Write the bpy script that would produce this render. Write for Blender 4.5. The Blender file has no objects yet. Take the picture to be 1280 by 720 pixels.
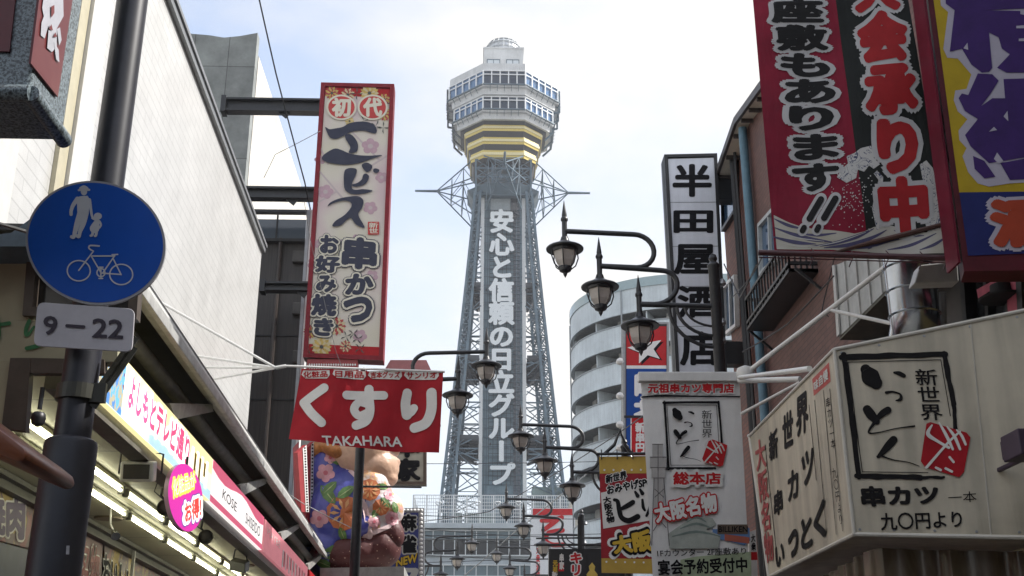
import bpy, bmesh, math, random
from mathutils import Vector
from mathutils.bvhtree import BVHTree
random.seed(7)
sc = bpy.context.scene
COL = sc.collection
PI = math.pi

# ------------------------------------------------------------------ camera
F, CX, CY, EYE = 1450.0, 640.0, 360.0, 1.6
VX, VY = 593.0, 896.0                      # vanishing point of the street in the 1280x720 photo
PITCH = math.atan((VY - CY) / F)
cp, sp = math.cos(PITCH), math.sin(PITCH)
YAW = math.atan((CX - VX) / (F * cp + (VY - CY) * sp))
cyw, syw = math.cos(YAW), math.sin(YAW)
cam = bpy.data.cameras.new('camera')
cam.sensor_width = 36.0
cam.lens = F / 1280.0 * 36.0
cam.clip_start, cam.clip_end = 0.1, 3000.0
camo = bpy.data.objects.new('camera', cam)
camo.location = (0, 0, EYE)
camo.rotation_euler = (PI / 2 + PITCH, 0, -YAW)
COL.objects.link(camo)
sc.camera = camo

# ------------------------------------------------------------------ sky, sun, exposure
SUN_EL, SUN_AZ = math.radians(46), math.radians(86)     # azimuth from +Y (down the street) towards +X
world = bpy.data.worlds.new('World')
sc.world = world
world.use_nodes = True
wt = world.node_tree
wt.nodes.clear()
wo = wt.nodes.new('ShaderNodeOutputWorld')
bg = wt.nodes.new('ShaderNodeBackground')
bg.inputs['Strength'].default_value = 0.10
sky = wt.nodes.new('ShaderNodeTexSky')
sky.sky_type = 'NISHITA'
sky.sun_disc = False
sky.sun_elevation = SUN_EL
sky.sun_rotation = SUN_AZ
sky.dust_density = 2.0
sky.ozone_density = 1.5
tc = wt.nodes.new('ShaderNodeTexCoord')
mp = wt.nodes.new('ShaderNodeMapping')
mp.inputs['Scale'].default_value = (1.0, 1.0, 2.2)
mp.inputs['Location'].default_value = (0.35, 0.2, 0.1)
nz = wt.nodes.new('ShaderNodeTexNoise')
nz.inputs['Scale'].default_value = 2.6
nz.inputs['Detail'].default_value = 7.0
nz.inputs['Roughness'].default_value = 0.52
rmp = wt.nodes.new('ShaderNodeValToRGB')
rmp.color_ramp.elements[0].position = 0.40
rmp.color_ramp.elements[0].color = (0.20, 0.20, 0.20, 1)
rmp.color_ramp.elements[1].position = 0.66
rmp.color_ramp.elements[1].color = (1, 1, 1, 1)
mx = wt.nodes.new('ShaderNodeMixRGB')
mx.inputs['Color2'].default_value = (3.35, 3.28, 3.14, 1)
L = wt.links.new
L(tc.outputs['Generated'], mp.inputs['Vector'])
L(mp.outputs['Vector'], nz.inputs['Vector'])
L(nz.outputs['Fac'], rmp.inputs['Fac'])
sepw = wt.nodes.new('ShaderNodeSeparateXYZ'); L(tc.outputs['Generated'], sepw.inputs[0])
mrw = wt.nodes.new('ShaderNodeMapRange')
mrw.inputs['From Min'].default_value = 0.28; mrw.inputs['From Max'].default_value = 0.58; mrw.inputs['To Min'].default_value = 0.40; mrw.inputs['To Max'].default_value = 0.0
L(sepw.outputs['Z'], mrw.inputs['Value'])
adw = wt.nodes.new('ShaderNodeMath'); adw.operation = 'ADD'; adw.use_clamp = True
L(rmp.outputs['Color'], adw.inputs[0]); L(mrw.outputs['Result'], adw.inputs[1])
L(adw.outputs[0], mx.inputs['Fac'])
L(sky.outputs['Color'], mx.inputs['Color1'])
L(mx.outputs['Color'], bg.inputs['Color'])
L(bg.outputs['Background'], wo.inputs['Surface'])

sun = bpy.data.lights.new('sun', 'SUN')
sun.energy = 2.15
sun.angle = math.radians(0.5)
sun.color = (1.0, 0.965, 0.91)
suno = bpy.data.objects.new('sun', sun)
sd = Vector((math.sin(SUN_AZ) * math.cos(SUN_EL), math.cos(SUN_AZ) * math.cos(SUN_EL), math.sin(SUN_EL)))
suno.rotation_euler = (-sd).to_track_quat('-Z', 'Y').to_euler()
suno.location = (30, 0, 60)
COL.objects.link(suno)
sc.view_settings.view_transform = 'Standard'
sc.view_settings.look = 'None'
sc.view_settings.gamma = 1.0
sc.view_settings.use_curve_mapping = False
sc.view_settings.exposure = 1.66
sc.cycles.max_bounces = 8

# ------------------------------------------------------------------ photo pixel -> place in the street
def ray(px, py):
    x, y = (px - CX) / F, (CY - py) / F
    f, u = cp - y * sp, sp + y * cp
    return Vector((x * cyw + f * syw, -x * syw + f * cyw, u))
EYEV = Vector((0, 0, EYE))
class Pl:
    """A real plane in the street (a sign's face, a wall); px() finds the point of it that a photo pixel shows."""
    def __init__(s, o, n, fold=None):
        s.o, s.n, s.fold = Vector(o), Vector(n).normalized(), fold
    def px(s, x, y, h=0.0):
        r = ray(x, y)
        if s.fold: h += s.fold(x, y)
        t = (s.o - EYEV).dot(s.n) / r.dot(s.n)
        return EYEV + r * t + s.n * h
def front(Y): return Pl((0, Y, 0), (0, -1, 0))
def level(z): return Pl((0, 0, z), (0, 0, -1))
KL = math.tan(math.radians(1.67))
NL = Vector((1, KL, 0)).normalized()
DL = Vector((-KL, 1, 0)).normalized()        # direction of the left-hand shop row
def left(a): return Pl((-a, 0, 0), NL)
def right(a): return Pl((a, 0, 0), (-1, 0, 0))
def lp(a, t, z): return Vector((-a, 0, 0)) + DL * t + Vector((0, 0, z))
def aty(x, y, Y): return front(Y).px(x, y)

# ------------------------------------------------------------------ materials
MATS = {}
def mat(name, col, rough=0.6, metal=0.0, var=0.12, nscale=6.0, emit=0.0, streak=0.0, bump=0.0, spec=0.5, coord='Object', trans=0.0):
    if name in MATS: return MATS[name]
    m = bpy.data.materials.new(name)
    m.use_nodes = True
    nt = m.node_tree
    b = nt.nodes['Principled BSDF']
    b.inputs['Roughness'].default_value = rough
    b.inputs['Metallic'].default_value = metal
    b.inputs['Specular IOR Level'].default_value = spec
    c = (*col, 1)
    if var > 0:
        t = nt.nodes.new('ShaderNodeTexCoord')
        n = nt.nodes.new('ShaderNodeTexNoise')
        n.inputs['Scale'].default_value = nscale
        n.inputs['Detail'].default_value = 6
        n.inputs['Roughness'].default_value = 0.65
        nt.links.new(t.outputs[coord], n.inputs['Vector'])
        fac = n.outputs['Fac']
        if streak > 0:
            mpn = nt.nodes.new('ShaderNodeMapping')
            mpn.inputs['Scale'].default_value = (5.0, 5.0, 0.35)
            n2 = nt.nodes.new('ShaderNodeTexNoise')
            n2.inputs['Scale'].default_value = 1.6
            n2.inputs['Detail'].default_value = 5
            nt.links.new(t.outputs[coord], mpn.inputs['Vector'])
            nt.links.new(mpn.outputs['Vector'], n2.inputs['Vector'])
            ma = nt.nodes.new('ShaderNodeMath'); ma.operation = 'MULTIPLY_ADD'
            ma.inputs[1].default_value = streak
            nt.links.new(n2.outputs['Fac'], ma.inputs[0])
            nt.links.new(n.outputs['Fac'], ma.inputs[2])
            mb_ = nt.nodes.new('ShaderNodeMath'); mb_.operation = 'SUBTRACT'
            mb_.inputs[1].default_value = streak * 0.5
            nt.links.new(ma.outputs[0], mb_.inputs[0])
            fac = mb_.outputs[0]
        r = nt.nodes.new('ShaderNodeValToRGB')
        r.color_ramp.elements[0].position = 0.3
        r.color_ramp.elements[0].color = (*[max(0, x * (1 - var * 1.6)) for x in col], 1)
        r.color_ramp.elements[1].position = 0.7
        r.color_ramp.elements[1].color = (*[min(1, x * (1 + var * 0.5)) for x in col], 1)
        nt.links.new(fac, r.inputs['Fac'])
        nt.links.new(r.outputs['Color'], b.inputs['Base Color'])
        if bump > 0:
            bp = nt.nodes.new('ShaderNodeBump')
            bp.inputs['Strength'].default_value = bump
            bp.inputs['Distance'].default_value = 0.02
            nt.links.new(n.outputs['Fac'], bp.inputs['Height'])
            nt.links.new(bp.outputs['Normal'], b.inputs['Normal'])
    else:
        b.inputs['Base Color'].default_value = c
    if emit > 0:
        b.inputs['Emission Color'].default_value = c
        b.inputs['Emission Strength'].default_value = emit
    if trans > 0:
        b.inputs['Transmission Weight'].default_value = trans
    MATS[name] = m
    return m

def brick_mat(name, c1, c2, mortar, bw, bh, msize, axis='YZ', rough=0.7, offset=0.5, var=0.25, bump=0.4):
    m = mat(name, c1, rough, var=0)
    nt = m.node_tree
    b = nt.nodes['Principled BSDF']
    t = nt.nodes.new('ShaderNodeTexCoord')
    s = nt.nodes.new('ShaderNodeSeparateXYZ'); c = nt.nodes.new('ShaderNodeCombineXYZ')
    nt.links.new(t.outputs['Object'], s.inputs[0])
    nt.links.new(s.outputs[axis[0]], c.inputs['X']); nt.links.new(s.outputs[axis[1]], c.inputs['Y'])
    br = nt.nodes.new('ShaderNodeTexBrick')
    br.offset = offset
    br.inputs['Scale'].default_value = 1.0
    br.inputs['Brick Width'].default_value = bw
    br.inputs['Row Height'].default_value = bh
    br.inputs['Mortar Size'].default_value = msize
    br.inputs['Color1'].default_value = (*c1, 1); br.inputs['Color2'].default_value = (*c2, 1)
    br.inputs['Mortar'].default_value = (*mortar, 1)
    nt.links.new(c.outputs[0], br.inputs['Vector'])
    n = nt.nodes.new('ShaderNodeTexNoise'); n.inputs['Scale'].default_value = 1.3; n.inputs['Detail'].default_value = 8; n.inputs['Roughness'].default_value = 0.7
    nt.links.new(t.outputs['Object'], n.inputs['Vector'])
    r = nt.nodes.new('ShaderNodeValToRGB')
    r.color_ramp.elements[0].position = 0.3; r.color_ramp.elements[0].color = (1 - var,) * 3 + (1,)
    r.color_ramp.elements[1].position = 0.7; r.color_ramp.elements[1].color = (1, 1, 1, 1)
    nt.links.new(n.outputs['Fac'], r.inputs['Fac'])
    mm = nt.nodes.new('ShaderNodeMixRGB'); mm.blend_type = 'MULTIPLY'; mm.inputs['Fac'].default_value = 1
    nt.links.new(br.outputs['Color'], mm.inputs['Color1']); nt.links.new(r.outputs['Color'], mm.inputs['Color2'])
    nt.links.new(mm.outputs['Color'], b.inputs['Base Color'])
    if bump:
        bp = nt.nodes.new('ShaderNodeBump'); bp.invert = True
        bp.inputs['Strength'].default_value = bump; bp.inputs['Distance'].default_value = 0.01
        nt.links.new(br.outputs['Fac'], bp.inputs['Height']); nt.links.new(bp.outputs['Normal'], b.inputs['Normal'])
    return m

def ramp_mat(name, stops, kind='VORONOI', scale=4.0, rough=0.6, stretch=(1, 1, 1), const=True, detail=5, distort=0.0, emit=0.0):
    """Printed or mottled surface: a noise or cell pattern read through a colour ramp."""
    m = mat(name, stops[0][1], rough, var=0)
    nt = m.node_tree; b = nt.nodes['Principled BSDF']
    t = nt.nodes.new('ShaderNodeTexCoord'); mpn = nt.nodes.new('ShaderNodeMapping'); mpn.inputs['Scale'].default_value = stretch
    nt.links.new(t.outputs['Object'], mpn.inputs['Vector'])
    if kind == 'VORONOI':
        n = nt.nodes.new('ShaderNodeTexVoronoi'); out = n.outputs['Distance']
    elif kind == 'CELL':
        n = nt.nodes.new('ShaderNodeTexVoronoi')
        sep = nt.nodes.new('ShaderNodeSeparateColor'); nt.links.new(n.outputs['Color'], sep.inputs[0]); out = sep.outputs[0]
    elif kind == 'WAVE':
        n = nt.nodes.new('ShaderNodeTexWave'); n.inputs['Distortion'].default_value = distort; n.inputs['Detail'].default_value = detail; out = n.outputs['Fac']
    else:
        n = nt.nodes.new('ShaderNodeTexNoise'); n.inputs['Detail'].default_value = detail; n.inputs['Distortion'].default_value = distort; out = n.outputs['Fac']
    n.inputs['Scale'].default_value = scale
    nt.links.new(mpn.outputs['Vector'], n.inputs['Vector'])
    r = nt.nodes.new('ShaderNodeValToRGB'); cr = r.color_ramp
    if const: cr.interpolation = 'CONSTANT'
    while len(cr.elements) < len(stops): cr.elements.new(0.5)
    for e, (p, c) in zip(cr.elements, stops): e.position = p; e.color = (*c, 1)
    nt.links.new(out, r.inputs['Fac']); nt.links.new(r.outputs['Color'], b.inputs['Base Color'])
    if emit:
        nt.links.new(r.outputs['Color'], b.inputs['Emission Color']); b.inputs['Emission Strength'].default_value = emit
    return m

# ------------------------------------------------------------------ objects
def tag(o, label=None, cat=None, group=None, kind=None):
    if label: o['label'] = label
    if cat: o['category'] = cat
    if group: o['group'] = group
    if kind: o['kind'] = kind
    return o
def thing(name, label, cat, loc, group=None):
    o = bpy.data.objects.new(name, None)
    o.empty_display_size = 0.3
    COL.objects.link(o)
    o.location = loc
    return tag(o, label, cat, group)
def origin(o):
    v = Vector((0, 0, 0))
    while o is not None: v += o.location; o = o.parent
    return v
Z = Vector((0, 0, 1))
class MB:
    def __init__(s): s.v, s.f, s.m = [], [], []
    def face(s, pts, m=0):
        k = len(s.v); s.v += [Vector(p) for p in pts]; s.f.append(tuple(range(k, k + len(pts)))); s.m.append(m)
    def box(s, o, u, v, w, m=0):
        o, u, v, w = Vector(o), Vector(u), Vector(v), Vector(w)
        k = len(s.v)
        s.v += [o, o + u, o + u + v, o + v, o + w, o + u + w, o + u + v + w, o + v + w]
        for q in ((0, 3, 2, 1), (4, 5, 6, 7), (0, 1, 5, 4), (1, 2, 6, 5), (2, 3, 7, 6), (3, 0, 4, 7)):
            s.f.append(tuple(k + i for i in q)); s.m.append(m)
    def cbox(s, c, sx, sy, sz, m=0):
        s.box((c[0] - sx / 2, c[1] - sy / 2, c[2] - sz / 2), (sx, 0, 0), (0, sy, 0), (0, 0, sz), m)
    def bar(s, a, b, w, h=None, m=0, up=None):
        a, b = Vector(a), Vector(b); d = (b - a)
        if d.length < 1e-6: return
        up = Vector(up) if up is not None else (Z if abs(d.normalized().z) < 0.95 else Vector((0, 1, 0)))
        x = d.cross(up).normalized(); y = x.cross(d).normalized(); h = h or w
        s.box(a - x * w / 2 - y * h / 2, x * w, y * h, d, m)
    def tube(s, a, b, r0, r1=None, n=8, m=0):
        s.path([a, b], [r0, r0 if r1 is None else r1], n, m)
    def path(s, pts, r, n=8, m=0, closed=False):
        pts = [Vector(p) for p in pts]
        if not isinstance(r, (list, tuple)): r = [r] * len(pts)
        k = len(s.v); N = len(pts); ref = None
        for i, p in enumerate(pts):
            d = (pts[min(i + 1, N - 1)] - pts[max(i - 1, 0)]).normalized()
            if ref is None: ref = Z if abs(d.z) < 0.9 else Vector((1, 0, 0))
            x = d.cross(ref)
            if x.length < 1e-4: x = d.cross(Vector((0.3, 1, 0)))
            x.normalize(); y = x.cross(d).normalized(); ref = y
            for j in range(n):
                a = 2 * PI * j / n
                s.v.append(p + (x * math.cos(a) + y * math.sin(a)) * r[i])
        for i in range(N - 1):
            for j in range(n):
                s.f.append((k + i * n + j, k + i * n + (j + 1) % n, k + (i + 1) * n + (j + 1) % n, k + (i + 1) * n + j)); s.m.append(m)
        s.f.append(tuple(k + j for j in range(n))[::-1]); s.m.append(m)
        s.f.append(tuple(k + (N - 1) * n + j for j in range(n))); s.m.append(m)
    def lathe(s, c, prof, n=16, m=0, rot=0.0, axis=None, capped=True):
        c = Vector(c); k = len(s.v)
        ax = Vector(axis).normalized() if axis is not None else Z
        x = ax.orthogonal().normalized() if axis is not None else Vector((1, 0, 0)); y = ax.cross(x)
        for (r, z) in prof:
            for j in range(n):
                a = 2 * PI * j / n + rot
                s.v.append(c + x * (max(r, 1e-4) * math.cos(a)) + y * (max(r, 1e-4) * math.sin(a)) + ax * z)
        for i in range(len(prof) - 1):
            for j in range(n):
                s.f.append((k + i * n + j, k + i * n + (j + 1) % n, k + (i + 1) * n + (j + 1) % n, k + (i + 1) * n + j)); s.m.append(m)
        if capped:
            s.f.append(tuple(k + j for j in range(n))[::-1]); s.m.append(m)
            s.f.append(tuple(k + (len(prof) - 1) * n + j for j in range(n))); s.m.append(m)
    def prism(s, pts, d, m=0, side=None):
        pts = [Vector(p) for p in pts]; d = Vector(d); k = len(s.v); n = len(pts)
        s.v += pts + [p + d for p in pts]
        s.f.append(tuple(range(k, k + n))); s.m.append(m)
        s.f.append(tuple(range(k + 2 * n - 1, k + n - 1, -1))); s.m.append(m if side is None else side)
        for j in range(n):
            s.f.append((k + j, k + n + j, k + n + (j + 1) % n, k + (j + 1) % n)); s.m.append(m if side is None else side)
    def grid(s, fn, nu, nv, m=0):
        k = len(s.v)
        for i in range(nu + 1):
            for j in range(nv + 1): s.v.append(Vector(fn(i / nu, j / nv)))
        for i in range(nu):
            for j in range(nv):
                a = k + i * (nv + 1) + j
                s.f.append((a, a + 1, a + nv + 2, a + nv + 1)); s.m.append(m)
    def build(s, name, mats, parent=None, label=None, smooth=False, fix=True, base=None, bevel=0):
        o3 = origin(parent) if parent is not None else (Vector(base) if base is not None else Vector((0, 0, 0)))
        me = bpy.data.meshes.new(name)
        me.from_pydata([v - o3 for v in s.v], [], s.f)
        if not isinstance(mats, (list, tuple)): mats = [mats]
        for mm in mats: me.materials.append(mm)
        me.polygons.foreach_set('material_index', s.m)
        if fix:
            bm = bmesh.new(); bm.from_mesh(me)
            if bevel:
                es = [e for e in bm.edges if len(e.link_faces) == 2 and e.calc_face_angle(0) > 0.6]
                bmesh.ops.bevel(bm, geom=es, offset=bevel, segments=2, affect='EDGES', profile=0.5, clamp_overlap=True)
            bmesh.ops.recalc_face_normals(bm, faces=bm.faces)
            bm.to_mesh(me); bm.free()
        if smooth:
            me.shade_smooth(); me.set_sharp_from_angle(angle=math.radians(38))
        me.update()
        o = bpy.data.objects.new(name, me)
        COL.objects.link(o)
        if parent is not None: o.parent = parent
        else: o.location = o3
        if label: o['label'] = label
        return o

# ---- lettering: the outlines of the built-in font laid onto a plane, thickened by stacked shifted copies
GL = {}
def glyphs(t):
    if t not in GL:
        c = bpy.data.curves.new('lettering_outline', 'FONT'); c.body = t; c.size = 1; c.resolution_u = 3
        o = bpy.data.objects.new('lettering_outline', c); COL.objects.link(o)
        me = bpy.data.meshes.new_from_object(o.evaluated_get(bpy.context.evaluated_depsgraph_get()))
        GL[t] = ([(v.co.x, v.co.y) for v in me.vertices], [tuple(p.vertices) for p in me.polygons])
        bpy.data.objects.remove(o); bpy.data.curves.remove(c); bpy.data.meshes.remove(me)
    return GL[t]
def corners(q):
    if len(q) == 4 and not isinstance(q[0], (tuple, list)):
        x0, y0, x1, y1 = q; return [(x0, y0), (x1, y0), (x1, y1), (x0, y1)]
    return q
def bil(q, u, v):       # v runs down
    (ax, ay), (bx, by), (cx, cy), (dx, dy) = q
    return ((ax * (1 - u) + bx * u) * (1 - v) + (dx * (1 - u) + cx * u) * v, (ay * (1 - u) + by * u) * (1 - v) + (dy * (1 - u) + cy * u) * v)
PAD = .045
def fine(vs, fs):
    bm = bmesh.new(); k = [bm.verts.new((x, y, 0)) for x, y in vs]
    for f in fs:
        try: bm.faces.new([k[i] for i in f])
        except ValueError: pass
    for _ in range(4):
        es = [e for e in bm.edges if e.calc_length() > .13]
        if not es: break
        bmesh.ops.subdivide_edges(bm, edges=es, cuts=1); bmesh.ops.triangulate(bm, faces=[f for f in bm.faces if len(f.verts) > 3])
    bm.verts.index_update(); out = ([(v.co.x, v.co.y) for v in bm.verts], [tuple(v.index for v in f.verts) for f in bm.faces]); bm.free()
    return out
def text(mb, pl, t, q, m=0, bold=0.0, h=0.004, step=0.00015, vertical=False, em=False, turn='ー―-|', gap=0.0):
    q = corners(q)
    shifts = [(0, 0)]
    if bold > 0:
        n = 8 if bold < 0.07 else 14
        shifts += [(bold * math.cos(2 * PI * i / n), bold * math.sin(2 * PI * i / n)) for i in range(n)]
        if bold > 0.085: shifts += [(bold * .5 * math.cos(2 * PI * i / 8 + .2), bold * .5 * math.sin(2 * PI * i / 8 + .2)) for i in range(8)]
    cells = []
    if vertical:
        n = len(t)
        for i, ch in enumerate(t):
            if ch == ' ': continue
            v0, v1 = (i + gap / 2) / n, (i + 1 - gap / 2) / n
            cells.append((ch, [bil(q, 0, v0), bil(q, 1, v0), bil(q, 1, v1), bil(q, 0, v1)], True))
    else: cells.append((t, q, em))
    for ch, cq, is_em in cells:
        vs, fs = glyphs(ch)
        if not vs: continue
        if pl.fold: vs, fs = fine(vs, fs)
        xs, ys = [a for a, b in vs], [b for a, b in vs]
        if is_em: x0, x1, y0, y1 = 0.0, float(len(ch)), -0.12, 0.88
        else: x0, x1, y0, y1 = min(xs) - PAD, max(xs) + PAD, min(ys) - PAD, max(ys) + PAD
        for si, (dx, dy) in enumerate(shifts):
            k = len(mb.v)
            for (x, y) in vs:
                X, Y = x + dx, y + dy
                if vertical and ch in turn:
                    X, Y = 0.5 + (Y - 0.38), 0.38 - (X - 0.5)
                p = bil(cq, (X - x0) / (x1 - x0), (y1 - Y) / (y1 - y0))
                mb.v.append(pl.px(p[0], p[1], h + si * step))
            for f in fs: mb.f.append(tuple(k + i for i in f)); mb.m.append(m)
def poly(mb, pl, pts, m=0, h=0.004): mb.face([pl.px(x, y, h) for x, y in pts], m)
def patch(mb, pl, pts, m=0, h=0.004):
    # small pieces, so that a print follows the cloth's folds
    bm = bmesh.new(); vs = [bm.verts.new((x, y, 0)) for x, y in pts]; bm.faces.new(vs)
    bmesh.ops.triangulate(bm, faces=bm.faces[:])
    for _ in range(2): bmesh.ops.subdivide_edges(bm, edges=bm.edges[:], cuts=1, use_grid_fill=True)
    bmesh.ops.triangulate(bm, faces=bm.faces[:])
    for f in bm.faces: mb.face([pl.px(v.co.x, v.co.y, h) for v in f.verts], m)
    bm.free()
def disc(mb, pl, cx, cy, rx, ry, m=0, h=0.004, n=28): poly(mb, pl, [(cx + rx * math.cos(2 * PI * i / n), cy + ry * math.sin(2 * PI * i / n)) for i in range(n)], m, h)
def flower(mb, pl, cx, cy, r, m=0, mc=None, h=0.004, n=5, ry=1.0, rot=0.0):
    for k in range(n):
        a = 2 * PI * k / n + rot
        disc(mb, pl, cx + r * .56 * math.cos(a), cy + r * .56 * math.sin(a) * ry, r * .46, r * .46 * ry, m, h + k * 0.0002, 12)
    if mc is not None: disc(mb, pl, cx, cy, r * .3, r * .3 * ry, mc, h + 0.002, 10)
def stroke(mb, pl, pts, m=0, h=0.004, seg=6, scale=(1, 1), off=(0, 0)):
    """A brush stroke through (x, y, width) photo pixels."""
    P = [(x * scale[0] + off[0], y * scale[1] + off[1], w * (scale[0] + scale[1]) / 2) for x, y, w in pts]
    R = []
    for i in range(len(P) - 1):
        p0, p1, p2, p3 = P[max(i - 1, 0)], P[i], P[i + 1], P[min(i + 2, len(P) - 1)]
        for j in range(seg):
            t = j / seg
            R.append(tuple(0.5 * (2 * p1[k] + (p2[k] - p0[k]) * t + (2 * p0[k] - 5 * p1[k] + 4 * p2[k] - p3[k]) * t * t + (3 * p1[k] - p0[k] - 3 * p2[k] + p3[k]) * t ** 3) for k in range(3)))
    R.append(P[-1])
    E = []
    for i in range(len(R)):
        a, b = R[max(i - 1, 0)], R[min(i + 1, len(R) - 1)]
        d = math.hypot(b[0] - a[0], b[1] - a[1]) or 1
        E.append((-(b[1] - a[1]) / d, (b[0] - a[0]) / d))
    k = len(mb.v)
    for i, (r, e) in enumerate(zip(R, E)):
        w = max(r[2], 0.05) / 2
        hh = h + i * 1.5e-5
        mb.v += [pl.px(r[0] + e[0] * w, r[1] + e[1] * w, hh), pl.px(r[0] - e[0] * w, r[1] - e[1] * w, hh)]
    for i in range(len(R) - 1): mb.f.append((k + 2 * i, k + 2 * i + 1, k + 2 * i + 3, k + 2 * i + 2)); mb.m.append(m)
    for r, sgn, e in ((R[0], -1, E[0]), (R[-1], 1, E[-1])):
        w = max(r[2], 0.05) / 2; dx, dy = e[1], -e[0]
        pts2 = []
        for j in range(9):
            a = -PI / 2 + PI * j / 8
            pts2.append((r[0] + sgn * dx * w * math.cos(a) + e[0] * w * math.sin(a), r[1] + sgn * dy * w * math.cos(a) + e[1] * w * math.sin(a)))
        poly(mb, pl, pts2, m, h + 0.0006)
def slab(mb, pl, q, depth, m=0, side=None, h=0.0):
    mb.prism([pl.px(x, y, h) for x, y in corners(q)], -pl.n * depth, m, side)
def rim(mb, pl, q, w, depth, proud, m=0, wy=None):
    """Four frame bars just inside the edges of a panel."""
    q = [pl.px(x, y) for x, y in corners(q)]
    u, v = (q[1] - q[0]), (q[3] - q[0])
    W = w / u.length; V = (wy or w) / v.length
    def at(a, b): return (q[0] * (1 - a) + q[1] * a) * (1 - b) + (q[3] * (1 - a) + q[2] * a) * b
    for A in (((0, 0), (1, 0), (1, V), (0, V)), ((0, 1 - V), (1, 1 - V), (1, 1), (0, 1)), ((0, V), (W, V), (W, 1 - V), (0, 1 - V)), ((1 - W, V), (1, V), (1, 1 - V), (1 - W, 1 - V))):
        mb.prism([at(a, b) + pl.n * proud for a, b in A], -pl.n * (depth + proud), m)

def addbump(m, scale=3.0, strength=.4, dist=.05, stretch=(1, 1, 1)):
    nt = m.node_tree; b = nt.nodes['Principled BSDF']
    t = nt.nodes.new('ShaderNodeTexCoord'); mpn = nt.nodes.new('ShaderNodeMapping'); mpn.inputs['Scale'].default_value = stretch
    n = nt.nodes.new('ShaderNodeTexNoise'); n.inputs['Scale'].default_value = scale; n.inputs['Detail'].default_value = 4
    bp = nt.nodes.new('ShaderNodeBump'); bp.inputs['Strength'].default_value = strength; bp.inputs['Distance'].default_value = dist
    nt.links.new(t.outputs['Object'], mpn.inputs[0]); nt.links.new(mpn.outputs[0], n.inputs['Vector']); nt.links.new(n.outputs['Fac'], bp.inputs['Height']); nt.links.new(bp.outputs['Normal'], b.inputs['Normal'])
# shared materials
M = mat
ink = M('ink', (0.010, 0.010, 0.012), 0.7, var=0.1, spec=.15)
navy = M('navy_ink', (0.018, 0.022, 0.05), 0.55, var=0.1)
white = M('white_paint', (0.78, 0.78, 0.76), 0.5, var=0.06, nscale=3, streak=0.4)
offwhite = M('off_white_print', (0.72, 0.71, 0.68), 0.55, var=0.06)
red = M('red_print', (0.42, 0.02, 0.025), 0.5, var=0.12)
redbright = M('bright_red_print', (0.55, 0.025, 0.03), 0.5, var=0.1)
dkmetal = M('dark_metal', (0.028, 0.03, 0.034), 0.38, 0.0, var=0.25, nscale=14)
blackm = M('black_metal', (0.014, 0.014, 0.016), 0.45, var=0.2)
steel = M('grey_steel', (0.32, 0.33, 0.34), 0.4, 0.6, var=0.15)
lgrey = M('light_grey_metal', (0.48, 0.48, 0.46), 0.42, 0.1, var=0.2, streak=0.5)
whitem = M('white_metal', (0.74, 0.74, 0.72), 0.35, var=0.08)
glassd = M('dark_glass', (0.02, 0.03, 0.045), 0.06, var=0, spec=0.8)
glassb = M('blue_glass', (0.05, 0.10, 0.18), 0.08, var=0, spec=1.0)
yellow = M('yellow_print', (0.62, 0.40, 0.02), 0.5, var=0.08)
gold = M('gold_paint', (0.62, 0.46, 0.09), 0.4, var=0.12)

# ================================================================== SETTING
mb = MB(); mb.face([(-145, -45, 0), (145, -45, 0), (145, 275, 0), (-145, 275, 0)])
g = mb.build('street', M('asphalt', (0.055, 0.055, 0.058), 0.85, var=0.25, nscale=2.5, bump=0.3), fix=False); tag(g, kind='structure')
for nm, x0, x1 in (('pavement', -5.2, -2.1), ('pavement', 3.2, 5.6)):
    mb = MB(); mb.box((x0, -20, 0.004), (x1 - x0, 0, 0), (0, 160, 0), (0, 0, 0.11))
    tag(mb.build(nm, brick_mat('paving', (0.26, 0.25, 0.24), (0.22, 0.21, 0.20), (0.1, 0.1, 0.1), 0.3, 0.3, 0.006, 'XY')), kind='structure')

# unseen houses added behind the viewer to shade the nearer signs
for x0, w_, h_, col_, lab in ((-16, 15.8, 8.5, (0.16, 0.14, 0.12), 'unseen brown house added for shade behind the viewer on the left'), (0, 15, 10.5, (0.13, 0.13, 0.13), 'unseen grey house added for shade behind the viewer on the right')):
    t = thing('shade_house', lab, 'building', (x0 + w_ / 2, -13, 0))
    mb = MB(); mb.box((x0, -22, 0), (w_, 0, 0), (0, 13, 0), (0, 0, h_)); mb.build('wall', M('back_house_%d' % x0, col_, .7, var=.2), t)
    for f_ in range(2):
        for k in range(4):
            mb = MB(); mb.box((x0 + 1.5 + 3.5 * k, -8.98, 2.5 + 3.4 * f_), (2, 0, 0), (0, .05, 0), (0, 0, 1.6)); mb.build('window', glassd, t)

# ------------------------------------------------------------------ the air
mb = MB(); mb.box((-150, -50, -1), (300, 0, 0), (0, 330, 0), (0, 0, 116))
hz = bpy.data.materials.new('haze_air'); hz.use_nodes = True; hz.node_tree.nodes.clear()
ho = hz.node_tree.nodes.new('ShaderNodeOutputMaterial'); hv = hz.node_tree.nodes.new('ShaderNodeVolumePrincipled')
hv.inputs['Color'].default_value = (0.93, 0.95, 1.0, 1); hv.inputs['Density'].default_value = 0.00045; hv.inputs['Anisotropy'].default_value = 0.3
hz.node_tree.links.new(hv.outputs['Volume'], ho.inputs['Volume'])
tag(mb.build('haze', hz), kind='stuff')

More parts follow.
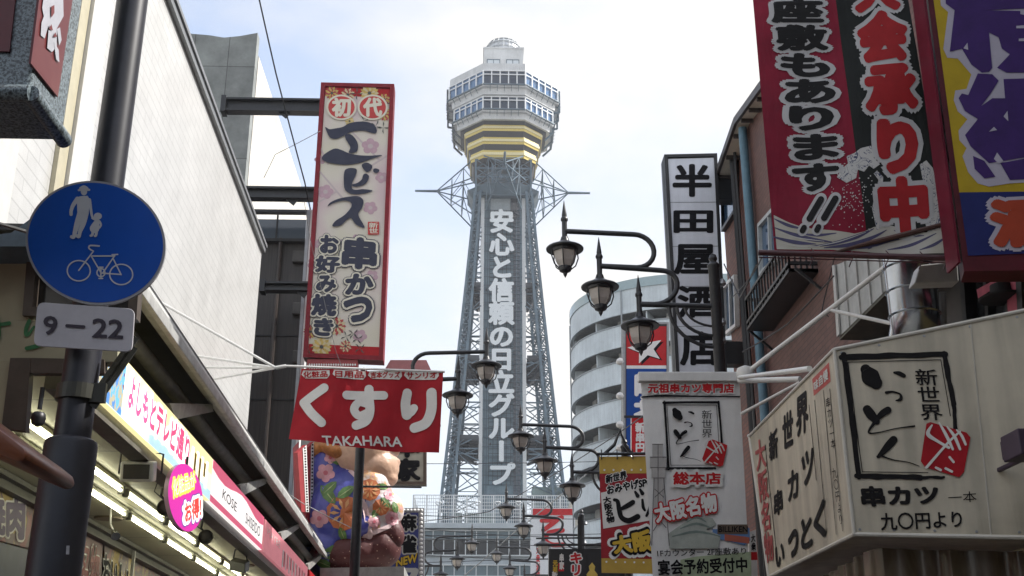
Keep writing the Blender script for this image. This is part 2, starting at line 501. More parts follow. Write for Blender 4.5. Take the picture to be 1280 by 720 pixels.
# ------------------------------------------------------------------ the tower
D = 158.0
X0 = aty(628, 400, D).x
def tz(y, Yd=D): return aty(628, y, Yd).z
tw = thing('observation_tower', 'tall blue grey lattice tower with an octagonal glazed deck and vertical white lettering', 'tower', (X0, D, 0))
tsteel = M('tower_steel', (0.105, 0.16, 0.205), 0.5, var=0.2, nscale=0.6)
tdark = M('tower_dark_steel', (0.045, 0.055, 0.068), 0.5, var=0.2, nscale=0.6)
tpale = M('tower_pale_panel', (0.60, 0.62, 0.63), 0.45, var=0.14, nscale=0.5, streak=0.4)
tshaft = M('tower_shaft_panel', (0.19, 0.285, 0.35), 0.45, var=0.2, nscale=0.7, streak=0.6)
twhite = M('tower_white', (0.78, 0.81, 0.83), 0.45, var=0.08)
tgold = M('tower_gold', (0.66, 0.52, 0.13), 0.4, var=0.08)
def T3(x, y, z): return Vector((X0 + x, D + y, z))
def octp(hw, fh, z): return [T3(a, b, z) for a, b in ((-fh, -hw), (fh, -hw), (hw, -fh), (hw, fh), (fh, hw), (-fh, hw), (-hw, fh), (-hw, -fh))]
def ring(mb, rows, m=0, capb=True, capt=True):
    """rows of (half width, half facet, z) from bottom to top"""
    k = len(mb.v)
    for r in rows: mb.v += octp(*r)
    for i in range(len(rows) - 1):
        for j in range(8): mb.f.append((k + 8 * i + j, k + 8 * i + (j + 1) % 8, k + 8 * i + 8 + (j + 1) % 8, k + 8 * i + 8 + j)); mb.m.append(m)
    if capb: mb.f.append(tuple(range(k + 7, k - 1, -1))); mb.m.append(m)
    if capt: e = k + 8 * (len(rows) - 1); mb.f.append(tuple(range(e, e + 8))); mb.m.append(m)
FH = 3.12
def tier(name, hw, ytop, yw0, yw1, ybot, hw_b, nwin, ybase):
    Yd = D - hw
    zt, w1, w0, zb, zbase = tz(ytop, Yd), tz(yw0, Yd), tz(yw1, Yd), tz(ybot, Yd), tz(ybase, D - hw_b)
    mb = MB()
    ring(mb, [(hw - 0.05, FH, w1), (hw - 0.05, FH, zt)], 0)
    ring(mb, [(hw + 0.12, FH + .05, zb), (hw + 0.12, FH + .05, w0)], 0)
    ring(mb, [(hw_b, FH - .05, zbase), (hw_b + .1, FH - .05, zb - 0.01)], 0, True, False)
    t = mb.build(name, tpale, tw)
    # glazing: one window per facet, with its own frame
    P0, P1 = octp(hw - 0.25, FH - .08, w0), octp(hw - 0.12, FH - .04, w1)
    Q0, Q1 = octp(hw + 0.02, FH, w0), octp(hw + 0.02, FH, w1)
    for j in range(8):
        a, b, c, d = P0[j], P0[(j + 1) % 8], P1[(j + 1) % 8], P1[j]
        nrm = (b - a).cross(d - a).normalized()
        g_ = MB(); g_.prism([a, b, c, d], -nrm * 0.1)
        win = g_.build('window', M('tower_sky_reflection_glass', (0.07, 0.17, 0.34), .1, var=.15, nscale=.5, spec=.8) if j != 0 else M('tower_window_glass', (0.03, 0.05, 0.085), 0.1, var=0, spec=0.3), tw)  # blue sky reflection is painted into every pane's colour except the front
        f_ = MB(); a, b, c, d = Q0[j], Q0[(j + 1) % 8], Q1[(j + 1) % 8], Q1[j]
        for k in range(nwin + 1):
            s_ = k / nwin
            f_.bar(a.lerp(b, s_), d.lerp(c, s_), 0.16, 0.16, up=nrm)
        for s_ in (0.0, 0.72, 1.0): f_.bar(a.lerp(d, s_), b.lerp(c, s_), 0.14, 0.14, up=nrm)
        f_.build('window_frame', twhite, win)
        l_ = MB()
        l_.box(Q0[j] - Z * .25, Q0[(j + 1) % 8] - Q0[j], nrm * 0.35, Z * .18)
        for k in range(1, 6):
            e = Q0[j].lerp(Q0[(j + 1) % 8], k / 6) - Z * .25
            l_.bar(e + nrm * .5, e - Z * .9 - nrm * .1, .07)
        l_.build('ledge', tsteel, tw)
    return zt
ztop = tier('upper_deck', 8.2, 79, 88.5, 105, 108.5, 7.75, 5, 118)
tier('lower_deck', 7.4, 117.8, 121, 136, 140, 6.9, 5, 149)
mb = MB(); ring(mb, [(5.6, FH - .1, tz(157, D - 5.6)), (6.7, FH - .1, tz(149, D - 6.7))]); mb.build('deck_underside', tdark, tw)
for (hw, y0, y1, hwi, yi) in ((5.75, 155, 163.5, 5.2, 171), (5.3, 171, 180, 4.8, 187), (4.85, 187.3, 197.5, 4.3, 203)):
    z1, z0 = tz(y0, D - hw), tz(y1, D - hw); h3 = (z1 - z0) / 3
    mb = MB(); ring(mb, [(hw - .05, FH - .12, z0), (hw, FH - .1, z0 + h3)], 0, False, True); ring(mb, [(hw + .12, FH - .08, z0 + h3 + .02), (hw + .12, FH - .08, z1 - h3)], 1); ring(mb, [(hw, FH - .1, z1 - h3 + .02), (hw - .05, FH - .12, z1)], 0)
    b_ = mb.build('gold_band', [tgold, M('tower_gold_pale', (0.74, 0.66, 0.38), 0.4, var=0.05)], tw)
    mb = MB(); ring(mb, [(hwi + .1, FH - .3, tz(yi, D - hwi) - .1), (hw - .12, FH - .18, z0 + .05)]); mb.build('recessed_band', M('recess_black', (0.02, 0.021, 0.024), .4, var=.1), tw)
# roof room and glazed drum on the deck roof
Yb = D - 3.2
mb = MB(); zb0, zb1 = ztop, tz(60, Yb)
mb.cbox(T3(0, 0, (zb0 + zb1) / 2), 6.0, 6.0, zb1 - zb0); mb.cbox(T3(0, 0, zb1 + .1), 6.3, 6.3, .22)
mb.build('roof_room', tpale, tw)
for sx in (-1.55, 1.4):
    mb = MB(); mb.cbox(T3(sx, -3.03, (zb0 + zb1) / 2), 1.9, .12, 1.7); w_ = mb.build('window', M('pale_glass', (0.55, 0.6, 0.64), 0.15, var=0, spec=0.8), tw)
    mb = MB()
    for q in (-.95, 0, .95): mb.cbox(T3(sx + q, -3.1, (zb0 + zb1) / 2), .1, .1, 1.8)
    for q in (-.85, 0, .85): mb.cbox(T3(sx, -3.1, (zb0 + zb1) / 2 + q), 2.0, .1, .1)
    mb.build('window_frame', tsteel, w_)
mb = MB(); mb.cbox(T3(3.6, -2, zb0 + .9), .9, 1.2, 1.2); mb.build('roof_cabinet', tdark, tw)
mb = MB()
for z_ in (0.02, .9, 1.7, 2.4): mb.lathe(T3(0, 0, zb1 + z_), [(2.75 if z_ < 2 else 2.3, 0), (2.75 if z_ < 2 else 2.3, .1)], 20)
for j in range(20):
    a = 2 * PI * j / 20; c_, s_ = math.cos(a), math.sin(a)
    mb.path([T3(2.75 * c_, 2.75 * s_, zb1), T3(2.75 * c_, 2.75 * s_, zb1 + 1.7), T3(2.3 * c_, 2.3 * s_, zb1 + 2.45), T3(0.1 * c_, .1 * s_, zb1 + 2.9)], .05, 4)
dr = mb.build('roof_drum_frame', M('drum_steel', (0.45, 0.48, 0.5), 0.4, var=0.1), tw)
mb = MB(); mb.lathe(T3(0, 0, zb1 + .05), [(2.6, 0), (2.6, 1.6), (2.2, 2.3), (.05, 2.75)], 20); mb.build('roof_drum', M('drum_panel', (0.62, 0.65, 0.68), 0.3, 0.2, var=0.08), tw, smooth=True)
# gondola rails at the sides of the deck
for sx in (-1, 1):
    mb = MB()
    prof = [(8.5, tz(124, D)), (8.5, tz(150, D)), (7.6, tz(151, D)), (7.4, tz(176, D)), (6.2, tz(185, D))]
    for yy in (-2.6, 0.2, 2.6):
        pts = [T3(sx * a, yy, z_) for a, z_ in prof]
        for p_, q_ in zip(pts, pts[1:]): mb.bar(p_, q_, .26)
    z_ = tz(176, D)
    while z_ < tz(122, D):
        xx = 8.5 if z_ > tz(150, D) else 7.5
        mb.bar(T3(sx * xx, -2.6, z_), T3(sx * xx, 2.6, z_), .18); mb.bar(T3(sx * xx, -2.6, z_), T3(sx * (xx - 1.3), -2.6, z_ + .1), .18); z_ += 1.1
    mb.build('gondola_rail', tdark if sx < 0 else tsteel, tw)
# neck below the bands
zn1, zn0 = tz(200, D - 4), tz(243, D - 4)
mb = MB()
for (a, b) in ((-4, -4), (4, -4), (4, 4), (-4, 4), (-1.6, -4), (1.6, -4), (-1.6, 4), (1.6, 4), (-4, -1.6), (-4, 1.6), (4, -1.6), (4, 1.6)):
    mb.bar(T3(a, b, zn0), T3(a * 1.02, b * 1.02, zn1), .28)
for i in range(5):
    z_ = zn0 + (zn1 - zn0) * i / 4
    for p_, q_ in (((-4, -4), (4, -4)), ((4, -4), (4, 4)), ((4, 4), (-4, 4)), ((-4, 4), (-4, -4))): mb.bar(T3(*p_, z_), T3(*q_, z_), .22)
    if i < 4:
        zu = zn0 + (zn1 - zn0) * (i + 1) / 4
        for k in range(4):
            x_ = -4 + 2 * k
            for yy in (-4, 4): mb.bar(T3(x_, yy, z_), T3(x_ + 2, yy, zu), .12); mb.bar(T3(x_ + 2, yy, z_), T3(x_, yy, zu), .12)
            for xx in (-4, 4): mb.bar(T3(xx, x_, z_), T3(xx, x_ + 2, zu), .12)
mb.build('neck_lattice', tsteel, tw)
mb = MB(); mb.cbox(T3(0, 0, (zn0 + zn1) / 2), 5.2, 5.2, zn1 - zn0); mb.build('neck_core', M('neck_core', (0.17, 0.2, 0.225), 0.5, var=0.3, nscale=1.2), tw)
# platform with solid skirts where the arms spring
mb = MB(); zp = tz(232, D - 4.4)
ring(mb, [(4.3, 2.2, zp - 1.4), (5.3, 2.6, zp)]); mb.build('arm_platform', tsteel, tw)
# four horizontal truss arms
zt_ = tz(240, D)
for ang in range(4):
    mb = MB(); ca, sa = math.cos(ang * PI / 2), math.sin(ang * PI / 2)
    def R(x, y, z): return T3(x * ca - y * sa, x * sa + y * ca, z)
    tip = R(9.9, 0, zt_)
    mb.tube(R(9.4, 0, zt_), R(13.1, 0, zt_), .22, .16, 6)
    roots = [R(4.2, -3.2, zt_ + 4.0), R(4.2, 3.2, zt_ + 4.0), R(4.2, -3.2, zt_), R(4.2, 3.2, zt_), R(4.5, -2.6, zt_ - 4.8), R(4.5, 2.6, zt_ - 4.8)]
    for r_ in roots: mb.tube(r_, tip, .11, .09, 5)
    for s_ in (.3, .6):
        pp = [r_.lerp(tip, s_) for r_ in roots]
        for i, j in ((0, 1), (2, 3), (4, 5), (0, 2), (1, 3), (2, 4), (3, 5), (0, 3), (2, 5)): mb.tube(pp[i], pp[j], .06, n=4)
    for i, j in ((0, 2), (1, 3), (2, 4), (3, 5)):
        mb.tube(roots[i].lerp(tip, .3), roots[j], .06, n=4); mb.tube(roots[j].lerp(tip, .6), roots[i].lerp(tip, .3), .06, n=4)
    mb.build('truss_arm', tsteel, tw)
# legs
zl1, zl0 = tz(238, D - 4.6), 18.0
def hw_at(z): return 3.75 + (7.65 - 3.75) * ((zl1 - z) / (zl1 - 24.0)) ** 1.12 if z < zl1 else 3.75
levels = [zl1 - (zl1 - 22.0) * (i / 8) for i in range(9)] + [zl0]
for sx in (-1, 1):
    for sy in (-1, 1):
        mb = MB()
        for i in range(len(levels) - 1):
            za, zb = levels[i], levels[i + 1]; ha, hb = hw_at(za), hw_at(zb); wa, wb = .40 + .0075 * (zl1 - za), .40 + .0075 * (zl1 - zb)
            def ch(h_, w_, z_, a, b): return T3(sx * h_ + a * w_, sy * h_ + b * w_, z_)
            for a, b in ((-1, -1), (1, -1), (1, 1), (-1, 1)): mb.bar(ch(ha, wa, za, a, b), ch(hb, wb, zb, a, b), .34)
            for s_ in range(4):
                u0, u1 = s_ / 4, (s_ + 1) / 4
                def L_(u, a, b): return ch(ha + (hb - ha) * u, wa + (wb - wa) * u, za + (zb - za) * u, a, b)
                for A, B in (((-1, -1), (1, -1)), ((1, -1), (1, 1)), ((1, 1), (-1, 1)), ((-1, 1), (-1, -1))):
                    mb.bar(L_(u0, *A), L_(u1, *B), .13); mb.bar(L_(u0, *B), L_(u1, *A), .13); mb.bar(L_(u1, *A), L_(u1, *B), .16)
        mb.build('leg', tsteel, tw)
# bracing between the legs, four faces; the lift shaft stands flush with the front face, so bars there stop at its sides
def clear(mb, a, b, w, h=None):
    n = 24
    for i in range(n):
        p_, q_ = a.lerp(b, i / n), a.lerp(b, (i + 1) / n); c_ = (p_ + q_) / 2
        if abs(c_.x - X0) > 3.25 or c_.y > D - 2.6: mb.bar(p_, q_, w, h)
for face in range(4):
    ca, sa = math.cos(face * PI / 2), math.sin(face * PI / 2)
    mb = MB()
    BAR = clear if face == 0 else (lambda m_, *q: m_.bar(*q))
    def R(x, h_, z): return T3(x * ca + h_ * sa, x * sa - h_ * ca, z)
    for i in range(len(levels) - 2):
        za, zb = levels[i], levels[i + 1]; ha, hb = hw_at(za), hw_at(zb); zm = (za + zb) / 2; hm = hw_at(zm)
        BAR(mb, R(-ha, ha, za), R(hb, hb, zb), .15); BAR(mb, R(ha, ha, za), R(-hb, hb, zb), .15)
        for off in (0, -.7):
            BAR(mb, R(-hb, hb, zb + off), R(hb, hb, zb + off), .16)
        n = 8
        for k in range(n):
            x0_, x1_ = -hb + 2 * hb * k / n, -hb + 2 * hb * (k + 1) / n
            BAR(mb, R(x0_, hb, zb - .7 * (k % 2)), R(x1_, hb, zb - .7 * ((k + 1) % 2)), .09)
        BAR(mb, R(-ha, ha, za), R(-hm * .45, hm, zm), .11); BAR(mb, R(-hm * .45, hm, zm), R(-hb, hb, zb), .11)
        BAR(mb, R(ha, ha, za), R(hm * .45, hm, zm), .11); BAR(mb, R(hm * .45, hm, zm), R(hb, hb, zb), .11)
        BAR(mb, R(-hm, hm, zm), R(hm, hm, zm), .1)
    mb.build('bracing', tsteel, tw)
for yy in (352, 446, 548):
    z_ = tz(yy, D - 6); h_ = hw_at(z_)
    mb = MB()
    for k in range(9):
        q = -h_ + 2 * h_ * k / 8
        clear(mb, T3(q, -h_, z_), T3(q, h_, z_), .14, .3); clear(mb, T3(-h_, q, z_ - .3), T3(h_, q, z_ - .3), .14, .3)
        for p_ in (T3(-h_, q, z_), T3(h_, q, z_), T3(q, h_, z_)): mb.bar(p_, T3(3.6 if p_.x > X0 else -3.6, 0, z_ - 2.4), .1)
        if abs(q) > 3.3: mb.bar(T3(q, -h_, z_), T3(math.copysign(3.5, q), 0, z_ - 2.4), .1)
    for p_, q_ in (((-1, -1), (1, -1)), ((1, -1), (1, 1)), ((1, 1), (-1, 1)), ((-1, 1), (-1, -1))):
        clear(mb, T3(p_[0] * h_, p_[1] * h_, z_), T3(q_[0] * h_, q_[1] * h_, z_), .3, .6)
        clear(mb, T3(p_[0] * h_, p_[1] * h_, z_ + .9), T3(q_[0] * h_, q_[1] * h_, z_ + .9), .08)
    for sx in (-1, 1): mb.cbox(T3(sx * (h_ + 3.0) / 2, 0, z_ + .05), h_ - 3.6, 2 * h_ - 1.2, .12)
    mb.build('platform', tdark, tw)
# lift shaft with the vertical sign
zs1, zs0 = tz(243, D - 3.3), 10.0
mb = MB(); mb.cbox(T3(0, 0.2, (zs0 + zs1) / 2), 5.6, 5.4, zs1 - zs0); mb.build('lift_shaft', tshaft, tw)
mb = MB()
for sx in (-3.0, 3.0):
    for sy in (-2.9, 3.2): mb.cbox(T3(sx, sy, (zs0 + zs1) / 2), .5, .5, zs1 - zs0)
mb.build('shaft_post', twhite, tw)
mb = MB(); mb.cbox(T3(1.95, -2.6, (zs0 + zs1) / 2), .9, .25, zs1 - zs0 - 1); w_ = mb.build('shaft_window', M('shaft_glass', (0.05, 0.075, 0.11), 0.15, var=0, spec=0.7), tw)
mb = MB()
for sx in (-2.55, -2.2, 1.45, 1.95, 2.45): mb.cbox(T3(sx, -2.85, (zs0 + zs1) / 2), .09, .12, zs1 - zs0)
z_ = zs0
while z_ < zs1:
    mb.cbox(T3(0, -2.82, z_), 5.6, .1, .1); mb.cbox(T3(1.95, -2.8, z_ + .65), 1.1, .1, .06); z_ += 1.3
mb.build('shaft_grid', tsteel, tw)
mb = MB(); z_ = tz(262, D - 3.3)
while z_ > tz(606, D - 3.3):
    mb.cbox(T3(-.1, -3.05, z_), 3.6, .06, .05); z_ -= .62
for k in range(7): mb.cbox(T3(-1.9 + 3.6 * k / 6, -3.05, (tz(262, D - 3.3) + tz(606, D - 3.3)) / 2), .06, .06, tz(262, D - 3.3) - tz(606, D - 3.3))
mb.build('sign_grid', tdark, tw)
pl = front(D - 3.35)
mb = MB(); text(mb, pl, '安心と信頼の日立グループ', [(611.5, 262), (642.5, 262), (643.5, 607), (609.5, 607)], 0, bold=.045, h=.05, step=.004, vertical=True, gap=-.04)
mb.build('lettering', M('tower_letter', (0.78, 0.83, 0.86), 0.4, var=0), tw, fix=False)
mb = MB(); zz = tz(250, D - 3); mb.cbox(T3(-.4, -2.75, zz - 1.2), 2.9, .3, 3.4); mb.cbox(T3(1.6, -2.75, zz - 1.2), .9, .36, 3.4, 1)
for sx in (-1.5, 1.5): mb.bar(T3(sx * 1.25, -3.1, zz + 2.5), T3(sx, -3.1, zz + 1.0), .2, m=2)
mb.bar(T3(-1.5, -3.1, zz + 1), T3(1.5, -3.1, zz + 1), .2, m=2)
mb.build('shaft_head', [M('shaft_head_panel', (0.33, 0.38, 0.41), 0.5, var=.15), glassd, twhite], tw)

# ------------------------------------------------------------------ building under the tower
YB = 146.0
pl = front(YB)
bb = thing('tower_base_building', 'glazed pale blue building with roof railing under the lattice tower', 'building', (pl.px(610, 660).x, YB, 0))
bm_ = M('base_panel', (0.42, 0.48, 0.52), 0.4, var=0.12, nscale=.8)
xl, xr = pl.px(523, 660).x, pl.px(722, 660).x
zr = pl.px(620, 655).z
mb = MB(); mb.box((xl, YB + .3, 0), (xr - xl, 0, 0), (0, 24, 0), (0, 0, zr - .6)); mb.box((xl - .5, YB - .6, zr - .6), (xr - xl + 1, 0, 0), (0, 25, 0), (0, 0, .6)); mb.build('wall', bm_, bb)
for (y0, y1) in ((664, 674), (675, 694), (707, 720), (735, 752)):
    za, zb = pl.px(620, y0).z, pl.px(620, y1).z
    mb = MB(); mb.box((xl + .5, YB + .1, zb), (xr - xl - 1, 0, 0), (0, .15, 0), (0, 0, za - zb))
    w_ = mb.build('window', M('base_glass', (0.025, 0.03, 0.035), 0.2, var=.3, nscale=.4, spec=.3) if y0 in (675, 735) else M('base_glass_pale', (0.13, 0.19, 0.22), 0.2, var=.2, nscale=.4, spec=.4), bb)
    mb = MB(); n = 14
    for k in range(n + 1): mb.box((xl + .5 + (xr - xl - 1) * k / n - .06, YB - .06, zb), (.12, 0, 0), (0, .14, 0), (0, 0, za - zb))
    mb.box((xl + .5, YB - .08, zb - .12), (xr - xl - 1, 0, 0), (0, .2, 0), (0, 0, .16)); mb.box((xl + .5, YB - .08, za), (xr - xl - 1, 0, 0), (0, .2, 0), (0, 0, .16))
    mb.build('window_frame', M('base_frame', (0.55, 0.6, 0.62), 0.4, var=.1), w_)
mb = MB(); zt2 = pl.px(620, 620).z
xl2, xr2 = pl.px(517, 630).x, pl.px(722, 630).x
for k in range(75):
    x_ = xl2 + (xr2 - xl2) * k / 74
    mb.cbox((x_, YB - .4, (zr + zt2) / 2), .07 if k % 6 else .2, .07, zt2 - zr)
for k in range(9): mb.cbox(((xl2 + xr2) / 2, YB - .4, zr + (zt2 - zr) * k / 8), xr2 - xl2, .08, .1 if k % 4 == 0 else .06)
for k in range(30):
    for sx in (xl2, xr2): mb.cbox((sx, YB - .4 + .55 * k, (zr + zt2) / 2), .08, .08, zt2 - zr)
for k in range(5):
    for sx in (xl2, xr2): mb.cbox((sx, YB + 8, zr + (zt2 - zr) * k / 4), .08, 16, .1)
rl = mb.build('roof_railing', M('rail_white', (0.68, 0.71, 0.73), 0.4, var=.06), bb)
for q, w_, dy, h_ in ((580, 4.0, 6, 2.4), (668, 5.2, 5, 5.6), (560, 1.6, 9, 2.9)):
    mb = MB(); mb.box((pl.px(q, 640).x, YB + dy, zr), (w_, 0, 0), (0, 3, 0), (0, 0, h_)); mb.build('roof_room', M('roof_room_green', (0.2, 0.27, 0.27), 0.5, var=.15), bb)
for q in (548, 597, 622, 648): # heart outlines on the railing
    mb = MB()
    cx_, r_ = q, 3.2
    pts = []
    for i in range(25):
        t_ = 2 * PI * i / 24
        pts.append(front(YB - .5).px(cx_ + r_ * (math.sin(t_) ** 3), 629 - r_ * .8 * (math.cos(t_) - .35 * math.cos(2 * t_) - .12 * math.cos(3 * t_))))
    mb.path(pts, .07, 4)
    mb.build('heart_ornament', M('rail_white', (1, 1, 1)), bb)

# ================================================================== RIGHT SIDE, far to near
# ------------------------------------------------------------------ rounded apartment building
YA = 66.0
pa = front(YA)
ap = thing('apartment_building', 'pale apartment block with rounded corner and curved balconies on the right', 'building', (pa.px(775, 400).x, YA + 6, 0))
xa = pa.px(724, 450).x
Ra = 7.0; cxa, cya = xa + Ra, YA + Ra - 1.5
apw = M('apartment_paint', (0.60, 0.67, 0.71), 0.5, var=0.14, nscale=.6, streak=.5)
def arc(r, n=22):
    pts = []
    for i in range(n + 1):
        a = PI * .72 + PI * .78 * i / n
        pts.append((cxa + r * math.cos(a), cya + r * math.sin(a)))
    return pts + [(cxa + 18, cya - r)]
def band(mb, r0, r1, z0, z1, m=0):
    A, B = arc(r0), arc(r1)
    for i in range(len(A) - 1):
        a0, a1, b0, b1 = A[i], A[i + 1], B[i], B[i + 1]
        mb.face([(*a0, z0), (*a1, z0), (*a1, z1), (*a0, z1)], m); mb.face([(*b0, z0), (*b1, z0), (*b1, z1), (*b0, z1)], m)
        mb.face([(*a0, z1), (*a1, z1), (*b1, z1), (*b0, z1)], m); mb.face([(*a0, z0), (*a1, z0), (*b1, z0), (*b0, z0)], m)
pc_ = front(YA - 1.5)
ztop_ = pc_.px(790, 352).z
flr = (ztop_ - pc_.px(790, 575).z) / 4.75
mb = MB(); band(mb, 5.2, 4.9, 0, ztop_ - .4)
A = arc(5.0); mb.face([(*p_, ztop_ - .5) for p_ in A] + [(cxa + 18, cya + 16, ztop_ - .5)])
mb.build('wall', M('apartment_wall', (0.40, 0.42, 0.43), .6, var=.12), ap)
zz = ztop_
fl = 0
while zz > flr * .8:
    hgt = 1.5 if fl == 0 else 1.28
    mb = MB(); band(mb, Ra, Ra - .18, zz - hgt, zz, 0); band(mb, Ra + .03, Ra + .002, zz - hgt - .05, zz - hgt + .12, 0)
    b_ = mb.build('balcony', apw, ap)
    mb = MB(); band(mb, Ra - .2, 5.22, zz - hgt - .02, zz - hgt + .16); mb.build('balcony_floor', M('balcony_floor', (0.3, 0.31, 0.31), .7, var=.2), b_)
    if fl == 0:
        mb = MB(); band(mb, Ra + .06, Ra + .03, zz - .04, zz + .55); mb.build('glass_rail', M('rail_glass', (0.34, 0.44, 0.47), .12, var=.05), b_)
    P = arc(5.24)
    for k in (4, 9, 14, 19, 22):
        if k + 2 < len(P):
            a_, b2 = Vector((*P[k], 0)), Vector((*P[k + 2], 0))
            n_ = (a_ - Vector((cxa, cya, 0))).normalized()
            mb = MB(); mb.prism([a_ + Z * (zz - flr - .02), b2 + Z * (zz - flr - .02), b2 + Z * (zz - hgt - .25), a_ + Z * (zz - hgt - .25)], n_ * .05); w_ = mb.build('window', glassd, ap)
    for k in (2, 8, 13, 18):
        p_ = Vector((*P[k], zz - flr + .02)); n_ = Vector((P[k][0] - cxa, P[k][1] - cya, 0)).normalized()
        mb = MB(); mb.box(p_, n_ * 1.55, Vector((n_.y, -n_.x, 0)) * .08, Z * (flr - hgt)); mb.build('partition_panel', apw, ap)
    mb = MB(); band(mb, Ra + .05, Ra - .22, zz + .002, zz + .07); mb.build('cap_rail', M('cap_grey', (0.30, 0.33, 0.35), .4, .3, var=.1), b_)
    for k in (5, 10, 15, 20):
        n_ = Vector((P[k][0] - cxa, P[k][1] - cya, 0)).normalized(); tt_ = Vector((-n_.y, n_.x, 0)); c_ = Vector((*P[k], zz - flr + .9 - .5)) + n_ * .35
        mb = MB(); mb.box(c_ - tt_ * .4, tt_ * .8, n_ * .3, Z * 1.5); mb.build('balcony_unit', M('unit_white', (.5, .5, .48), .5, var=.15), ap)
        mb = MB(); e = Vector((*P[k], zz - hgt - .32)) + n_ * .15; mb.bar(e, e + tt_ * 2.2, .05); mb.build('laundry_pole', steel, ap)
    for k in (6, 16):
        n_ = Vector((P[k][0] - cxa, P[k][1] - cya, 0)).normalized(); e = Vector((cxa, cya, 0)) + n_ * (Ra + .1); mb = MB(); mb.tube(e + Z * (zz - flr), e + Z * zz, .05, n=6); mb.build('drain_pipe', M('cap_grey', (0, 0, 0)), ap)
    zz -= flr; fl += 1

# ------------------------------------------------------------------ star sign
ps = front(30)
ss = thing('star_sign', 'red and blue vertical box sign with a white star behind the white banner', 'sign', ps.px(807, 500))
mb = MB(); slab(mb, ps, (779, 403, 836, 640), .45, 0); mb.build('cabinet', dkmetal, ss)
mb = MB(); poly(mb, ps, corners((783, 408, 833, 457)), 0, .01); poly(mb, ps, corners((783, 457, 833, 461)), 1, .012); poly(mb, ps, corners((783, 461, 833, 636)), 2, .01)
pts = []
for k in range(10):
    a = -PI / 2 + PI * k / 5 - .25; r_ = 20 if k % 2 == 0 else 8.5
    pts.append((807 + r_ * math.cos(a) * 1.15, 436 + r_ * math.sin(a)))
poly(mb, ps, [(x + 3, y + 2) for x, y in pts], 3, .014); poly(mb, ps, pts, 1, .018)
text(mb, ps, '喫茶', (792, 466, 826, 535), 1, bold=.05, h=.02, vertical=True)
mb.build('face_panel', [M('star_red', (0.50, 0.03, 0.035), .45, var=.06), white, M('star_blue', (0.015, 0.07, 0.30), .45, var=.06), ink], ss, fix=False)
mb = MB(); rim(mb, ps, (779, 403, 836, 640), .06, .3, .03); mb.build('frame', M('sign_frame_grey', (0.3, 0.31, 0.32), .4, var=.1), ss)
for y in (452, 495, 531, 560):
    mb = MB(); c_ = ps.px(775, y); mb.lathe(c_, [(.02, -.1), (.09, -.06), (.11, 0), (.08, .07), (.01, .11)], 10); mb.tube(c_ + Vector((0, .1, 0)), c_ + Vector((.14, .1, 0)), .02, n=5); mb.build('bulb', whitem, ss, smooth=True)
mb = MB(); pr = front(29.4); slab(mb, pr, (789, 522, 812, 570), .12, 0); poly(mb, pr, corners((789.5, 522.5, 811.5, 569)), 1, .006)
text(mb, pr, '新串円', (794, 528, 806, 566), 0, bold=.05, h=.01, vertical=True)
mb.bar(pr.px(780, 521), pr.px(836, 521), .06, m=2)
tag(mb.build('hanging_sign', [white, redbright, dkmetal], base=pr.px(800, 570), fix=False), 'small red sign with white characters hanging before the blue sign', 'sign')

# ------------------------------------------------------------------ brick building with the eaves
XB = 5.35
pb = right(XB)
bk = thing('brick_building', 'reddish brown brick building with overhanging eaves and a blue downpipe', 'building', (XB + 2, 16, 0))
brick = brick_mat('brick_wall', (0.25, 0.092, 0.062), (0.19, 0.07, 0.05), (0.09, 0.055, 0.048), 0.3, 0.09, 0.008, 'YZ', var=.35)
brick2 = brick_mat('brick_tile_wall', (0.19, 0.092, 0.074), (0.145, 0.07, 0.057), (0.085, 0.05, 0.043), 0.3, 0.09, 0.007, 'YZ', var=.42)
def yz(px, py): v = right(XB - .36).px(px, py); return v.y, v.z
prof = [(pb.px(906, 300).y, yz(904, 200)[1]), yz(917, 148), yz(957, 92), yz(1010, 20)]
yfar = prof[0][0]
ynear = 10.2
ysplit = pb.px(944, 300).y
zsl = prof[3][1] + (prof[3][1] - prof[2][1]) / (prof[3][0] - prof[2][0]) * (ynear - prof[3][0])
zs_at = prof[1][1] + (prof[2][1] - prof[1][1]) * (ysplit - prof[1][0]) / (prof[2][0] - prof[1][0])
mb = MB(); mb.prism([(XB, yfar, 0), (XB, yfar, prof[0][1]), (XB, prof[1][0], prof[1][1]), (XB, ysplit, zs_at), (XB, ysplit, 0)], (7, 0, 0)); mb.build('wall', brick, bk)
mb = MB(); mb.prism([(XB - .06, ysplit - .01, 0), (XB - .06, ysplit - .01, zs_at), (XB - .06, prof[2][0], prof[2][1]), (XB - .06, ynear, prof[2][1] + 1.2), (XB - .06, ynear, 0)], (7.06, 0, 0)); mb.build('tiled_wall', brick2, bk)
rp = [Vector((XB, y_, z_)) for y_, z_ in prof[:3]] + [Vector((XB, ynear, prof[2][1] + 1.25))]
mb = MB()
for a_, b_ in zip(rp, rp[1:]):
    mb.prism([a_ - Z * .12, b_ - Z * .12, b_ + Z * .0, a_ + Z * .0], (-.30, 0, 0), 0)
    mb.prism([a_ - Z * .13 - Vector((.30, 0, 0)), b_ - Z * .13 - Vector((.30, 0, 0)), b_ + Z * .02 - Vector((.30, 0, 0)), a_ + Z * .02 - Vector((.30, 0, 0))], (-.06, 0, 0), 1)
    for k in range(4):
        p_ = a_.lerp(b_, (k + .5) / 4) - Z * .15; mb.bar(p_, p_ - Vector((.29, 0, 0)), .07, .07, m=1)
    mb.prism([a_ + Z * .003, b_ + Z * .003, b_ + Z * .06, a_ + Z * .06], (7, 0, 0), 1)
mb.build('roof', [M('soffit_cream', (0.62, 0.57, 0.47), .6, var=.12), M('eave_brown', (0.06, 0.05, 0.045), .5, var=.2)], bk)
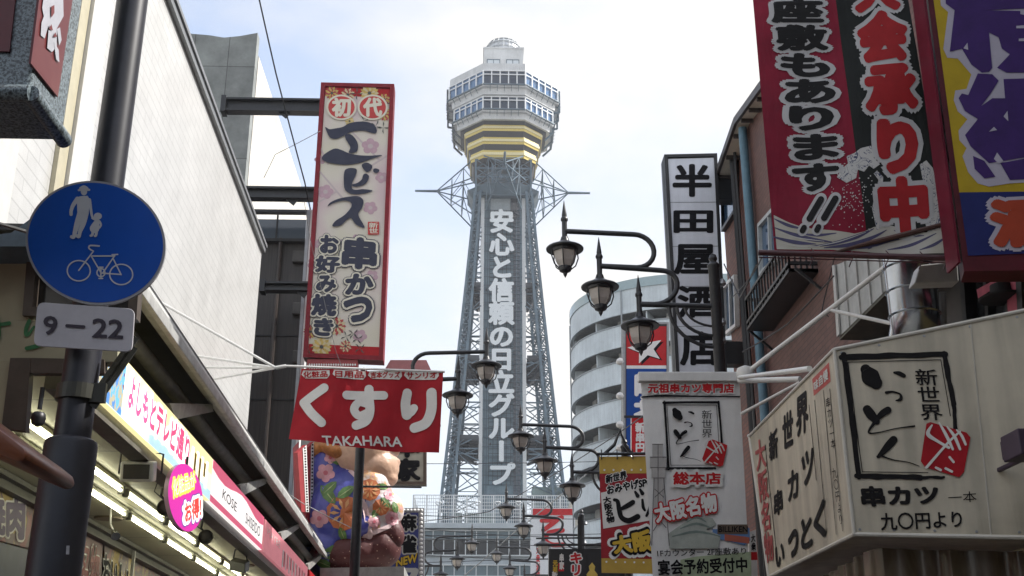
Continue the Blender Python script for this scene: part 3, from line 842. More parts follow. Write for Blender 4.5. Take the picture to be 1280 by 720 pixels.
def wall_window(parent, pl, q, framecol, glass, bars=1, depth=.12, w=.07):
    mb = MB(); slab(mb, pl, q, .04, 0, h=.03); wv = mb.build('window', glass, parent)
    mb = MB(); rim(mb, pl, q, w, .05, depth, 0)
    c = corners(q)
    for k in range(1, bars + 1):
        u = k / (bars + 1)
        a, b = bil(c, u, 0.02), bil(c, u, .98)
        mb.bar(pl.px(*a, .06), pl.px(*b, .06), w * .8, .06)
    mb.build('window_frame', framecol, wv)
    return wv
wall_window(bk, pb, [(905, 214), (923, 188), (925, 262), (907, 290)], blackm, glassb, 0, .1)
wall_window(bk, pb, [(908, 358), (923, 343), (925, 408), (910, 420)], whitem, glassb, 1, .1)
pt = right(XB - .06)
wall_window(bk, pt, [(953, 280), (978, 252), (980, 322), (955, 345)], M('window_frame_grey', (0.42, 0.45, 0.46), .4, var=.1), glassb, 1, .1)
mb = MB(); p0, p1 = pt.px(935, 152, .12), pt.px(948, 420, .12); mb.path([p0 - Z * .15, Vector((p0.x, p0.y, 0.3))], .085, 10); mb.build('downpipe', M('blue_pipe', (0.10, 0.2, 0.27), .45, var=.15), bk, smooth=True)
mb = MB(); p0 = pb.px(923, 190, .14); mb.tube(p0, Vector((p0.x, p0.y, .3)), .06, n=8); mb.tube(p0 - Vector((0, .25, 0)), Vector((p0.x, p0.y - .25, .3)), .035, n=6); mb.build('cable_conduit', blackm, bk, smooth=True)
# window balcony
mb = MB()
xo = XB - .5
po_ = right(xo)
y0_, y1_ = po_.px(934, 395).y, po_.px(988, 345).y
za, zb = po_.px(935, 412).z, po_.px(933, 374).z
for zq in (za, za + .12, zb): mb.bar((xo, y0_, zq), (xo, y1_, zq), .05); mb.bar((xo, y0_, zq), (XB, y0_, zq), .05); mb.bar((xo, y1_, zq), (XB, y1_, zq), .05)
n = 15
for k in range(n + 1): yk = y0_ + (y1_ - y0_) * k / n; mb.bar((xo, yk, za), (xo, yk, zb), .028)
for k in range(5):
    xk = xo + .45 * k / 5
    for ye in (y0_, y1_): mb.bar((xk, ye, za), (xk, ye, zb), .028)
for k in range(7): yk = y0_ + (y1_ - y0_) * k / 6; mb.bar((xo, yk, za), (XB - .06, yk, za), .05)
for yk in (y0_ + .1, y1_ - .1): mb.bar((xo + .05, yk, za), (XB - .06, yk, za - .35), .04)
mb.box((xo + .02, y0_, za - .03), (XB - xo - .03, 0, 0), (0, y1_ - y0_, 0), (0, 0, .025))
mb.build('balcony_rail', blackm, bk)

# ------------------------------------------------------------------ vertical white shop sign
ph = front(22)
hs = thing('vertical_shop_sign', 'tall white vertical box sign with five black characters on the brick wall', 'sign', ph.px(870, 470))
qh = [(830, 194), (896, 192.5), (910, 500), (846.5, 500)]
mb = MB(); slab(mb, ph, qh, .42, 0); mb.build('cabinet', dkmetal, hs)
qi = [(835, 199), (893, 197.5), (906, 498), (851, 498)]
mb = MB(); poly(mb, ph, qi, 0, .012); mb.build('face_panel', M('acrylic_white', (0.66, 0.69, 0.76), .35, var=.10, nscale=.8, streak=.5), hs, fix=False)
mb = MB()
for y in (253, 308, 358, 408): 
    a = (y - 199) / 299; x0_, x1_ = 835 + 16 * a, 893 + 13 * a
    poly(mb, ph, [(x0_, y), (x1_, y - .5), (x1_, y + .5), (x0_, y + .8)], 0, .015)
mb.build('panel_joint', M('joint_grey', (0.25, .27, .3), .5, var=0), hs, fix=False)
mb = MB()
for ch, q in zip('半田屋酒店', ((840, 205, 890, 247), (841, 263, 892, 292), (841, 305, 895, 344), (846, 357, 898, 398), (849, 414, 900, 458))):
    text(mb, ph, ch, q, 0, bold=.035, h=.018)
mb.build('lettering', ink, hs, fix=False)
mb = MB(); rim(mb, ph, qh, .07, .3, .04); mb.build('frame', blackm, hs)
for (y0, y1) in ((219, 247), (425, 453)):
    mb = MB(); a, b = ph.px(897, y0), ph.px(897, y1); mb.box((a.x, 22.08, b.z), (XB - a.x, 0, 0), (0, .3, 0), (0, 0, a.z - b.z)); mb.build('support_beam', blackm, hs)

# ------------------------------------------------------------------ cream siding building beside the brick one
XS = 4.75
pw = right(XS)
sb = thing('siding_building', 'grey shop house with pale siding gable and dark plank soffit above the box sign', 'building', (XS + 2, 8, 0))
mb = MB(); mb.box((XS, -6, 0), (7, 0, 0), (0, 16.3, 0), (0, 0, 5.6)); mb.build('wall', M('ochre_wall', (0.24, 0.18, 0.07), .7, var=.2), sb)
mb = MB(); mb.box((XS + .5, -6, 5.6), (6, 0, 0), (0, 15.6, 0), (0, 0, 4.6)); mb.build('upper_wall', M('dark_upper_wall', (0.075, 0.06, 0.055), .6, var=.25, streak=.4), sb)
sid = M('pale_siding', (0.42, 0.43, 0.42), .5, var=.15, streak=.6)
pe = right(XS - .55)
mb = MB(); slab(mb, pe, [(1043, 332), (1126, 300), (1132, 338), (1049, 421)], .1, 0); slab(mb, pe, [(1043, 332), (1046, 331), (1052, 418), (1049, 421)], .02, 1, h=.03)
for k in range(1, 6):
    u = k / 6; a = bil([(1043, 332), (1126, 300), (1132, 338), (1049, 421)], u, 0); b = bil([(1043, 332), (1126, 300), (1132, 338), (1049, 421)], u, 1)
    mb.bar(pe.px(*a, .01), pe.px(*b, .01), .02, m=1)
mb.build('siding', [sid, lgrey], sb)
a, b = pe.px(1049, 421), pe.px(1132, 338)
mb = MB()
for k in range(11):
    u0, u1 = k / 11, (k + .9) / 11
    p0, p1 = a.lerp(b, u0), a.lerp(b, u1)
    mb.prism([p0, p1, Vector((XS, p1.y, p1.z)), Vector((XS, p0.y, p0.z))], (0, 0, -.02))
mb.prism([a - Z * .04, b - Z * .04, Vector((XS, b.y, b.z - .04)), Vector((XS, a.y, a.z - .04))], (0, 0, .03))
mb.build('soffit', M('soffit_planks', (0.11, 0.105, 0.075), .6, var=.25), sb)
wall_window(sb, pw, [(1082, 424), (1116, 398), (1122, 470), (1086, 480)], blackm, glassd, 0, .06)
pd = right(XS - .05)
mb = MB(); slab(mb, pd, [(1158, 340), (1212, 330), (1218, 400), (1164, 410)], .04, 0, h=.05); mb.build('dark_panel', M('dark_board', (0.045, 0.038, 0.035), .5, var=.25), sb)
wv = wall_window(sb, pd, [(1216, 332), (1295, 318), (1300, 410), (1222, 412)], blackm, M('window_dim', (0.03, 0.032, 0.035), .12, var=0), 2, .14, .1)
po = right(XS - .16)
mb = MB(); poly(mb, po, [(1222, 362), (1246, 349), (1248, 358), (1224, 373)], 0, .01); poly(mb, po, [(1258, 348), (1268, 344), (1277, 350), (1283, 398), (1262, 400)], 0, .01)
tag(mb.build('pink_clothes', M('pink_cloth', (0.5, 0.11, 0.16), .7, var=.2), base=po.px(1260, 390), fix=False), 'pink clothes hanging behind the upper window on the right', 'clothes')
mb = MB(); c_ = po.px(1262, 374, .06); mb.lathe(c_, [(.19, 0), (.20, .015), (.10, .04), (.09, .13), (.04, .15)], 18); tag(mb.build('black_hat', M('black_felt', (.02, .02, .022), .8, var=.1), base=c_, smooth=True), 'black brimmed hat on show in the upper window', 'hat')
# steel duct
dc = pe.px(1153, 400)
dt = thing('steel_duct', 'shiny spiral steel exhaust duct rising above the beige box sign', 'duct', (XS - .62, dc.y, 2))
xd = XS - .62; yd = front(dc.y)
pts = [(xd, dc.y, 8.0), (xd, dc.y, pe.px(1153, 396).z), (xd + .02, dc.y + .05, pe.px(1153, 405).z), (xd + .1, dc.y + .5, pe.px(1153, 430).z), (xd + .2, dc.y + 1.1, pe.px(1153, 470).z)]
stl = M('galvanised_steel', (0.50, 0.54, 0.60), .2, 1.0, var=.15, nscale=3)
mb = MB(); mb.path(pts, .23, 20); mb.build('pipe', stl, dt, smooth=True)
mb = MB()
z_ = pts[1][2]
while z_ < 8: mb.lathe((xd, dc.y, z_), [(.232, 0), (.246, .012), (.232, .024)], 20, capped=False); z_ += .24
mb.build('seam', stl, dt, smooth=True)
# vent hood
vh = pe.px(1168, 345)
mb = MB(); pv = front(vh.y - .3)
slab(mb, pv, [(1150, 331), (1197, 326), (1199, 352), (1143, 354)], .16, 0)
o_ = mb.build('vent_hood', M('vent_white', (0.5, 0.5, 0.49), .4, var=.12), base=vh, bevel=.012); tag(o_, 'white metal vent hood next to the steel duct', 'vent hood')
mb = MB(); pl_ = right(XS - .3); mb.path([pl_.px(1178, 365), pl_.px(1180, 420)], .035, 8); tag(mb.build('drain_pipe', lgrey, base=pl_.px(1180, 420), smooth=True), 'thin pale drain pipe between the steel duct and dark board', 'pipe')

# ------------------------------------------------------------------ yellow topped red banner
py_ = Pl((0, 16, 0), (-.12, -1, 0))
yb = thing('souvenir_banner', 'red banner with yellow edges and black brush lettering hanging by the street lamp', 'banner', py_.px(785, 717))
qy = [(749, 571), (852, 570), (858, 718), (752, 716)]
def wavy(pl, q, amp, ph_, nu=14, nv=20, depth=0.012):
    q = corners(q)
    def fn(u, v):
        return pl.px(*bil(q, u, v), amp * math.sin(u * 7 + ph_ + v * 2.2) * (.3 + v * .7))
    return fn
mb = MB(); slab(mb, py_, qy, .015, 0); mb.build('cloth', M('banner_red', (0.36, 0.03, 0.04), .6, var=.12, nscale=3), yb)
for v0, v1 in ((0, .145), (.875, 1)):
    mb = MB(); poly(mb, py_, [bil(qy, 0, v0), bil(qy, 1, v0), bil(qy, 1, v1), bil(qy, 0, v1)], 0, .004)
    for k in range(9): disc(mb, py_, *bil(qy, .06 + k * .11, v1 - .03 if v0 == 0 else v0 + .03), 1.3, 1.3, 1, .007, 8)
    mb.build('border', [M('banner_yellow', (0.52, 0.34, 0.05), .6, var=.08), white], yb, fix=False)
mb = MB()
poly(mb, py_, [(751, 616), (852, 594), (856, 643), (754, 661)], 0, .006)
mb.build('white_strip', offwhite, yb, fix=False)
mb = MB()
text(mb, py_, '新世界', [(757, 594), (783, 588), (784, 599), (757, 605)], 1, bold=.12, h=.008); text(mb, py_, '新世界', [(757, 594), (783, 588), (784, 599), (757, 605)], 0, bold=.05, h=.012)
q_ = [(758, 607), (822, 594), (823, 606), (759, 619)]
text(mb, py_, 'おみやげSPOT', q_, 1, bold=.13, h=.008); text(mb, py_, 'おみやげSPOT', q_, 0, bold=.05, h=.012)
text(mb, py_, '大阪名物', [(753, 622), (763, 620), (769, 652), (759, 655)], 0, bold=.05, h=.01, vertical=True)
stroke(mb, py_, [(768, 625, 4), (772, 627, 5), (774, 637, 6), (777, 647, 6), (786, 651, 7), (797, 646, 7)], 0, .012)
stroke(mb, py_, [(775, 637, 4), (783, 633, 6), (791, 628, 6)], 0, .014)
stroke(mb, py_, [(794, 615, 3), (797, 620, 5)], 0, .012); stroke(mb, py_, [(800, 612, 3), (803, 617, 5)], 0, .012)
stroke(mb, py_, [(803, 625, 3), (804, 634, 4), (806, 638, 3)], 0, .012); stroke(mb, py_, [(813, 622, 4), (813, 634, 5), (808, 645, 3)], 0, .012)
mb.build('lettering', [ink, white], yb, fix=False)
mb = MB(); q_ = [(760, 668), (812, 656), (814, 692), (764, 697)]
text(mb, py_, '大阪名物', [(760, 668), (862, 646), (866, 688), (764, 697)], 0, bold=.16, h=.008); text(mb, py_, '大阪名物', [(762, 670), (861, 648), (865, 686), (766, 695)], 1, bold=.11, h=.013); text(mb, py_, '大阪名物', [(764, 672), (860, 650), (864, 684), (768, 693)], 2, bold=.06, h=.018)
mb.build('yellow_lettering', [white, ink, yellow], yb, fix=False)
mb = MB(); a, b = py_.px(745, 568, .03), py_.px(860, 567, .03); mb.tube(a, b, .02, n=8)
for k in range(6): c_ = a.lerp(b, .06 + k * .17); mb.tube(c_ + Z * .06, c_ - Z * .08, .008, n=5)
c_ = py_.px(774, 545); mb.path([py_.px(755, 568), py_.px(768, 556), py_.px(775, 538), py_.px(781, 556), py_.px(790, 568)], .025, 6)
mb.build('hanging_rod', dkmetal, yb)

# ------------------------------------------------------------------ dark sign low down on the right
pk = front(27)
kb = thing('restaurant_sign', 'black sign board with white edged red katakana under the arched lamp', 'sign', pk.px(720, 740))
mb = MB(); slab(mb, pk, (686, 686, 790, 760), .25, 0); mb.build('board', blackm, kb)
mb = MB(); text(mb, pk, 'キリン', (712, 690, 728, 735), 1, bold=.14, h=.006, vertical=True); text(mb, pk, 'キリン', (712, 690, 728, 735), 2, bold=.05, h=.01, vertical=True)
text(mb, pk, '串家', (699, 692, 705, 712), 0, bold=.05, h=.006, vertical=True); text(mb, pk, '元祖', (691, 700, 697, 716), 3, bold=.05, h=.006, vertical=True)
text(mb, pk, '新世界', (690, 714, 697, 740), 0, bold=.05, h=.006, vertical=True)
poly(mb, pk, corners((698, 704, 705, 714)), 2, .004)
mb.build('lettering', [offwhite, white, redbright, yellow], kb, fix=False)
mb = MB(); pts = [(735, 724), (733, 718), (737, 713), (736, 708), (740, 703), (744, 708), (743, 713), (747, 718), (746, 730), (735, 730)]; poly(mb, pk, pts, 0, .006); mb.build('gold_mark', gold, kb, fix=False)
mb = MB(); a, b = pk.px(670, 681), pk.px(760, 681); mb.tube(a, b, .03, n=6); a, b = pk.px(670, 673), pk.px(760, 672); mb.tube(a, b, .02, n=6); mb.bar(pk.px(724.5, 690), pk.px(724.5, 646), .09); mb.build('hanging_rod', blackm, kb)
# red and white billboard in front of the tower building
pr = front(110)
rb = thing('red_white_billboard', 'white billboard with red band and curved red mark below the tower', 'sign', pr.px(690, 720))
mb = MB(); slab(mb, pr, (664, 635, 719, 735), 1.2, 0); mb.build('board', M('billboard_white', (0.72, 0.74, 0.76), .45, var=.06), rb)
mb = MB(); poly(mb, pr, corners((666, 636, 718.5, 644)), 0, .05)
stroke(mb, pr, [(677, 651, 5), (692, 650, 6), (702, 647, 6)], 0, .05); stroke(mb, pr, [(700, 648, 4), (690, 655, 6), (679, 663, 5)], 0, .07)
stroke(mb, pr, [(686, 666, 6), (695, 664, 6), (703, 663, 6)], 0, .06); stroke(mb, pr, [(684, 668, 5), (682, 676, 6), (690, 681, 6), (703, 681, 6)], 0, .09)
text(mb, pr, '大衆酒場', (670, 682, 675, 725), 0, bold=.03, h=.05, vertical=True)
mb.build('red_mark', redbright, rb, fix=False)
# pale building behind it
pq = front(118)
mb = MB(); a, b = pq.px(712, 600), pq.px(800, 600); mb.box((a.x, 118, 0), (14, 0, 0), (0, 12, 0), (0, 0, pq.px(730, 628).z))
for k in range(3): mb.box((a.x, 117.7, pq.px(730, 640 + 25 * k).z), (14, 0, 0), (0, .28, 0), (0, 0, .3))
tag(mb.build('corner_building', M('cream_wall', (0.52, 0.5, 0.43), .6, var=.15), base=(a.x, 118, 0)), 'cream building with ledges right of the red and white billboard', 'building')

# ------------------------------------------------------------------ long white hanging banner
pi_ = Pl((0, 12.5, 0), (.05, -1, 0))
ib = thing('skewer_banner', 'long white banner with brush logo box and red lettering on a white rod', 'banner', pi_.px(868, 720))
qb = [(801, 474), (924, 474), (938, 740), (817, 740)]
bw_ = M('banner_white', (0.80, 0.80, 0.79), .8, var=.07, nscale=2.5)
fn = wavy(pi_, qb, .012, .4)
mb = MB(); mb.grid(fn, 18, 28); mb.build('cloth', bw_, ib, smooth=True)
H0 = .022
mb = MB(); text(mb, pi_, '元祖串カツ専門店', (808, 479, 918, 493), 1, bold=.1, h=H0); text(mb, pi_, '元祖串カツ専門店', (809, 480, 917, 492), 0, bold=.045, h=H0 + .004)
stroke(mb, pi_, [(802, 497, 2), (825, 495.5, 2.6), (870, 496, 2), (924, 496.5, 1.6)], 2, H0)
# logo box
LOGO = [(829, 503, 898.5, 503.5), (898.5, 503.5, 901.5, 585)]
for a_, b_, w in (((829, 504), (897, 503.5), 3.2), ((897.5, 503), (902, 560), 3), ((830, 503), (835, 587), 3.2), ((833, 586), (893, 586), 3.2)):
    stroke(mb, pi_, [(*a_, w), ((a_[0] + b_[0]) / 2 + .3, (a_[1] + b_[1]) / 2 - .3, w * .85), (*b_, w)], 2, H0)
for a_, b_ in (((833, 507), (895, 507)), ((895, 507), (898, 556)), ((833, 507), (838, 582)), ((838, 582), (888, 582))): stroke(mb, pi_, [(*a_, .7), (*b_, .7)], 2, H0 + .002, 3)
def logo(mb, pl, X, m, h):
    """the brush-drawn shop name; X maps the big sign's photo pixels to this place"""
    def S(pts, hh=0): stroke(mb, pl, [(*X(x, y), w * X.k) for x, y, w in pts], m, h + hh)
    S([(1082, 462, 13), (1088, 471, 23), (1095, 479, 16)]); S([(1118, 466, 3), (1124, 467, 5.5), (1130, 470, 5)])
    S([(1108, 491, 4), (1116, 490, 2.5), (1125, 493, 2.5), (1126, 499, 4.5), (1120, 501, 1.5)])
    S([(1084, 512, 11), (1089, 519, 12), (1096, 527, 8)]); S([(1110, 513, 9), (1102, 518, 8), (1092, 530, 4), (1086, 541, 2.5), (1098, 541, 1.6), (1120, 536, 1.4), (1143, 533, 2.4)], .003)
    S([(1117, 550, 10), (1110, 558, 10), (1099, 570, 5), (1097, 571, 3)]); S([(1099, 569, 2.5), (1116, 575, 1.6), (1135, 578, 1.2), (1149, 583, 1)], .003)
class Aff:
    def __init__(s, a, b, c, d, e, f, k): s.p = (a, b, c, d, e, f); s.k = k
    def __call__(s, x, y): a, b, c, d, e, f = s.p; return (a * x + b * y + c, d * x + e * y + f)
kx, ky = (895 - 833) / (1187 - 1060), (582 - 507) / (592 - 450)
logo(mb, pi_, Aff(kx, 0, 833 - kx * 1062, 0, ky, 507 - ky * 450, .48), 2, H0)
text(mb, pi_, '新世界', (876, 513, 890, 548), 2, bold=.0, h=H0 + .001, vertical=True)
text(mb, pi_, '総本店', [(838, 588), (902, 589), (903, 608), (839, 609)], 1, bold=.13, h=H0 + .004); text(mb, pi_, '総本店', [(840, 590), (900, 591), (901, 606), (841, 607)], 0, bold=.04, h=H0 + .008)
q_ = [(815, 631), (893, 615), (897, 640), (820, 655)]
text(mb, pi_, '大阪名物', q_, 0, bold=.13, h=H0 + .004); text(mb, pi_, '大阪名物', q_, 1, bold=.05, h=H0 + .009)
text(mb, pi_, '1Fカウンター 2F座敷あり', [(820, 687), (932, 684), (932, 694), (821, 697)], 2, bold=.01, h=H0 + .002)
text(mb, pi_, '宴会予約受付中', [(821, 700), (933, 696), (934, 716), (822, 720)], 2, bold=.03, h=H0 + .002)
text(mb, pi_, 'BILLIKEN', [(897, 658), (934, 658), (934, 666), (897, 666)], 2, bold=.02, h=H0 + .004)
mb.build('lettering', [redbright, white, ink], ib, fix=False)
# seal with a white hand-drawn mark
def seal(mb, pl, pts, X, h):
    poly(mb, pl, pts, 0, h)
    for st in ([(1165, 532, 2), (1160, 543, 5), (1172, 552, 3.5), (1186, 560, 3.5)], [(1174, 529, 2), (1183, 545, 4), (1191, 562, 3)], [(1184, 534, 2), (1193, 546, 4), (1200, 562, 3)], [(1196, 538, 2), (1202, 545, 3.5), (1207, 556, 3)], [(1200, 540, 2.5), (1185, 554, 3), (1158, 585, 3.5)], [(1187, 572, 3), (1192, 578, 3)], [(1170, 585, 3), (1176, 588, 3)], [(1182, 586, 3), (1190, 590, 3)]):
        stroke(mb, pl, [(*X(x, y), w * X.k) for x, y, w in st], 1, h + .003 + random.random() * .002)
mb = MB(); seal(mb, pi_, [(885, 552), (890, 550), (908, 557), (908, 560), (903, 582), (899, 584), (879, 578), (877, 574)], Aff(.5, 0, 892 - .5 * 1182, 0, .5, 566 - .5 * 560, .5), H0 + .006); mb.build('red_seal', [redbright, offwhite], ib, fix=False)
# printed tower, castle and figure-free ground on the banner
mb = MB()
for q in ((815, 556, 828, 573), (812, 572, 832, 586), (814, 585, 831, 598), (817, 597, 829, 640)): poly(mb, pi_, corners(q), 0, H0 + .001 + q[1] * 1e-6)
for a_, b_ in (((815, 556), (828, 556)), ((812, 572), (833, 572)), ((813, 585), (832, 585)), ((816, 598), (830, 598)), ((817, 598), (814, 682)), ((829, 598), (836, 682)), ((822, 556), (822, 640)), ((815, 640), (832, 660)), ((832, 640), (816, 664)), ((818, 612), (829, 622)), ((829, 612), (818, 622))): stroke(mb, pi_, [(*a_, 1), (*b_, 1)], 1, H0 + .004, 2)
poly(mb, pi_, [(834, 668), (860, 650), (868, 646), (890, 648), (895, 656), (882, 662), (900, 670), (897, 686), (836, 686)], 2, H0 + .001)
for y, w in ((650, 12), (658, 20), (668, 30)): stroke(mb, pi_, [(870 - w, y + 3, 1.2), (870, y - 3, 3.2), (870 + w, y + 3, 1.2)], 3, H0 + .003, 4)
poly(mb, pi_, [(890, 662), (936, 660), (937, 676), (930, 682), (890, 672)], 4, H0 + .0005); poly(mb, pi_, [(905, 668), (936, 672), (936, 680), (905, 676)], 5, H0 + .0028)
poly(mb, pi_, [(850, 700), (870, 696), (938, 690), (939, 738), (850, 738)], 6, H0 + .0004)
poly(mb, pi_, [(896, 656), (934, 656), (934, 668), (896, 668)], 7, H0 + .003)
mb.build('printed_picture', [M('pale_grey_print', (0.45, 0.44, 0.43), .6, var=.1), M('grey_line', (0.14, 0.13, 0.13), .6, var=0), M('castle_green', (0.42, 0.46, 0.42), .6, var=.2), M('castle_roof', (0.2, 0.26, 0.24), .6, var=.2), M('print_blue', (0.12, 0.24, 0.48), .6, var=.15), M('print_orange', (0.45, 0.12, 0.08), .6, var=.1), M('print_pale_green', (0.42, 0.5, 0.33), .6, var=.25), M('print_brown', (0.14, 0.10, 0.07), .6, var=.2)], ib, fix=False)
mb = MB(); a, b = pi_.px(797, 473, .02), pi_.px(928, 473, .02); mb.box(a + Vector((0, -.05, -.05)), b - a, (0, .09, 0), (0, 0, .11)); mb.build('top_rail', whitem, ib, bevel=.01)

# ------------------------------------------------------------------ beige box sign
Y8 = 8.0
A0 = aty(1043, 437, Y8); B0 = aty(1068, 668, Y8)
C0, D0 = level(A0.z).px(936, 546), level(B0.z).px(962, 722)
fv = Vector((3.75 - A0.x, 7.55 - A0.y, 0)); nf = Vector((fv.y, -fv.x, 0)).normalized()
if nf.y > 0: nf = -nf
pf = Pl((A0 + B0) / 2, nf)
sl = Vector((C0.x - A0.x, C0.y - A0.y, 0)); ns = Vector((-sl.y, sl.x, 0)).normalized()
if ns.x > 0: ns = -ns
psd = Pl((A0 + B0) / 2, ns)
xs = thing('skewer_box_sign', 'big beige box sign with black brush logo frame and red seal', 'sign', ((A0 + B0) / 2))
beige = M('beige_acrylic', (0.52, 0.475, 0.375), .42, var=.2, nscale=1.0, streak=.9)
a1, b1 = pf.px(1043, 437), pf.px(1068, 668); a2, b2 = pf.px(1330, 378), pf.px(1330, 673)
c1, d1 = psd.px(937, 545), psd.px(961, 721)
mb = MB()
back = Vector((0, 2.9, 0))
mb.v += [a1, b1, b2, a2, c1, d1, Vector((b2.x, d1.y, d1.z)), Vector((a2.x, c1.y, c1.z))]
for f in ((0, 1, 2, 3), (0, 4, 5, 1), (4, 7, 6, 5), (3, 2, 6, 7), (0, 3, 7, 4), (1, 5, 6, 2)): mb.f.append(f); mb.m.append(0)
mb.build('cabinet', beige, xs, bevel=.008)
trim = M('beige_trim', (0.60, 0.58, 0.52), .4, var=.1)
mb = MB()
for p_, q_ in ((a1, a2), (b1, b2), (a1, b1), (a1, c1), (b1, d1), (c1, d1)): mb.tube(p_, q_, .016, n=8)
mb.build('edge_trim', trim, xs, smooth=True)
mb = MB(); h_ = .006
for a_, b_, w in (((1052, 447), (1182, 443), 8), ((1180, 442), (1192, 505), 7), ((1192, 505), (1197, 566), 6), ((1055, 444), (1074, 597), 8), ((1071, 595), (1150, 597), 7.5), ((1145, 597), (1180, 597), 4)):
    n_ = 9; pts = []
    for k in range(n_ + 1):
        u = k / n_; pts.append((a_[0] + (b_[0] - a_[0]) * u + random.uniform(-.5, .5), a_[1] + (b_[1] - a_[1]) * u + random.uniform(-.5, .5), w * random.uniform(.78, 1.05)))
    stroke(mb, pf, pts, 0, h_ + random.random() * .001, 3)
for a_, b_ in (((1060, 453), (1176, 450)), ((1176, 450), (1188, 520)), ((1060, 453), (1078, 590)), ((1078, 590), (1160, 591))): stroke(mb, pf, [(*a_, 1), (*b_, 1)], 0, h_ + .002, 3)
logo(mb, pf, Aff(1, 0, 0, 0, 1, 0, 1), 0, h_)
text(mb, pf, '新世界', [(1142, 461), (1171, 461), (1180, 526), (1151, 526)], 0, bold=.012, h=h_, vertical=True)
text(mb, pf, '串カツ', [(1074, 608), (1172, 606), (1175, 631), (1078, 634)], 0, bold=.05, h=h_)
text(mb, pf, '一本', [(1184, 616), (1221, 613), (1222, 628), (1185, 629)], 0, bold=.0, h=h_)
text(mb, pf, '九〇円より', [(1099, 641), (1202, 638), (1204, 660), (1101, 664)], 0, bold=.02, h=h_)
mb.build('lettering', M('black_brush', (0.012, 0.011, 0.012), .7, var=.1, spec=.15), xs, fix=False)
for u in (.03, .2, .4, .6, .8):
    for a_, b_ in ((a1, a2), (b1, b2)):
        mb = MB(); c_ = a_.lerp(b_, u) + (Z * -.035 if a_ is a1 else Z * .035); mb.lathe(c_ + pf.n * .0, [(.010, 0), (.009, .004)], 8, axis=pf.n); mb.build('screw', steel, xs)
mb = MB(); mb.bar(pf.px(1213, 402, .002), pf.px(1239, 671, .002), .008, .006); mb.build('panel_seam', trim, xs)
mb = MB(); seal(mb, pf, [(1158, 530), (1163, 528), (1208, 541), (1213, 547), (1205, 590), (1199, 597), (1156, 584), (1151, 577)], Aff(1, 0, 0, 0, 1, 0, 1), h_ + .004); mb.build('red_seal', [M('seal_red', (0.40, 0.012, 0.02), .5, var=.15), offwhite], xs, fix=False)
mb = MB()
def st(t, q, m, b=.03, v=True): text(mb, psd, t, q, m, bold=b, h=.006, vertical=v)
st('大阪名物', [(943, 553), (956, 545), (969, 700), (958, 706)], 1, .03)
for t, q in (('新世界', [(962, 566), (1006, 530), (1009, 556), (968, 588)]),):
    pass
def row(t, a, b, ha, hb, m=0, bold=.04):
    n = len(t)
    for i, ch in enumerate(t):
        u = i / (n - 1); cx_ = a[0] + (b[0] - a[0]) * u; cy_ = a[1] + (b[1] - a[1]) * u; hw_ = 5.5 + 2.3 * u; hh = ha + (hb - ha) * u
        text(mb, psd, ch, [(cx_ - hw_, cy_ - hh + hw_ * .85), (cx_ + hw_, cy_ - hh - hw_ * .85), (cx_ + hw_ + 1, cy_ + hh - hw_ * .6), (cx_ - hw_ + 1, cy_ + hh + hw_ * .6)], m, bold=bold, h=.006)
row('新世界', (967, 556), (1003, 518), 19, 26)
row('串カツ', (973, 628), (1010, 584), 16, 22)
row('いっとく', (975, 694), (1025, 651), 14, 24)
st('串カツ一本', [(1032, 498), (1038, 495), (1046, 560), (1040, 562)], 0, 0.0)
st('九〇円より', [(1040, 585), (1046, 583), (1056, 655), (1050, 657)], 0, 0.0)
for a_, b_ in (((957, 556), (972, 700)), ((1019, 500), (1034, 665)), ((1030, 488), (1046, 668)), ((1038, 486), (1054, 664)), ((1012, 506), (1021, 600))):
    stroke(mb, psd, [(*a_, .6), (*b_, .6)], 0, .005, 2)
mb.build('side_lettering', [M('black_brush', (0, 0, 0)), M('faded_red', (0.4, .06, .06), .5, var=.2)], xs, fix=False)
mb = MB(); q_ = [(1016, 474), (1037, 453), (1039, 477), (1018, 495)]; poly(mb, psd, q_, 0, .005); text(mb, psd, '味自慢', [(1018, 478), (1036, 459), (1037, 474), (1019, 490)], 1, bold=.03, h=.009)
mb.build('red_label', [M('label_red', (0.5, .06, .05), .5, var=.1), offwhite], xs, fix=False)
# stay rods of the banner and the box sign
P = lambda x, y, Y: aty(x, y, Y)
rods = thing('stay_rods', 'white stay rods with a ball joint bracing the white banner from the wall', 'rods', P(935, 466, 12.4))
for a_, b_, r_ in ((P(932, 467, 12.4), right(XS - .64).px(1108, 333), .028), (P(924, 472, 12.4), level(A0.z + .12).px(1012, 461), .024), (P(924, 476, 12.4), P(1000, 474, 11.6), .03), (P(927, 517, 12.4), P(1000, 478, 11.6), .018), (P(936, 545, 12.4), P(946, 545, 12.0), .02)):
    mb = MB(); mb.tube(a_, b_, r_, n=10); mb.build('rod', whitem, rods, smooth=True)
a_ = P(932, 467, 12.4); b_ = right(XS - .64).px(1108, 333); m_ = a_.lerp(b_, .62)
mb = MB(); mb.tube(m_, m_ + Vector((.55, -1.0, -.55)), .02, n=8); mb.build('rod', whitem, rods, smooth=True)
mb = MB(); mb.lathe(a_, [(.02, -.09), (.09, -.06), (.11, 0), (.09, .06), (.02, .09)], 14); mb.build('ball_joint', whitem, rods, smooth=True)
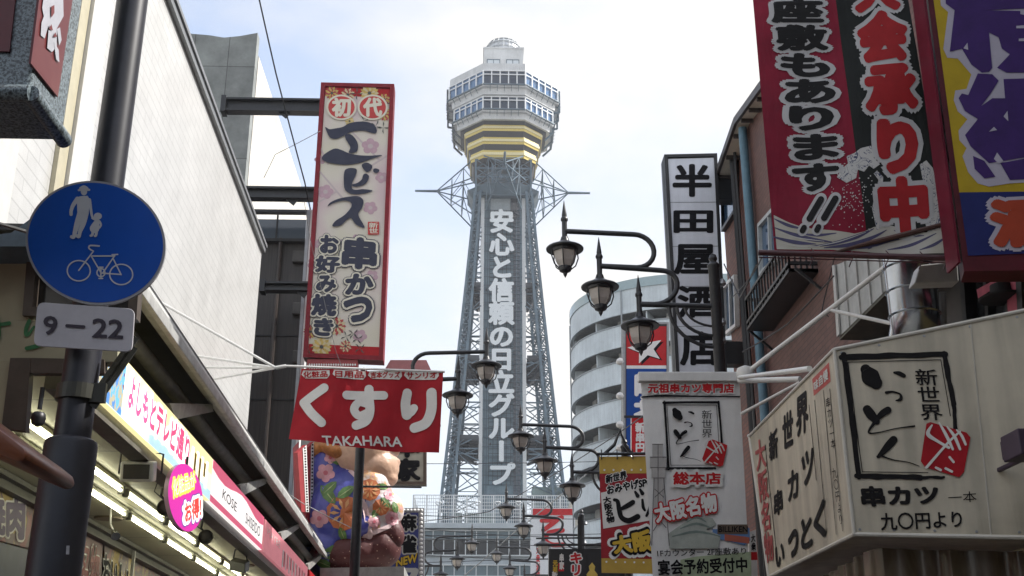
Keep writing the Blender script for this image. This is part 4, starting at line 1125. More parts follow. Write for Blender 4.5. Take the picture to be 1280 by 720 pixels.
# vinyl curtain under the box sign
mb = MB()
cu0, cu1 = d1 + Vector((.25, -.2, -.12)), b1 + Vector((.2, .25, -.06)); cu2 = b2 + Vector((.3, .25, -.06))
def cur(u, v):
    L1, L2 = (cu1 - cu0).length, (cu2 - cu1).length; s_ = u * (L1 + L2)
    p_ = cu0.lerp(cu1, s_ / L1) if s_ < L1 else cu1.lerp(cu2, (s_ - L1) / L2)
    d_ = (ns if s_ < L1 else nf)
    w_ = .05 * math.sin(s_ * 21 + 1.4 * math.sin(s_ * 7)) + .03 * math.sin(s_ * 43 + v * 3)
    return p_ + d_ * w_ * (.4 + v) - Z * (v * 2.0)
mb.grid(cur, 130, 8)
vc = mb.build('vinyl_curtain', ramp_mat('brown_vinyl', [(0.25, (0.07, 0.055, 0.04)), (0.5, (0.15, 0.12, 0.085)), (0.62, (0.10, 0.07, 0.05)), (0.8, (0.3, 0.26, 0.2))], 'NOISE', 3.0, .25, (1.5, 1.5, .4), False, 6, 1.0), base=cu1 - Z * 2, smooth=True); tag(vc, 'creased brown vinyl curtain hanging under the beige box sign', 'curtain')
mb = MB(); c_ = aty(1273, 557, 6.9); mb.cbox(c_ + Vector((.12, 0, 0)), .34, .25, .16); mb.cbox(c_ + Vector((.1, .14, 0)), .28, .04, .12); mb.bar(c_ + Vector((.2, .1, 0)), c_ + Vector((.2, .75, 0)), .03)
tag(mb.build('purple_box', M('dark_purple', (0.05, 0.03, 0.06), .5, var=.15), base=c_, bevel=.008), 'small dark purple box fixed before the beige sign at the edge', 'box')
mb = MB(); pn = front(13.4); slab(mb, pn, [(936, 665), (945, 662), (948, 740), (938, 740)], .05, 0); poly(mb, pn, [(936.5, 690), (946, 690), (947, 700), (937, 700)], 1, .003); text(mb, pn, '大衆', [(938, 668), (944, 667), (945, 688), (939, 689)], 2, bold=.03, h=.004, vertical=True)
tag(mb.build('paper_sign', [offwhite, redbright, ink], base=pn.px(942, 740), fix=False), 'narrow white paper sign between the white banner and box sign', 'sign')

# ------------------------------------------------------------------ big red and black fishing-flag banner
def flagfold(x, y): return .02 * math.sin((x - 940) * .042 + y * .011) * (.45 + y / 500) + .008 * math.sin(y * .045 + x * .02)
pg = Pl((3.2, 9, 0), (-.25, -1, .0), flagfold)
gb = thing('party_banner', 'large red and black banner with white edged lettering and printed waves', 'banner', pg.px(1070, 322))
qg = [(939, -25), (1131, -25), (1190, 321), (968, 312)]
def gfn(u, v):
    x, y = bil(qg, u, v)
    return pg.px(x, y)
gm_red, gm_blk = M('flag_red', (0.24, 0.012, 0.035), .55, var=.2, nscale=1.8), M('flag_black', (0.012, 0.015, 0.014), .65, var=.2, spec=.25)
k_ = []
mb = MB(); mb.grid(gfn, 30, 44)
for i in range(len(mb.f)):
    u = (i // 44 + .5) / 30; v = (i % 44 + .5) / 44
    split = .55
    mb.m[i] = 0 if u < split else 1
mb.build('cloth', [gm_red, gm_blk], gb, smooth=True)
GH = .006
mb = MB()
for ch, q in zip('座敷もあります', (((961, 1), (1028, -1), (1030, 29), (965, 31)), ((969, 33), (1033, 31), (1036, 62), (972, 65)), ((974, 67), (1036, 66), (1038, 95), (978, 97)), ((979, 99), (1043, 98), (1045, 128), (982, 131)), ((984, 133), (1041, 132), (1043, 162), (990, 164)), ((990, 168), (1048, 167), (1049, 198), (994, 200)), ((988, 205), (1048, 203), (1049, 238), (998, 240)))):
    text(mb, pg, ch, list(q), 0, bold=.155, h=GH); text(mb, pg, ch, list(q), 1, bold=.055, h=GH + .004)
for x in (0, 18):
    stroke(mb, pg, [(1026 + x, 249, 15), (1010 + x, 276, 15)], 0, GH, 4); stroke(mb, pg, [(1026 + x, 250, 8), (1012 + x, 274, 8)], 1, GH + .006, 4)
    stroke(mb, pg, [(1005 + x, 285, 13), (1003 + x, 289, 13)], 0, GH, 3); stroke(mb, pg, [(1005 + x, 285, 7), (1003 + x, 289, 7)], 1, GH + .006, 3)
mb.build('dark_lettering', [M('grey_halo', (0.46, .46, .47), .6, var=.08), M('flag_ink', (0.014, .014, .015), .7, var=.15, spec=.2)], gb, fix=False)
mb = MB()
for ch, q in zip('大会承り中', (((1066, -34), (1122, -36), (1125, 12), (1070, 16)), ((1070, 17), (1131, 13), (1136, 76), (1076, 81)), ((1078, 86), (1143, 80), (1148, 140), (1084, 146)), ((1094, 152), (1145, 148), (1148, 214), (1102, 218)), ((1096, 224), (1157, 220), (1162, 290), (1104, 294)))):
    text(mb, pg, ch, list(q), 0, bold=.16, h=GH); text(mb, pg, ch, list(q), 1, bold=.07, h=GH + .004)
mb.build('red_lettering', [M('grey_halo', (0, 0, 0)), M('flag_letter_red', (0.36, .018, .022), .55, var=.12)], gb, fix=False)
# generic foam and water print along the bottom
foam = ramp_mat('foam_print', [(0.0, (0.5, 0.5, 0.49)), (0.455, (0.04, 0.05, 0.12)), (0.475, (0.5, 0.5, 0.49)), (0.56, (0.04, 0.05, 0.12)), (0.585, (0.5, 0.5, 0.49))], 'NOISE', 9, .6, (1, 1, 1), True, 3, 1.2)
sea = ramp_mat('sea_print', [(0.35, (0.40, 0.38, 0.31)), (0.6, (0.48, 0.47, 0.43))], 'NOISE', 3, .6, (1, 1, 1), False, 3)
mb = MB()
def blob(pts, m, h): patch(mb, pg, pts, m, h)
blob([(967, 268), (985, 277), (1003, 284), (1018, 287), (1045, 290), (1068, 293), (1080, 290), (1092, 284), (1110, 280), (1135, 286), (1158, 290), (1178, 283), (1187, 318), (1120, 316), (1060, 314), (971, 311)], 1, .004)
ed = [(1046, 222), (1052, 212), (1060, 205), (1058, 196), (1068, 192), (1076, 186), (1088, 183), (1096, 190), (1092, 198), (1100, 206), (1092, 212), (1086, 208), (1080, 216), (1072, 213), (1070, 224), (1062, 219), (1058, 230), (1052, 226)]
blob(ed, 0, .005)
blob([(1150, 205), (1158, 200), (1166, 210), (1176, 250), (1180, 285), (1160, 290), (1152, 262), (1156, 240)], 0, .0045)
blob([(1090, 262), (1094, 240), (1098, 226), (1092, 218), (1096, 214), (1104, 222), (1102, 246), (1106, 280), (1096, 288)], 0, .0055)
for pts in ([(968, 284, 1), (990, 292, 4), (1015, 300, 5), (1040, 304, 1)], [(968, 296, 2), (995, 303, 5), (1020, 306, 1)], [(1010, 309, 1), (1040, 306, 4), (1070, 297, 5), (1092, 286, 1)], [(1030, 311, 1), (1062, 307, 5), (1090, 297, 4), (1108, 287, 1)], [(968, 273, 1), (985, 281, 4), (1005, 287, 1)], [(1060, 312, 1), (1090, 307, 4), (1122, 294, 1)], [(1000, 292, 1), (1022, 295, 3.5), (1045, 293, 1)], [(1118, 287, 1), (1135, 293, 4), (1155, 294, 1)], [(1110, 311, 1), (1140, 305, 4), (1170, 292, 1)], [(1085, 311, 1), (1112, 300, 3), (1130, 297, 1)], [(1150, 312, 1), (1168, 306, 4), (1184, 296, 1)]):
    stroke(mb, pg, pts, 2, .0052, 8)
for pts in ([(975, 290, .5), (1000, 298, 1.2), (1030, 303, .5)], [(1020, 309, .5), (1050, 303, 1.2), (1082, 291, .5)], [(975, 303, .5), (1000, 308, 1.2), (1025, 309, .5)], [(1090, 309, .5), (1120, 302, 1.2), (1150, 292, .5)]):
    stroke(mb, pg, pts, 3, .0066, 8)
mb.build('wave_print', [foam, sea, M('wave_indigo', (0.06, 0.055, 0.14), .6, var=.2), M('wave_white', (.5, .5, .48), .6, var=0)], gb, fix=False)
mb = MB()
for _ in range(150):
    x, y = random.gauss(1066, 16), random.gauss(248, 22)
    if y < 200 or y > 288 or x > 1095: continue
    disc(mb, pg, x, y, random.uniform(.4, 1.1), random.uniform(.4, 1.1), 0, .0065 + random.random() * .002, 6)
mb.build('spray_print', M('spray_white', (0.5, .5, .5), .6, var=0), gb, fix=False)
mb = MB(); f0 = [(1040, 318), (1090, 303), (1140, 290), (1184, 280)]
pts = [pg.px(x, y, .012) for x, y in f0]; mb.path(pts, [.012, .022, .024, .018], 8); mb.build('folded_edge', M('fold_brown', (0.09, .04, .03), .6, var=.2), gb, smooth=True)
mb = MB(); a, b = pg.px(948, 317, .03), pg.px(1193, 326, .03); mb.tube(a, b, .026, n=10); mb.tube(a + Z * -.045, b + Z * -.045, .006, n=5)
for u in (.28, .48, .66, .83, .95): c_ = a.lerp(b, u); mb.path([c_ + Z * .05, c_ + Vector((.02, -.03, 0)), c_ - Z * .05, c_ + Vector((-.02, .02, -.1))], .005, 5)
mb.build('bottom_rod', M('rod_maroon', (0.07, 0.02, 0.025), .4, var=.2), gb, smooth=True)

# ------------------------------------------------------------------ purple lettered box sign
pp = Pl((3.8, 8.4, 0), (-.3, -1, 0))
pu = thing('purple_letter_sign', 'dark red framed box sign with huge purple lettering on yellow and blue', 'sign', pp.px(1240, 340))
qp = [(1156, -30), (1420, -30), (1420, 336), (1205, 339)]
maroon = M('maroon_metal', (0.085, 0.008, 0.015), .4, var=.2)
mb = MB(); slab(mb, pp, qp, .26, 0); mb.build('cabinet', maroon, pu)
mb = MB(); c_ = [pp.px(1156, -30), pp.px(1203.5, 328)]; mb.prism([c_[0] - Vector((.015, 0, 0)), c_[1] - Vector((.015, 0, 0)), c_[1] + Vector((-.015, .24, 0)), c_[0] + Vector((-.015, .24, 0))], (-.02, 0, 0)); mb.build('side_panel', M('side_pink_red', (0.17, 0.018, 0.038), .4, var=.3, nscale=1.2), pu)
mb = MB(); poly(mb, pp, [(1163, -28), (1420, -28), (1420, 238), (1199, 241)], 0, .008); poly(mb, pp, [(1199, 241), (1420, 238), (1420, 312), (1210, 320)], 1, .008)
mb.build('face_panel', [M('sign_yellow', (0.42, 0.30, 0.012), .45, var=.1), M('sign_blue', (0.012, 0.018, 0.12), .45, var=.1)], pu, fix=False)
mb = MB()
ppl = M('letter_purple', (0.045, 0.016, 0.13), .45, var=.15)
halo = M('lilac_halo', (0.40, 0.38, 0.46), .5, var=.05)
hpts = [(1173, -20), (1176, 8), (1185, 16), (1179, 62), (1184, 73), (1197, 74), (1214, 94), (1208, 112), (1194, 114), (1192, 126), (1197, 140), (1209, 150), (1198, 164), (1199, 176), (1208, 186), (1203, 196), (1210, 216), (1222, 230), (1236, 234), (1262, 230), (1330, 226), (1330, -20)]
poly(mb, pp, hpts, 0, .012)
for q in ([(1180, -20), (1182, 6), (1193, 14), (1187, 66), (1202, 62), (1214, 82), (1227, 92), (1236, 91), (1240, 86), (1236, 42), (1248, 48), (1252, 62), (1262, 69), (1246, 86), (1258, 92), (1330, 92), (1330, 30), (1275, 19), (1275, 15), (1232, 14), (1330, 10), (1330, -20)],
          [(1222, 93), (1240, 94), (1248, 102), (1238, 118), (1226, 134), (1240, 124), (1256, 124), (1254, 100), (1330, 98), (1330, 190), (1236, 205), (1213, 184), (1206, 170), (1222, 150), (1206, 140), (1198, 124), (1202, 118), (1210, 120)],
          [(1216, 196), (1230, 202), (1244, 222), (1230, 224), (1218, 212)], [(1250, 205), (1330, 190), (1330, 222), (1262, 226)]):
    poly(mb, pp, q, 1, .017)
for q in ([(1204, 62), (1209, 55), (1210, 64)], [(1254, 147), (1259, 140), (1260, 153)], [(1236, 166), (1242, 160), (1246, 164)], [(1242, 200), (1246, 192), (1254, 203), (1248, 206)], [(1270, 34), (1282, 33), (1282, 37), (1270, 37)], [(1273, 50), (1290, 49), (1290, 53), (1273, 53)]):
    poly(mb, pp, q, 0, .021)
mb.build('purple_lettering', [halo, ppl], pu, fix=False)
mb = MB(); q_ = [(1236, 252), (1318, 248), (1320, 308), (1242, 310)]
text(mb, pp, '酒', q_, 0, bold=.15, h=.012); text(mb, pp, '酒', q_, 1, bold=.07, h=.02); mb.build('red_lettering', [halo, M('brick_red_letter', (0.36, .05, .02), .5, var=.1)], pu, fix=False)

# ------------------------------------------------------------------ street lamps
def lantern(mb_m, mb_g, c):
    c = Vector(c)
    mb_m.lathe(c, [(.295, -.02), (.30, 0), (.28, .02), (.16, .075), (.075, .13), (.055, .2)], 24)
    mb_m.tube(c + Z * .15, c + Z * .50, .043, n=10)
    mb_m.lathe(c + Z * .48, [(.055, 0), (.06, .03), (.05, .06), (.04, .07), (.042, .10), (.028, .2), (.004, .36)], 10)
    mb_m.lathe(c - Z * .05, [(.2, -.01), (.21, .03)], 16)
    for j in range(6):
        a = 2 * PI * j / 6 + .3; d = Vector((math.cos(a), math.sin(a), 0))
        mb_m.path([c + d * .215 - Z * .04, c + d * .225 - Z * .14, c + d * .18 - Z * .27, c + d * .10 - Z * .34], .011, 5)
    mb_m.lathe(c - Z * .33, [(.105, 0.02), (.11, 0), (.09, -.05), (.035, -.08), (.03, -.11), (.004, -.16)], 14)
    mb_g.lathe(c, [(.185, -.03), (.188, -.1), (.16, -.22), (.095, -.32)], 6, rot=.3, capped=True)
lampglass = M('lamp_glass', (0.50, 0.46, 0.42), .3, var=.12, nscale=9)
pL = front(17)
base = Vector((pL.px(895, 383).x, 17, 0))
def build_lamp(label):
    lt = thing('street_lamp', label, 'street lamp', base, 'triple lantern street lamps along the street')
    Q = lambda x, y: pL.px(x, y)
    mb = MB(); zt_ = Q(895, 336).z
    mb.lathe(base, [(.16, 0), (.16, .9), (.11, 1.0), (.098, 1.1), (.085, zt_), (.1, zt_ + .02), (.1, zt_ + .06), (.05, zt_ + .12), (.07, zt_ + .17), (.05, zt_ + .23), (.005, zt_ + .25)], 16); mb.build('post', dkmetal, lt, smooth=True)
    cs = [(706, 311), (750, 358.5), (800, 407)]
    for i, (x, y) in enumerate(cs):
        mm, mg = MB(), MB(); c_ = Q(x, y); lantern(mm, mg, c_)
        ln = mm.build('lantern', dkmetal, lt, smooth=True); mg.build('lantern_glass', lampglass, ln)
    ar = .042
    def U(p0, p1, p2, p3):
        a, b, c_, d = Q(*p0), Q(*p1), Q(*p2), Q(*p3)
        mid = (b + c_) / 2; r_ = (b - c_).length / 2; dirn = (b - c_).normalized(); outv = Vector((1, 0, 0))
        pts = [a] + [mid + dirn * r_ * math.cos(t) + outv * r_ * 1.05 * math.sin(t) for t in [PI * k / 12 for k in range(13)]] + [d]
        mb = MB(); mb.path(pts, ar, 10); mb.build('arm', dkmetal, lt, smooth=True)
    U((706, 289), (792, 293), (796, 334.5), (750, 332.5))
    U((750, 332.5), (826, 338), (818, 380.5), (800, 380))
    mb = MB(); mb.tube(Q(800, 380.5), Q(895, 383), ar, n=10); mb.build('arm', dkmetal, lt, smooth=True)
    for x0_, y1_, r_ in ((836, 434, .03), (846, 420, .028), (856, 408, .02)):
        a, b = Q(x0_, 384), Q(895, y1_); mb = MB()
        mb.path([Vector((b.x - (b.x - a.x) * math.cos(t), 17, a.z - (a.z - b.z) * math.sin(t))) for t in [PI / 2 * k / 8 for k in range(9)]], r_, 8); mb.build('bracket', dkmetal, lt, smooth=True)
    mb = MB()
    for y in (353, 402, 425): c_ = Q(903, y); mb.lathe(c_ - Z * .06, [(.03, 0), (.06, .03), (.05, .08), (.02, .12)], 8); mb.tube(Vector((base.x, 17, c_.z)), c_, .02, n=6)
    mb.build('insulator', steel, lt, smooth=True)
    return lt
lamp0 = build_lamp('grey triple lantern street lamp crossing in front of the tall white vertical sign')
c0 = pL.px(706, 311)
def copy_tree(o, parent=None):
    c = o.copy(); COL.objects.link(c); c.parent = parent
    for ch in list(o.children): copy_tree(ch, c)
    return c
for Y, px, py, flip, lab in ((25.8, 651, 545, 0, 'triple lantern street lamp whose lanterns hang in front of the tower shaft foot'),
                             (36.5, 633, 634, 0, 'triple lantern street lamp in front of the red and white billboard'),
                             (49.0, 621, 692, 0, 'small distant triple lantern street lamp before the middle of the tower base building'),
                             (21.5, 608, 457, 1, 'triple lantern street lamp whose post stands behind the red pharmacy flag'),
                             (44.0, 590, 679, 1, 'distant triple lantern street lamp with arms curving out beside the blue mahjong sign')):
    o = copy_tree(lamp0); o['label'] = lab
    w = front(Y).px(px, py)
    dx, dz = c0.x - base.x, c0.z
    tilt = random.uniform(-.03, .03)
    if flip: o.rotation_euler.z = PI + tilt; o.location = (w.x + dx, Y, 0)
    else: o.rotation_euler.z = tilt; o.location = (w.x - dx, Y, 0)
    if not flip or True:
        o.scale.z = w.z / dz

# ================================================================== LEFT SIDE, far to near
# ------------------------------------------------------------------ concrete building
pc = front(31)
cc = pc.px(322, 52)
conc = brick_mat('concrete_panels', (0.32, 0.345, 0.335), (0.27, 0.29, 0.285), (0.13, 0.135, 0.135), 1.05, 1.55, .012, 'XZ', .8, 0, .45)
lit = M('sunlit_side_wall', (0.62, 0.60, 0.55), .7, var=.16, nscale=.7, streak=.6)  # sunlight on this side is put into its paler, warmer colour
cb = thing('concrete_building', 'weathered grey concrete panelled building with sunlit coloured side wall behind the white tiled one', 'building', (cc.x - 4, 34, 0))
# top edge with a shallow scoop
prof = [(200, 36), (226, 41), (262, 44), (280, 47), (300, 45), (322, 41)]
mb = MB(); t_ = [pc.px(x, y) for x, y in prof]
mb.prism([Vector((t_[0].x, 31, 0)), *t_, Vector((cc.x, 31, 0))][::-1], (0, .35, 0)); mb.build('front_wall', conc, cb)
mb = MB(); mb.box((t_[0].x, 31.36, 0), (cc.x - t_[0].x, 0, 0), (0, 17, 0), (0, 0, cc.z - .3)); mb.build('side_wall', lit, cb)
# ------------------------------------------------------------------ dark clad building
pdk = front(26.6)
db = thing('dark_clad_building', 'narrow building with dark brown cladding beside the tall shop sign', 'building', pdk.px(345, 560))
a, b = pdk.px(240, 300), pdk.px(384, 270)
mb = MB(); mb.box((a.x, 26.6, 0), (b.x - a.x, 0, 0), (0, 4.2, 0), (0, 0, b.z - .1)); mb.build('wall', ramp_mat('dark_cladding', [(0.3, (0.02, 0.017, 0.016)), (0.7, (0.05, 0.042, 0.038))], 'NOISE', 2.2, .45, (14, 1, .3), False, 4), db)
mb = MB(); c_ = pdk.px(240, 303); mb.box((a.x, 26.5, c_.z), (b.x - a.x, 0, 0), (0, .09, 0), (0, 0, b.z - c_.z - .15)); mb.build('window', M('grey_glass', (0.09, 0.11, 0.13), .1, var=0, spec=.8), db)
mb = MB()
for y in (268, 304): mb = MB(); c_ = pdk.px(300, y); mb.box((a.x, 26.42, c_.z), (b.x - a.x + .05, 0, 0), (0, .18, 0), (0, 0, .07)); mb.build('trim_strip', blackm, db)
for x in (310, 345): mb = MB(); c_ = pdk.px(x, 300); mb.box((c_.x, 26.48, pdk.px(300, 303).z), (.04, 0, 0), (0, .05, 0), (0, 0, .7)); mb.build('mullion', blackm, db)
for y in (420, 500): mb = MB(); c_ = pdk.px(300, y); mb.box((a.x, 26.57, c_.z), (b.x - a.x, 0, 0), (0, .05, 0), (0, 0, .03)); mb.build('trim_strip', blackm, db)
mb = MB(); c_ = pdk.px(352, 300); mb.tube(Vector((c_.x, 26.5, c_.z)), Vector((c_.x, 26.5, 0)), .05, n=8); mb.build('downpipe', M('pipe_brown', (.045, .035, .03), .4, var=.2), db, smooth=True)
for y in (330, 395, 455): mb = MB(); c_ = pdk.px(366, y); mb.box((c_.x, 26.45, c_.z), (.3, 0, 0), (0, .14, 0), (0, 0, .3)); mb.build('vent_cap', M('vent_dark', (.07, .065, .06), .4, .3, var=.15), db, bevel=.02)
mb = MB(); pe_ = front(25.9)
for (x0, x1, m_) in ((384, 388, 0), (388.5, 393, 1)):
    a, b = pe_.px(x0, 262), pe_.px(x1, 262)
    mb.box((a.x, 25.9, 0), (b.x - a.x, 0, 0), (0, .2, 0), (0, 0, a.z), m_)
mb.build('edge_strip', [M('pale_blue_strip', (0.45, 0.50, 0.53), .5, var=.1), white], db)
# ------------------------------------------------------------------ white tiled building
pwl = left(4.0)
wb = thing('white_tiled_building', 'tall white tiled building with a dark metal roof edge', 'building', pwl.px(300, 560) - Z * 5)
f_t, f_b = pwl.px(327, 315), pwl.px(312, 560)
ztw = f_t.z
tfar = (f_t - lp(4.0, 0, f_t.z)).dot(DL)
tile = brick_mat('white_tile', (0.57, 0.57, 0.555), (0.55, 0.55, 0.535), (0.43, 0.43, 0.42), 0.6, 0.15, 0.008, 'YZ', .3, .5, .2, .15)
mb = MB(); mb.box(lp(4.0, 3.0, 4.95), -NL * 7, DL * (tfar - 3.0), Z * (ztw - 4.95)); mb.build('wall', tile, wb)
mb = MB(); mb.box(lp(3.93, 3.0, ztw), -NL * 7.1, DL * (tfar - 2.95), Z * .12); mb.box(lp(3.9, 3.0, ztw + .12), -NL * .3, DL * (tfar - 2.92), Z * .07); mb.build('coping', M('coping_grey', (0.25, 0.26, 0.27), .4, .4, var=.1), wb)
def tof(px, py, a=4.0): return (left(a).px(px, py) - lp(a, 0, 0)).dot(DL)
cream = M('cream_strip', (0.50, 0.46, 0.33), .45, var=.08)
smooth_w = M('smooth_white_panel', (0.62, 0.61, 0.58), .4, var=.06)
for x0, x1, m_, hh in ((97, 108, cream, .05), (108.5, 130, smooth_w, .09), (20, 48, smooth_w, .05)):
    t0, t1 = tof(x0, 0), tof(x1, 0)
    mb = MB(); mb.box(lp(4.0 - hh, t0, 4.95), -NL * (hh - .003), DL * (t1 - t0), Z * (ztw - 4.97)); mb.build('pilaster', m_, wb)
mb = MB()
for x0 in (131.5, 9): t0 = tof(x0, 0); mb.box(lp(3.96, t0, 4.95), -NL * .037, DL * .06, Z * (ztw - 4.97))
mb.build('dark_joint', M('joint_dark', (0.1, .09, .08), .5, var=0), wb)
t0, t1 = tof(180, 380), tof(262, 540)
mb = MB(); p0, p1 = pwl.px(222, 425, .02), pwl.px(268, 522, .02); mb.bar(p0, p1, .05, .03); mb.build('cable_cover', lgrey, wb)

# ------------------------------------------------------------------ tall cream sign
pe2 = front(25)
es = thing('tall_cream_sign', 'tall cream vertical sign with dark red frame, brush lettering and flowers', 'sign', pe2.px(430, 452))
qe = [(401.5, 104), (493, 106), (479, 451), (379, 447)]
maroon2 = M('frame_maroon', (0.24, 0.025, 0.035), .4, var=.15)
mb = MB(); slab(mb, pe2, qe, .38, 0); mb.build('cabinet', maroon2, es)
mb = MB(); rim(mb, pe2, qe, .10, .3, .045); mb.build('frame', maroon2, es)
qin = [(407, 110), (488, 112), (474, 445), (385, 441)]
mb = MB(); poly(mb, pe2, qin, 0, .008); poly(mb, pe2, [(407, 110), (488, 112), (487.5, 122), (406.5, 120)], 1, .010); poly(mb, pe2, [(386, 430), (474.6, 434), (474, 445), (385, 441)], 1, .010)
mb.build('face_panel', [ramp_mat('cream_print', [(0.3, (0.60, 0.57, 0.42)), (0.5, (0.63, 0.58, 0.50)), (0.68, (0.58, 0.44, 0.46))], 'NOISE', .9, .5, (1, 1, .6), False, 2), red], es, fix=False)
mb = MB()
fl = [M('blossom_pink', (0.50, 0.33, 0.38), .55, var=.1), M('mum_gold', (0.60, 0.42, 0.10), .5, var=.2), M('mum_red', (0.42, 0.05, 0.05), .5, var=.2), M('mum_cream', (0.62, 0.52, 0.30), .5, var=.1), M('leaf_ink', (0.06, 0.07, 0.06), .5, var=.1), M('branch_pink', (0.5, 0.42, 0.42), .55, var=0)]
for x, y, r in ((463, 183, 11), (407, 240, 10), (463, 260, 9), (477, 222, 8), (400, 200, 7), (393, 330, 9), (447, 300, 8), (450, 420, 9), (398, 305, 6), (465, 345, 8)): flower(mb, pe2, x, y, r, 0, 5, .012, 5, .9, r)
for a_, b_ in (((400, 215), (430, 250)), ((395, 255), (420, 240)), ((440, 165), (474, 200)), ((398, 180), (410, 205)), ((425, 300), (470, 330)), ((460, 210), (484, 195))): stroke(mb, pe2, [(*a_, 2), (*b_, 2.4)], 5, .0105, 3)
def mum(x, y, r, m, c, h=.018):
    for ringk, (rr, nn) in enumerate(((1.0, 16), (.66, 12))):
        for k in range(nn):
            a = 2 * PI * k / nn + ringk * .2; ca, sa = math.cos(a), math.sin(a); R_ = r * rr; w = R_ * .2
            poly(mb, pe2, [(x + ca * R_ * .2, y + sa * R_ * .2), (x + ca * R_ * .7 - sa * w, y + sa * R_ * .7 + ca * w), (x + ca * R_, y + sa * R_), (x + ca * R_ * .7 + sa * w, y + sa * R_ * .7 - ca * w)], (m, c)[(k + ringk) % 2], h + ringk * .004 + k * .0002)
    disc(mb, pe2, x, y, r * .18, r * .18, 4, h + .009, 10)
for x, y, r, m, c in ((462, 117, 12, 3, 1), (435, 119, 9, 2, 3), (415, 117, 9, 2, 1), (481, 143, 9, 1, 2), (402, 434, 13, 1, 3), (421, 408, 12, 2, 3), (388, 415, 9, 2, 1), (432, 433, 8, 2, 3), (437, 152, 6, 1, 3), (480, 125, 8, 2, 1)): mum(x, y, r, m, c)
for x, y in ((446, 118), (482, 130), (470, 158), (442, 418), (447, 424), (433, 421), (479, 160), (386, 436), (450, 436), (455, 152)):
    for k in range(4): a = k * 1.6 + x; poly(mb, pe2, [(x, y), (x + 5 * math.cos(a) - 1.5 * math.sin(a), y + 5 * math.sin(a) + 1.5 * math.cos(a)), (x + 8 * math.cos(a), y + 8 * math.sin(a))], 4, .03 + k * .0003)
mb.build('flower_print', fl, es, fix=False)
mb = MB(); h_ = .04
for cx_, ch in ((427, '初'), (466, '代')):
    mb = MB(); disc(mb, pe2, cx_, 135, 19, 16, 1, h_ - .006); disc(mb, pe2, cx_, 135, 16.5, 13.8, 0, h_ - .004)
    text(mb, pe2, ch, (cx_ - 12, 123, cx_ + 12, 147), 1, bold=.05, h=h_); mb.build('red_seal', [M('round_seal_red', (0.5, .035, .03), .5, var=.08), M('seal_cream', (0.68, 0.64, 0.52), .5, var=.05)], es, fix=False)
mb = MB(); poly(mb, pe2, corners((460, 278, 474, 294)), 0, h_); text(mb, pe2, '新世', [(461, 279), (473, 279), (473, 293), (461, 293)], 1, bold=.02, h=h_ + .004, vertical=True)
mb.build('name_seal', [MATS['round_seal_red'], MATS['seal_cream']], es, fix=False)
mb = MB(); K = 115 / 448.0
def shape(pl, pts, m, h, off, k, seg=5):
    n = len(pts); out = []
    for i in range(n):
        p0, p1, p2, p3 = pts[i - 1], pts[i], pts[(i + 1) % n], pts[(i + 2) % n]
        for j in range(seg):
            t = j / seg
            out.append(tuple(off[c] + k * 0.5 * (2 * p1[c] + (p2[c] - p0[c]) * t + (2 * p0[c] - 5 * p1[c] + 4 * p2[c] - p3[c]) * t * t + (3 * p1[c] - p0[c] - 3 * p2[c] + p3[c]) * t ** 3) for c in (0, 1)))
    poly(mb, pl, out, m, h)
for i, pts in enumerate(([(85, 233), (105, 243), (130, 240), (170, 232), (200, 215), (240, 207), (290, 208), (325, 225), (336, 250), (328, 264), (300, 258), (270, 250), (215, 255), (175, 275), (140, 290), (110, 285), (95, 262)],
    [(185, 268), (215, 272), (242, 310), (238, 352), (200, 358), (206, 330), (183, 288)],
    [(68, 385), (85, 362), (130, 338), (165, 345), (200, 360), (250, 370), (300, 372), (362, 370), (310, 388), (250, 408), (190, 416), (130, 412), (85, 400)],
    [(178, 450), (190, 436), (215, 432), (238, 440), (232, 470), (218, 500), (214, 528), (230, 538), (270, 535), (315, 542), (290, 553), (240, 560), (205, 556), (180, 535), (175, 490)],
    [(215, 513), (240, 505), (262, 488), (270, 465), (285, 460), (298, 475), (285, 505), (255, 520), (225, 523)],
    [(262, 420), (285, 406), (312, 420), (308, 440), (285, 452)], [(318, 440), (330, 434), (348, 442), (340, 456), (322, 454)],
    [(98, 618), (110, 600), (150, 582), (200, 572), (245, 570), (270, 590), (265, 625), (246, 660), (277, 722), (235, 708), (205, 675), (160, 712), (120, 715), (135, 690), (180, 660), (212, 620), (205, 597), (170, 592), (125, 604)])):
    shape(pe2, pts, 0, h_ + i * .001, (385, 100), K)
for ch, q in zip('串かつ', (((430, 296), (472, 300), (470, 338), (427, 336)), ((433, 343), (468, 343), (466, 369), (431, 369)), ((430, 372), (466, 372), (464, 404), (429, 403)))):
    text(mb, pe2, ch, list(q), 0, bold=.15, h=h_ - .006); text(mb, pe2, ch, list(q), 1, bold=.12, h=h_); text(mb, pe2, ch, list(q), 0, bold=.06, h=h_ + .006)
for ch, q in zip('お好み焼き', (((401, 294), (424, 296), (423, 318), (400, 317)), ((395, 320), (426, 321), (424, 342), (394, 341)), ((396, 345), (421, 345), (420, 366), (395, 366)), ((390, 368), (422, 369), (420, 396), (389, 395)), ((393, 398), (418, 399), (416, 421), (392, 420)))):
    text(mb, pe2, ch, list(q), 0, bold=.16, h=h_ - .006); text(mb, pe2, ch, list(q), 1, bold=.13, h=h_); text(mb, pe2, ch, list(q), 0, bold=.06, h=h_ + .006)
mb.build('lettering', [navy, M('seal_cream', (1, 1, 1))], es, fix=False)
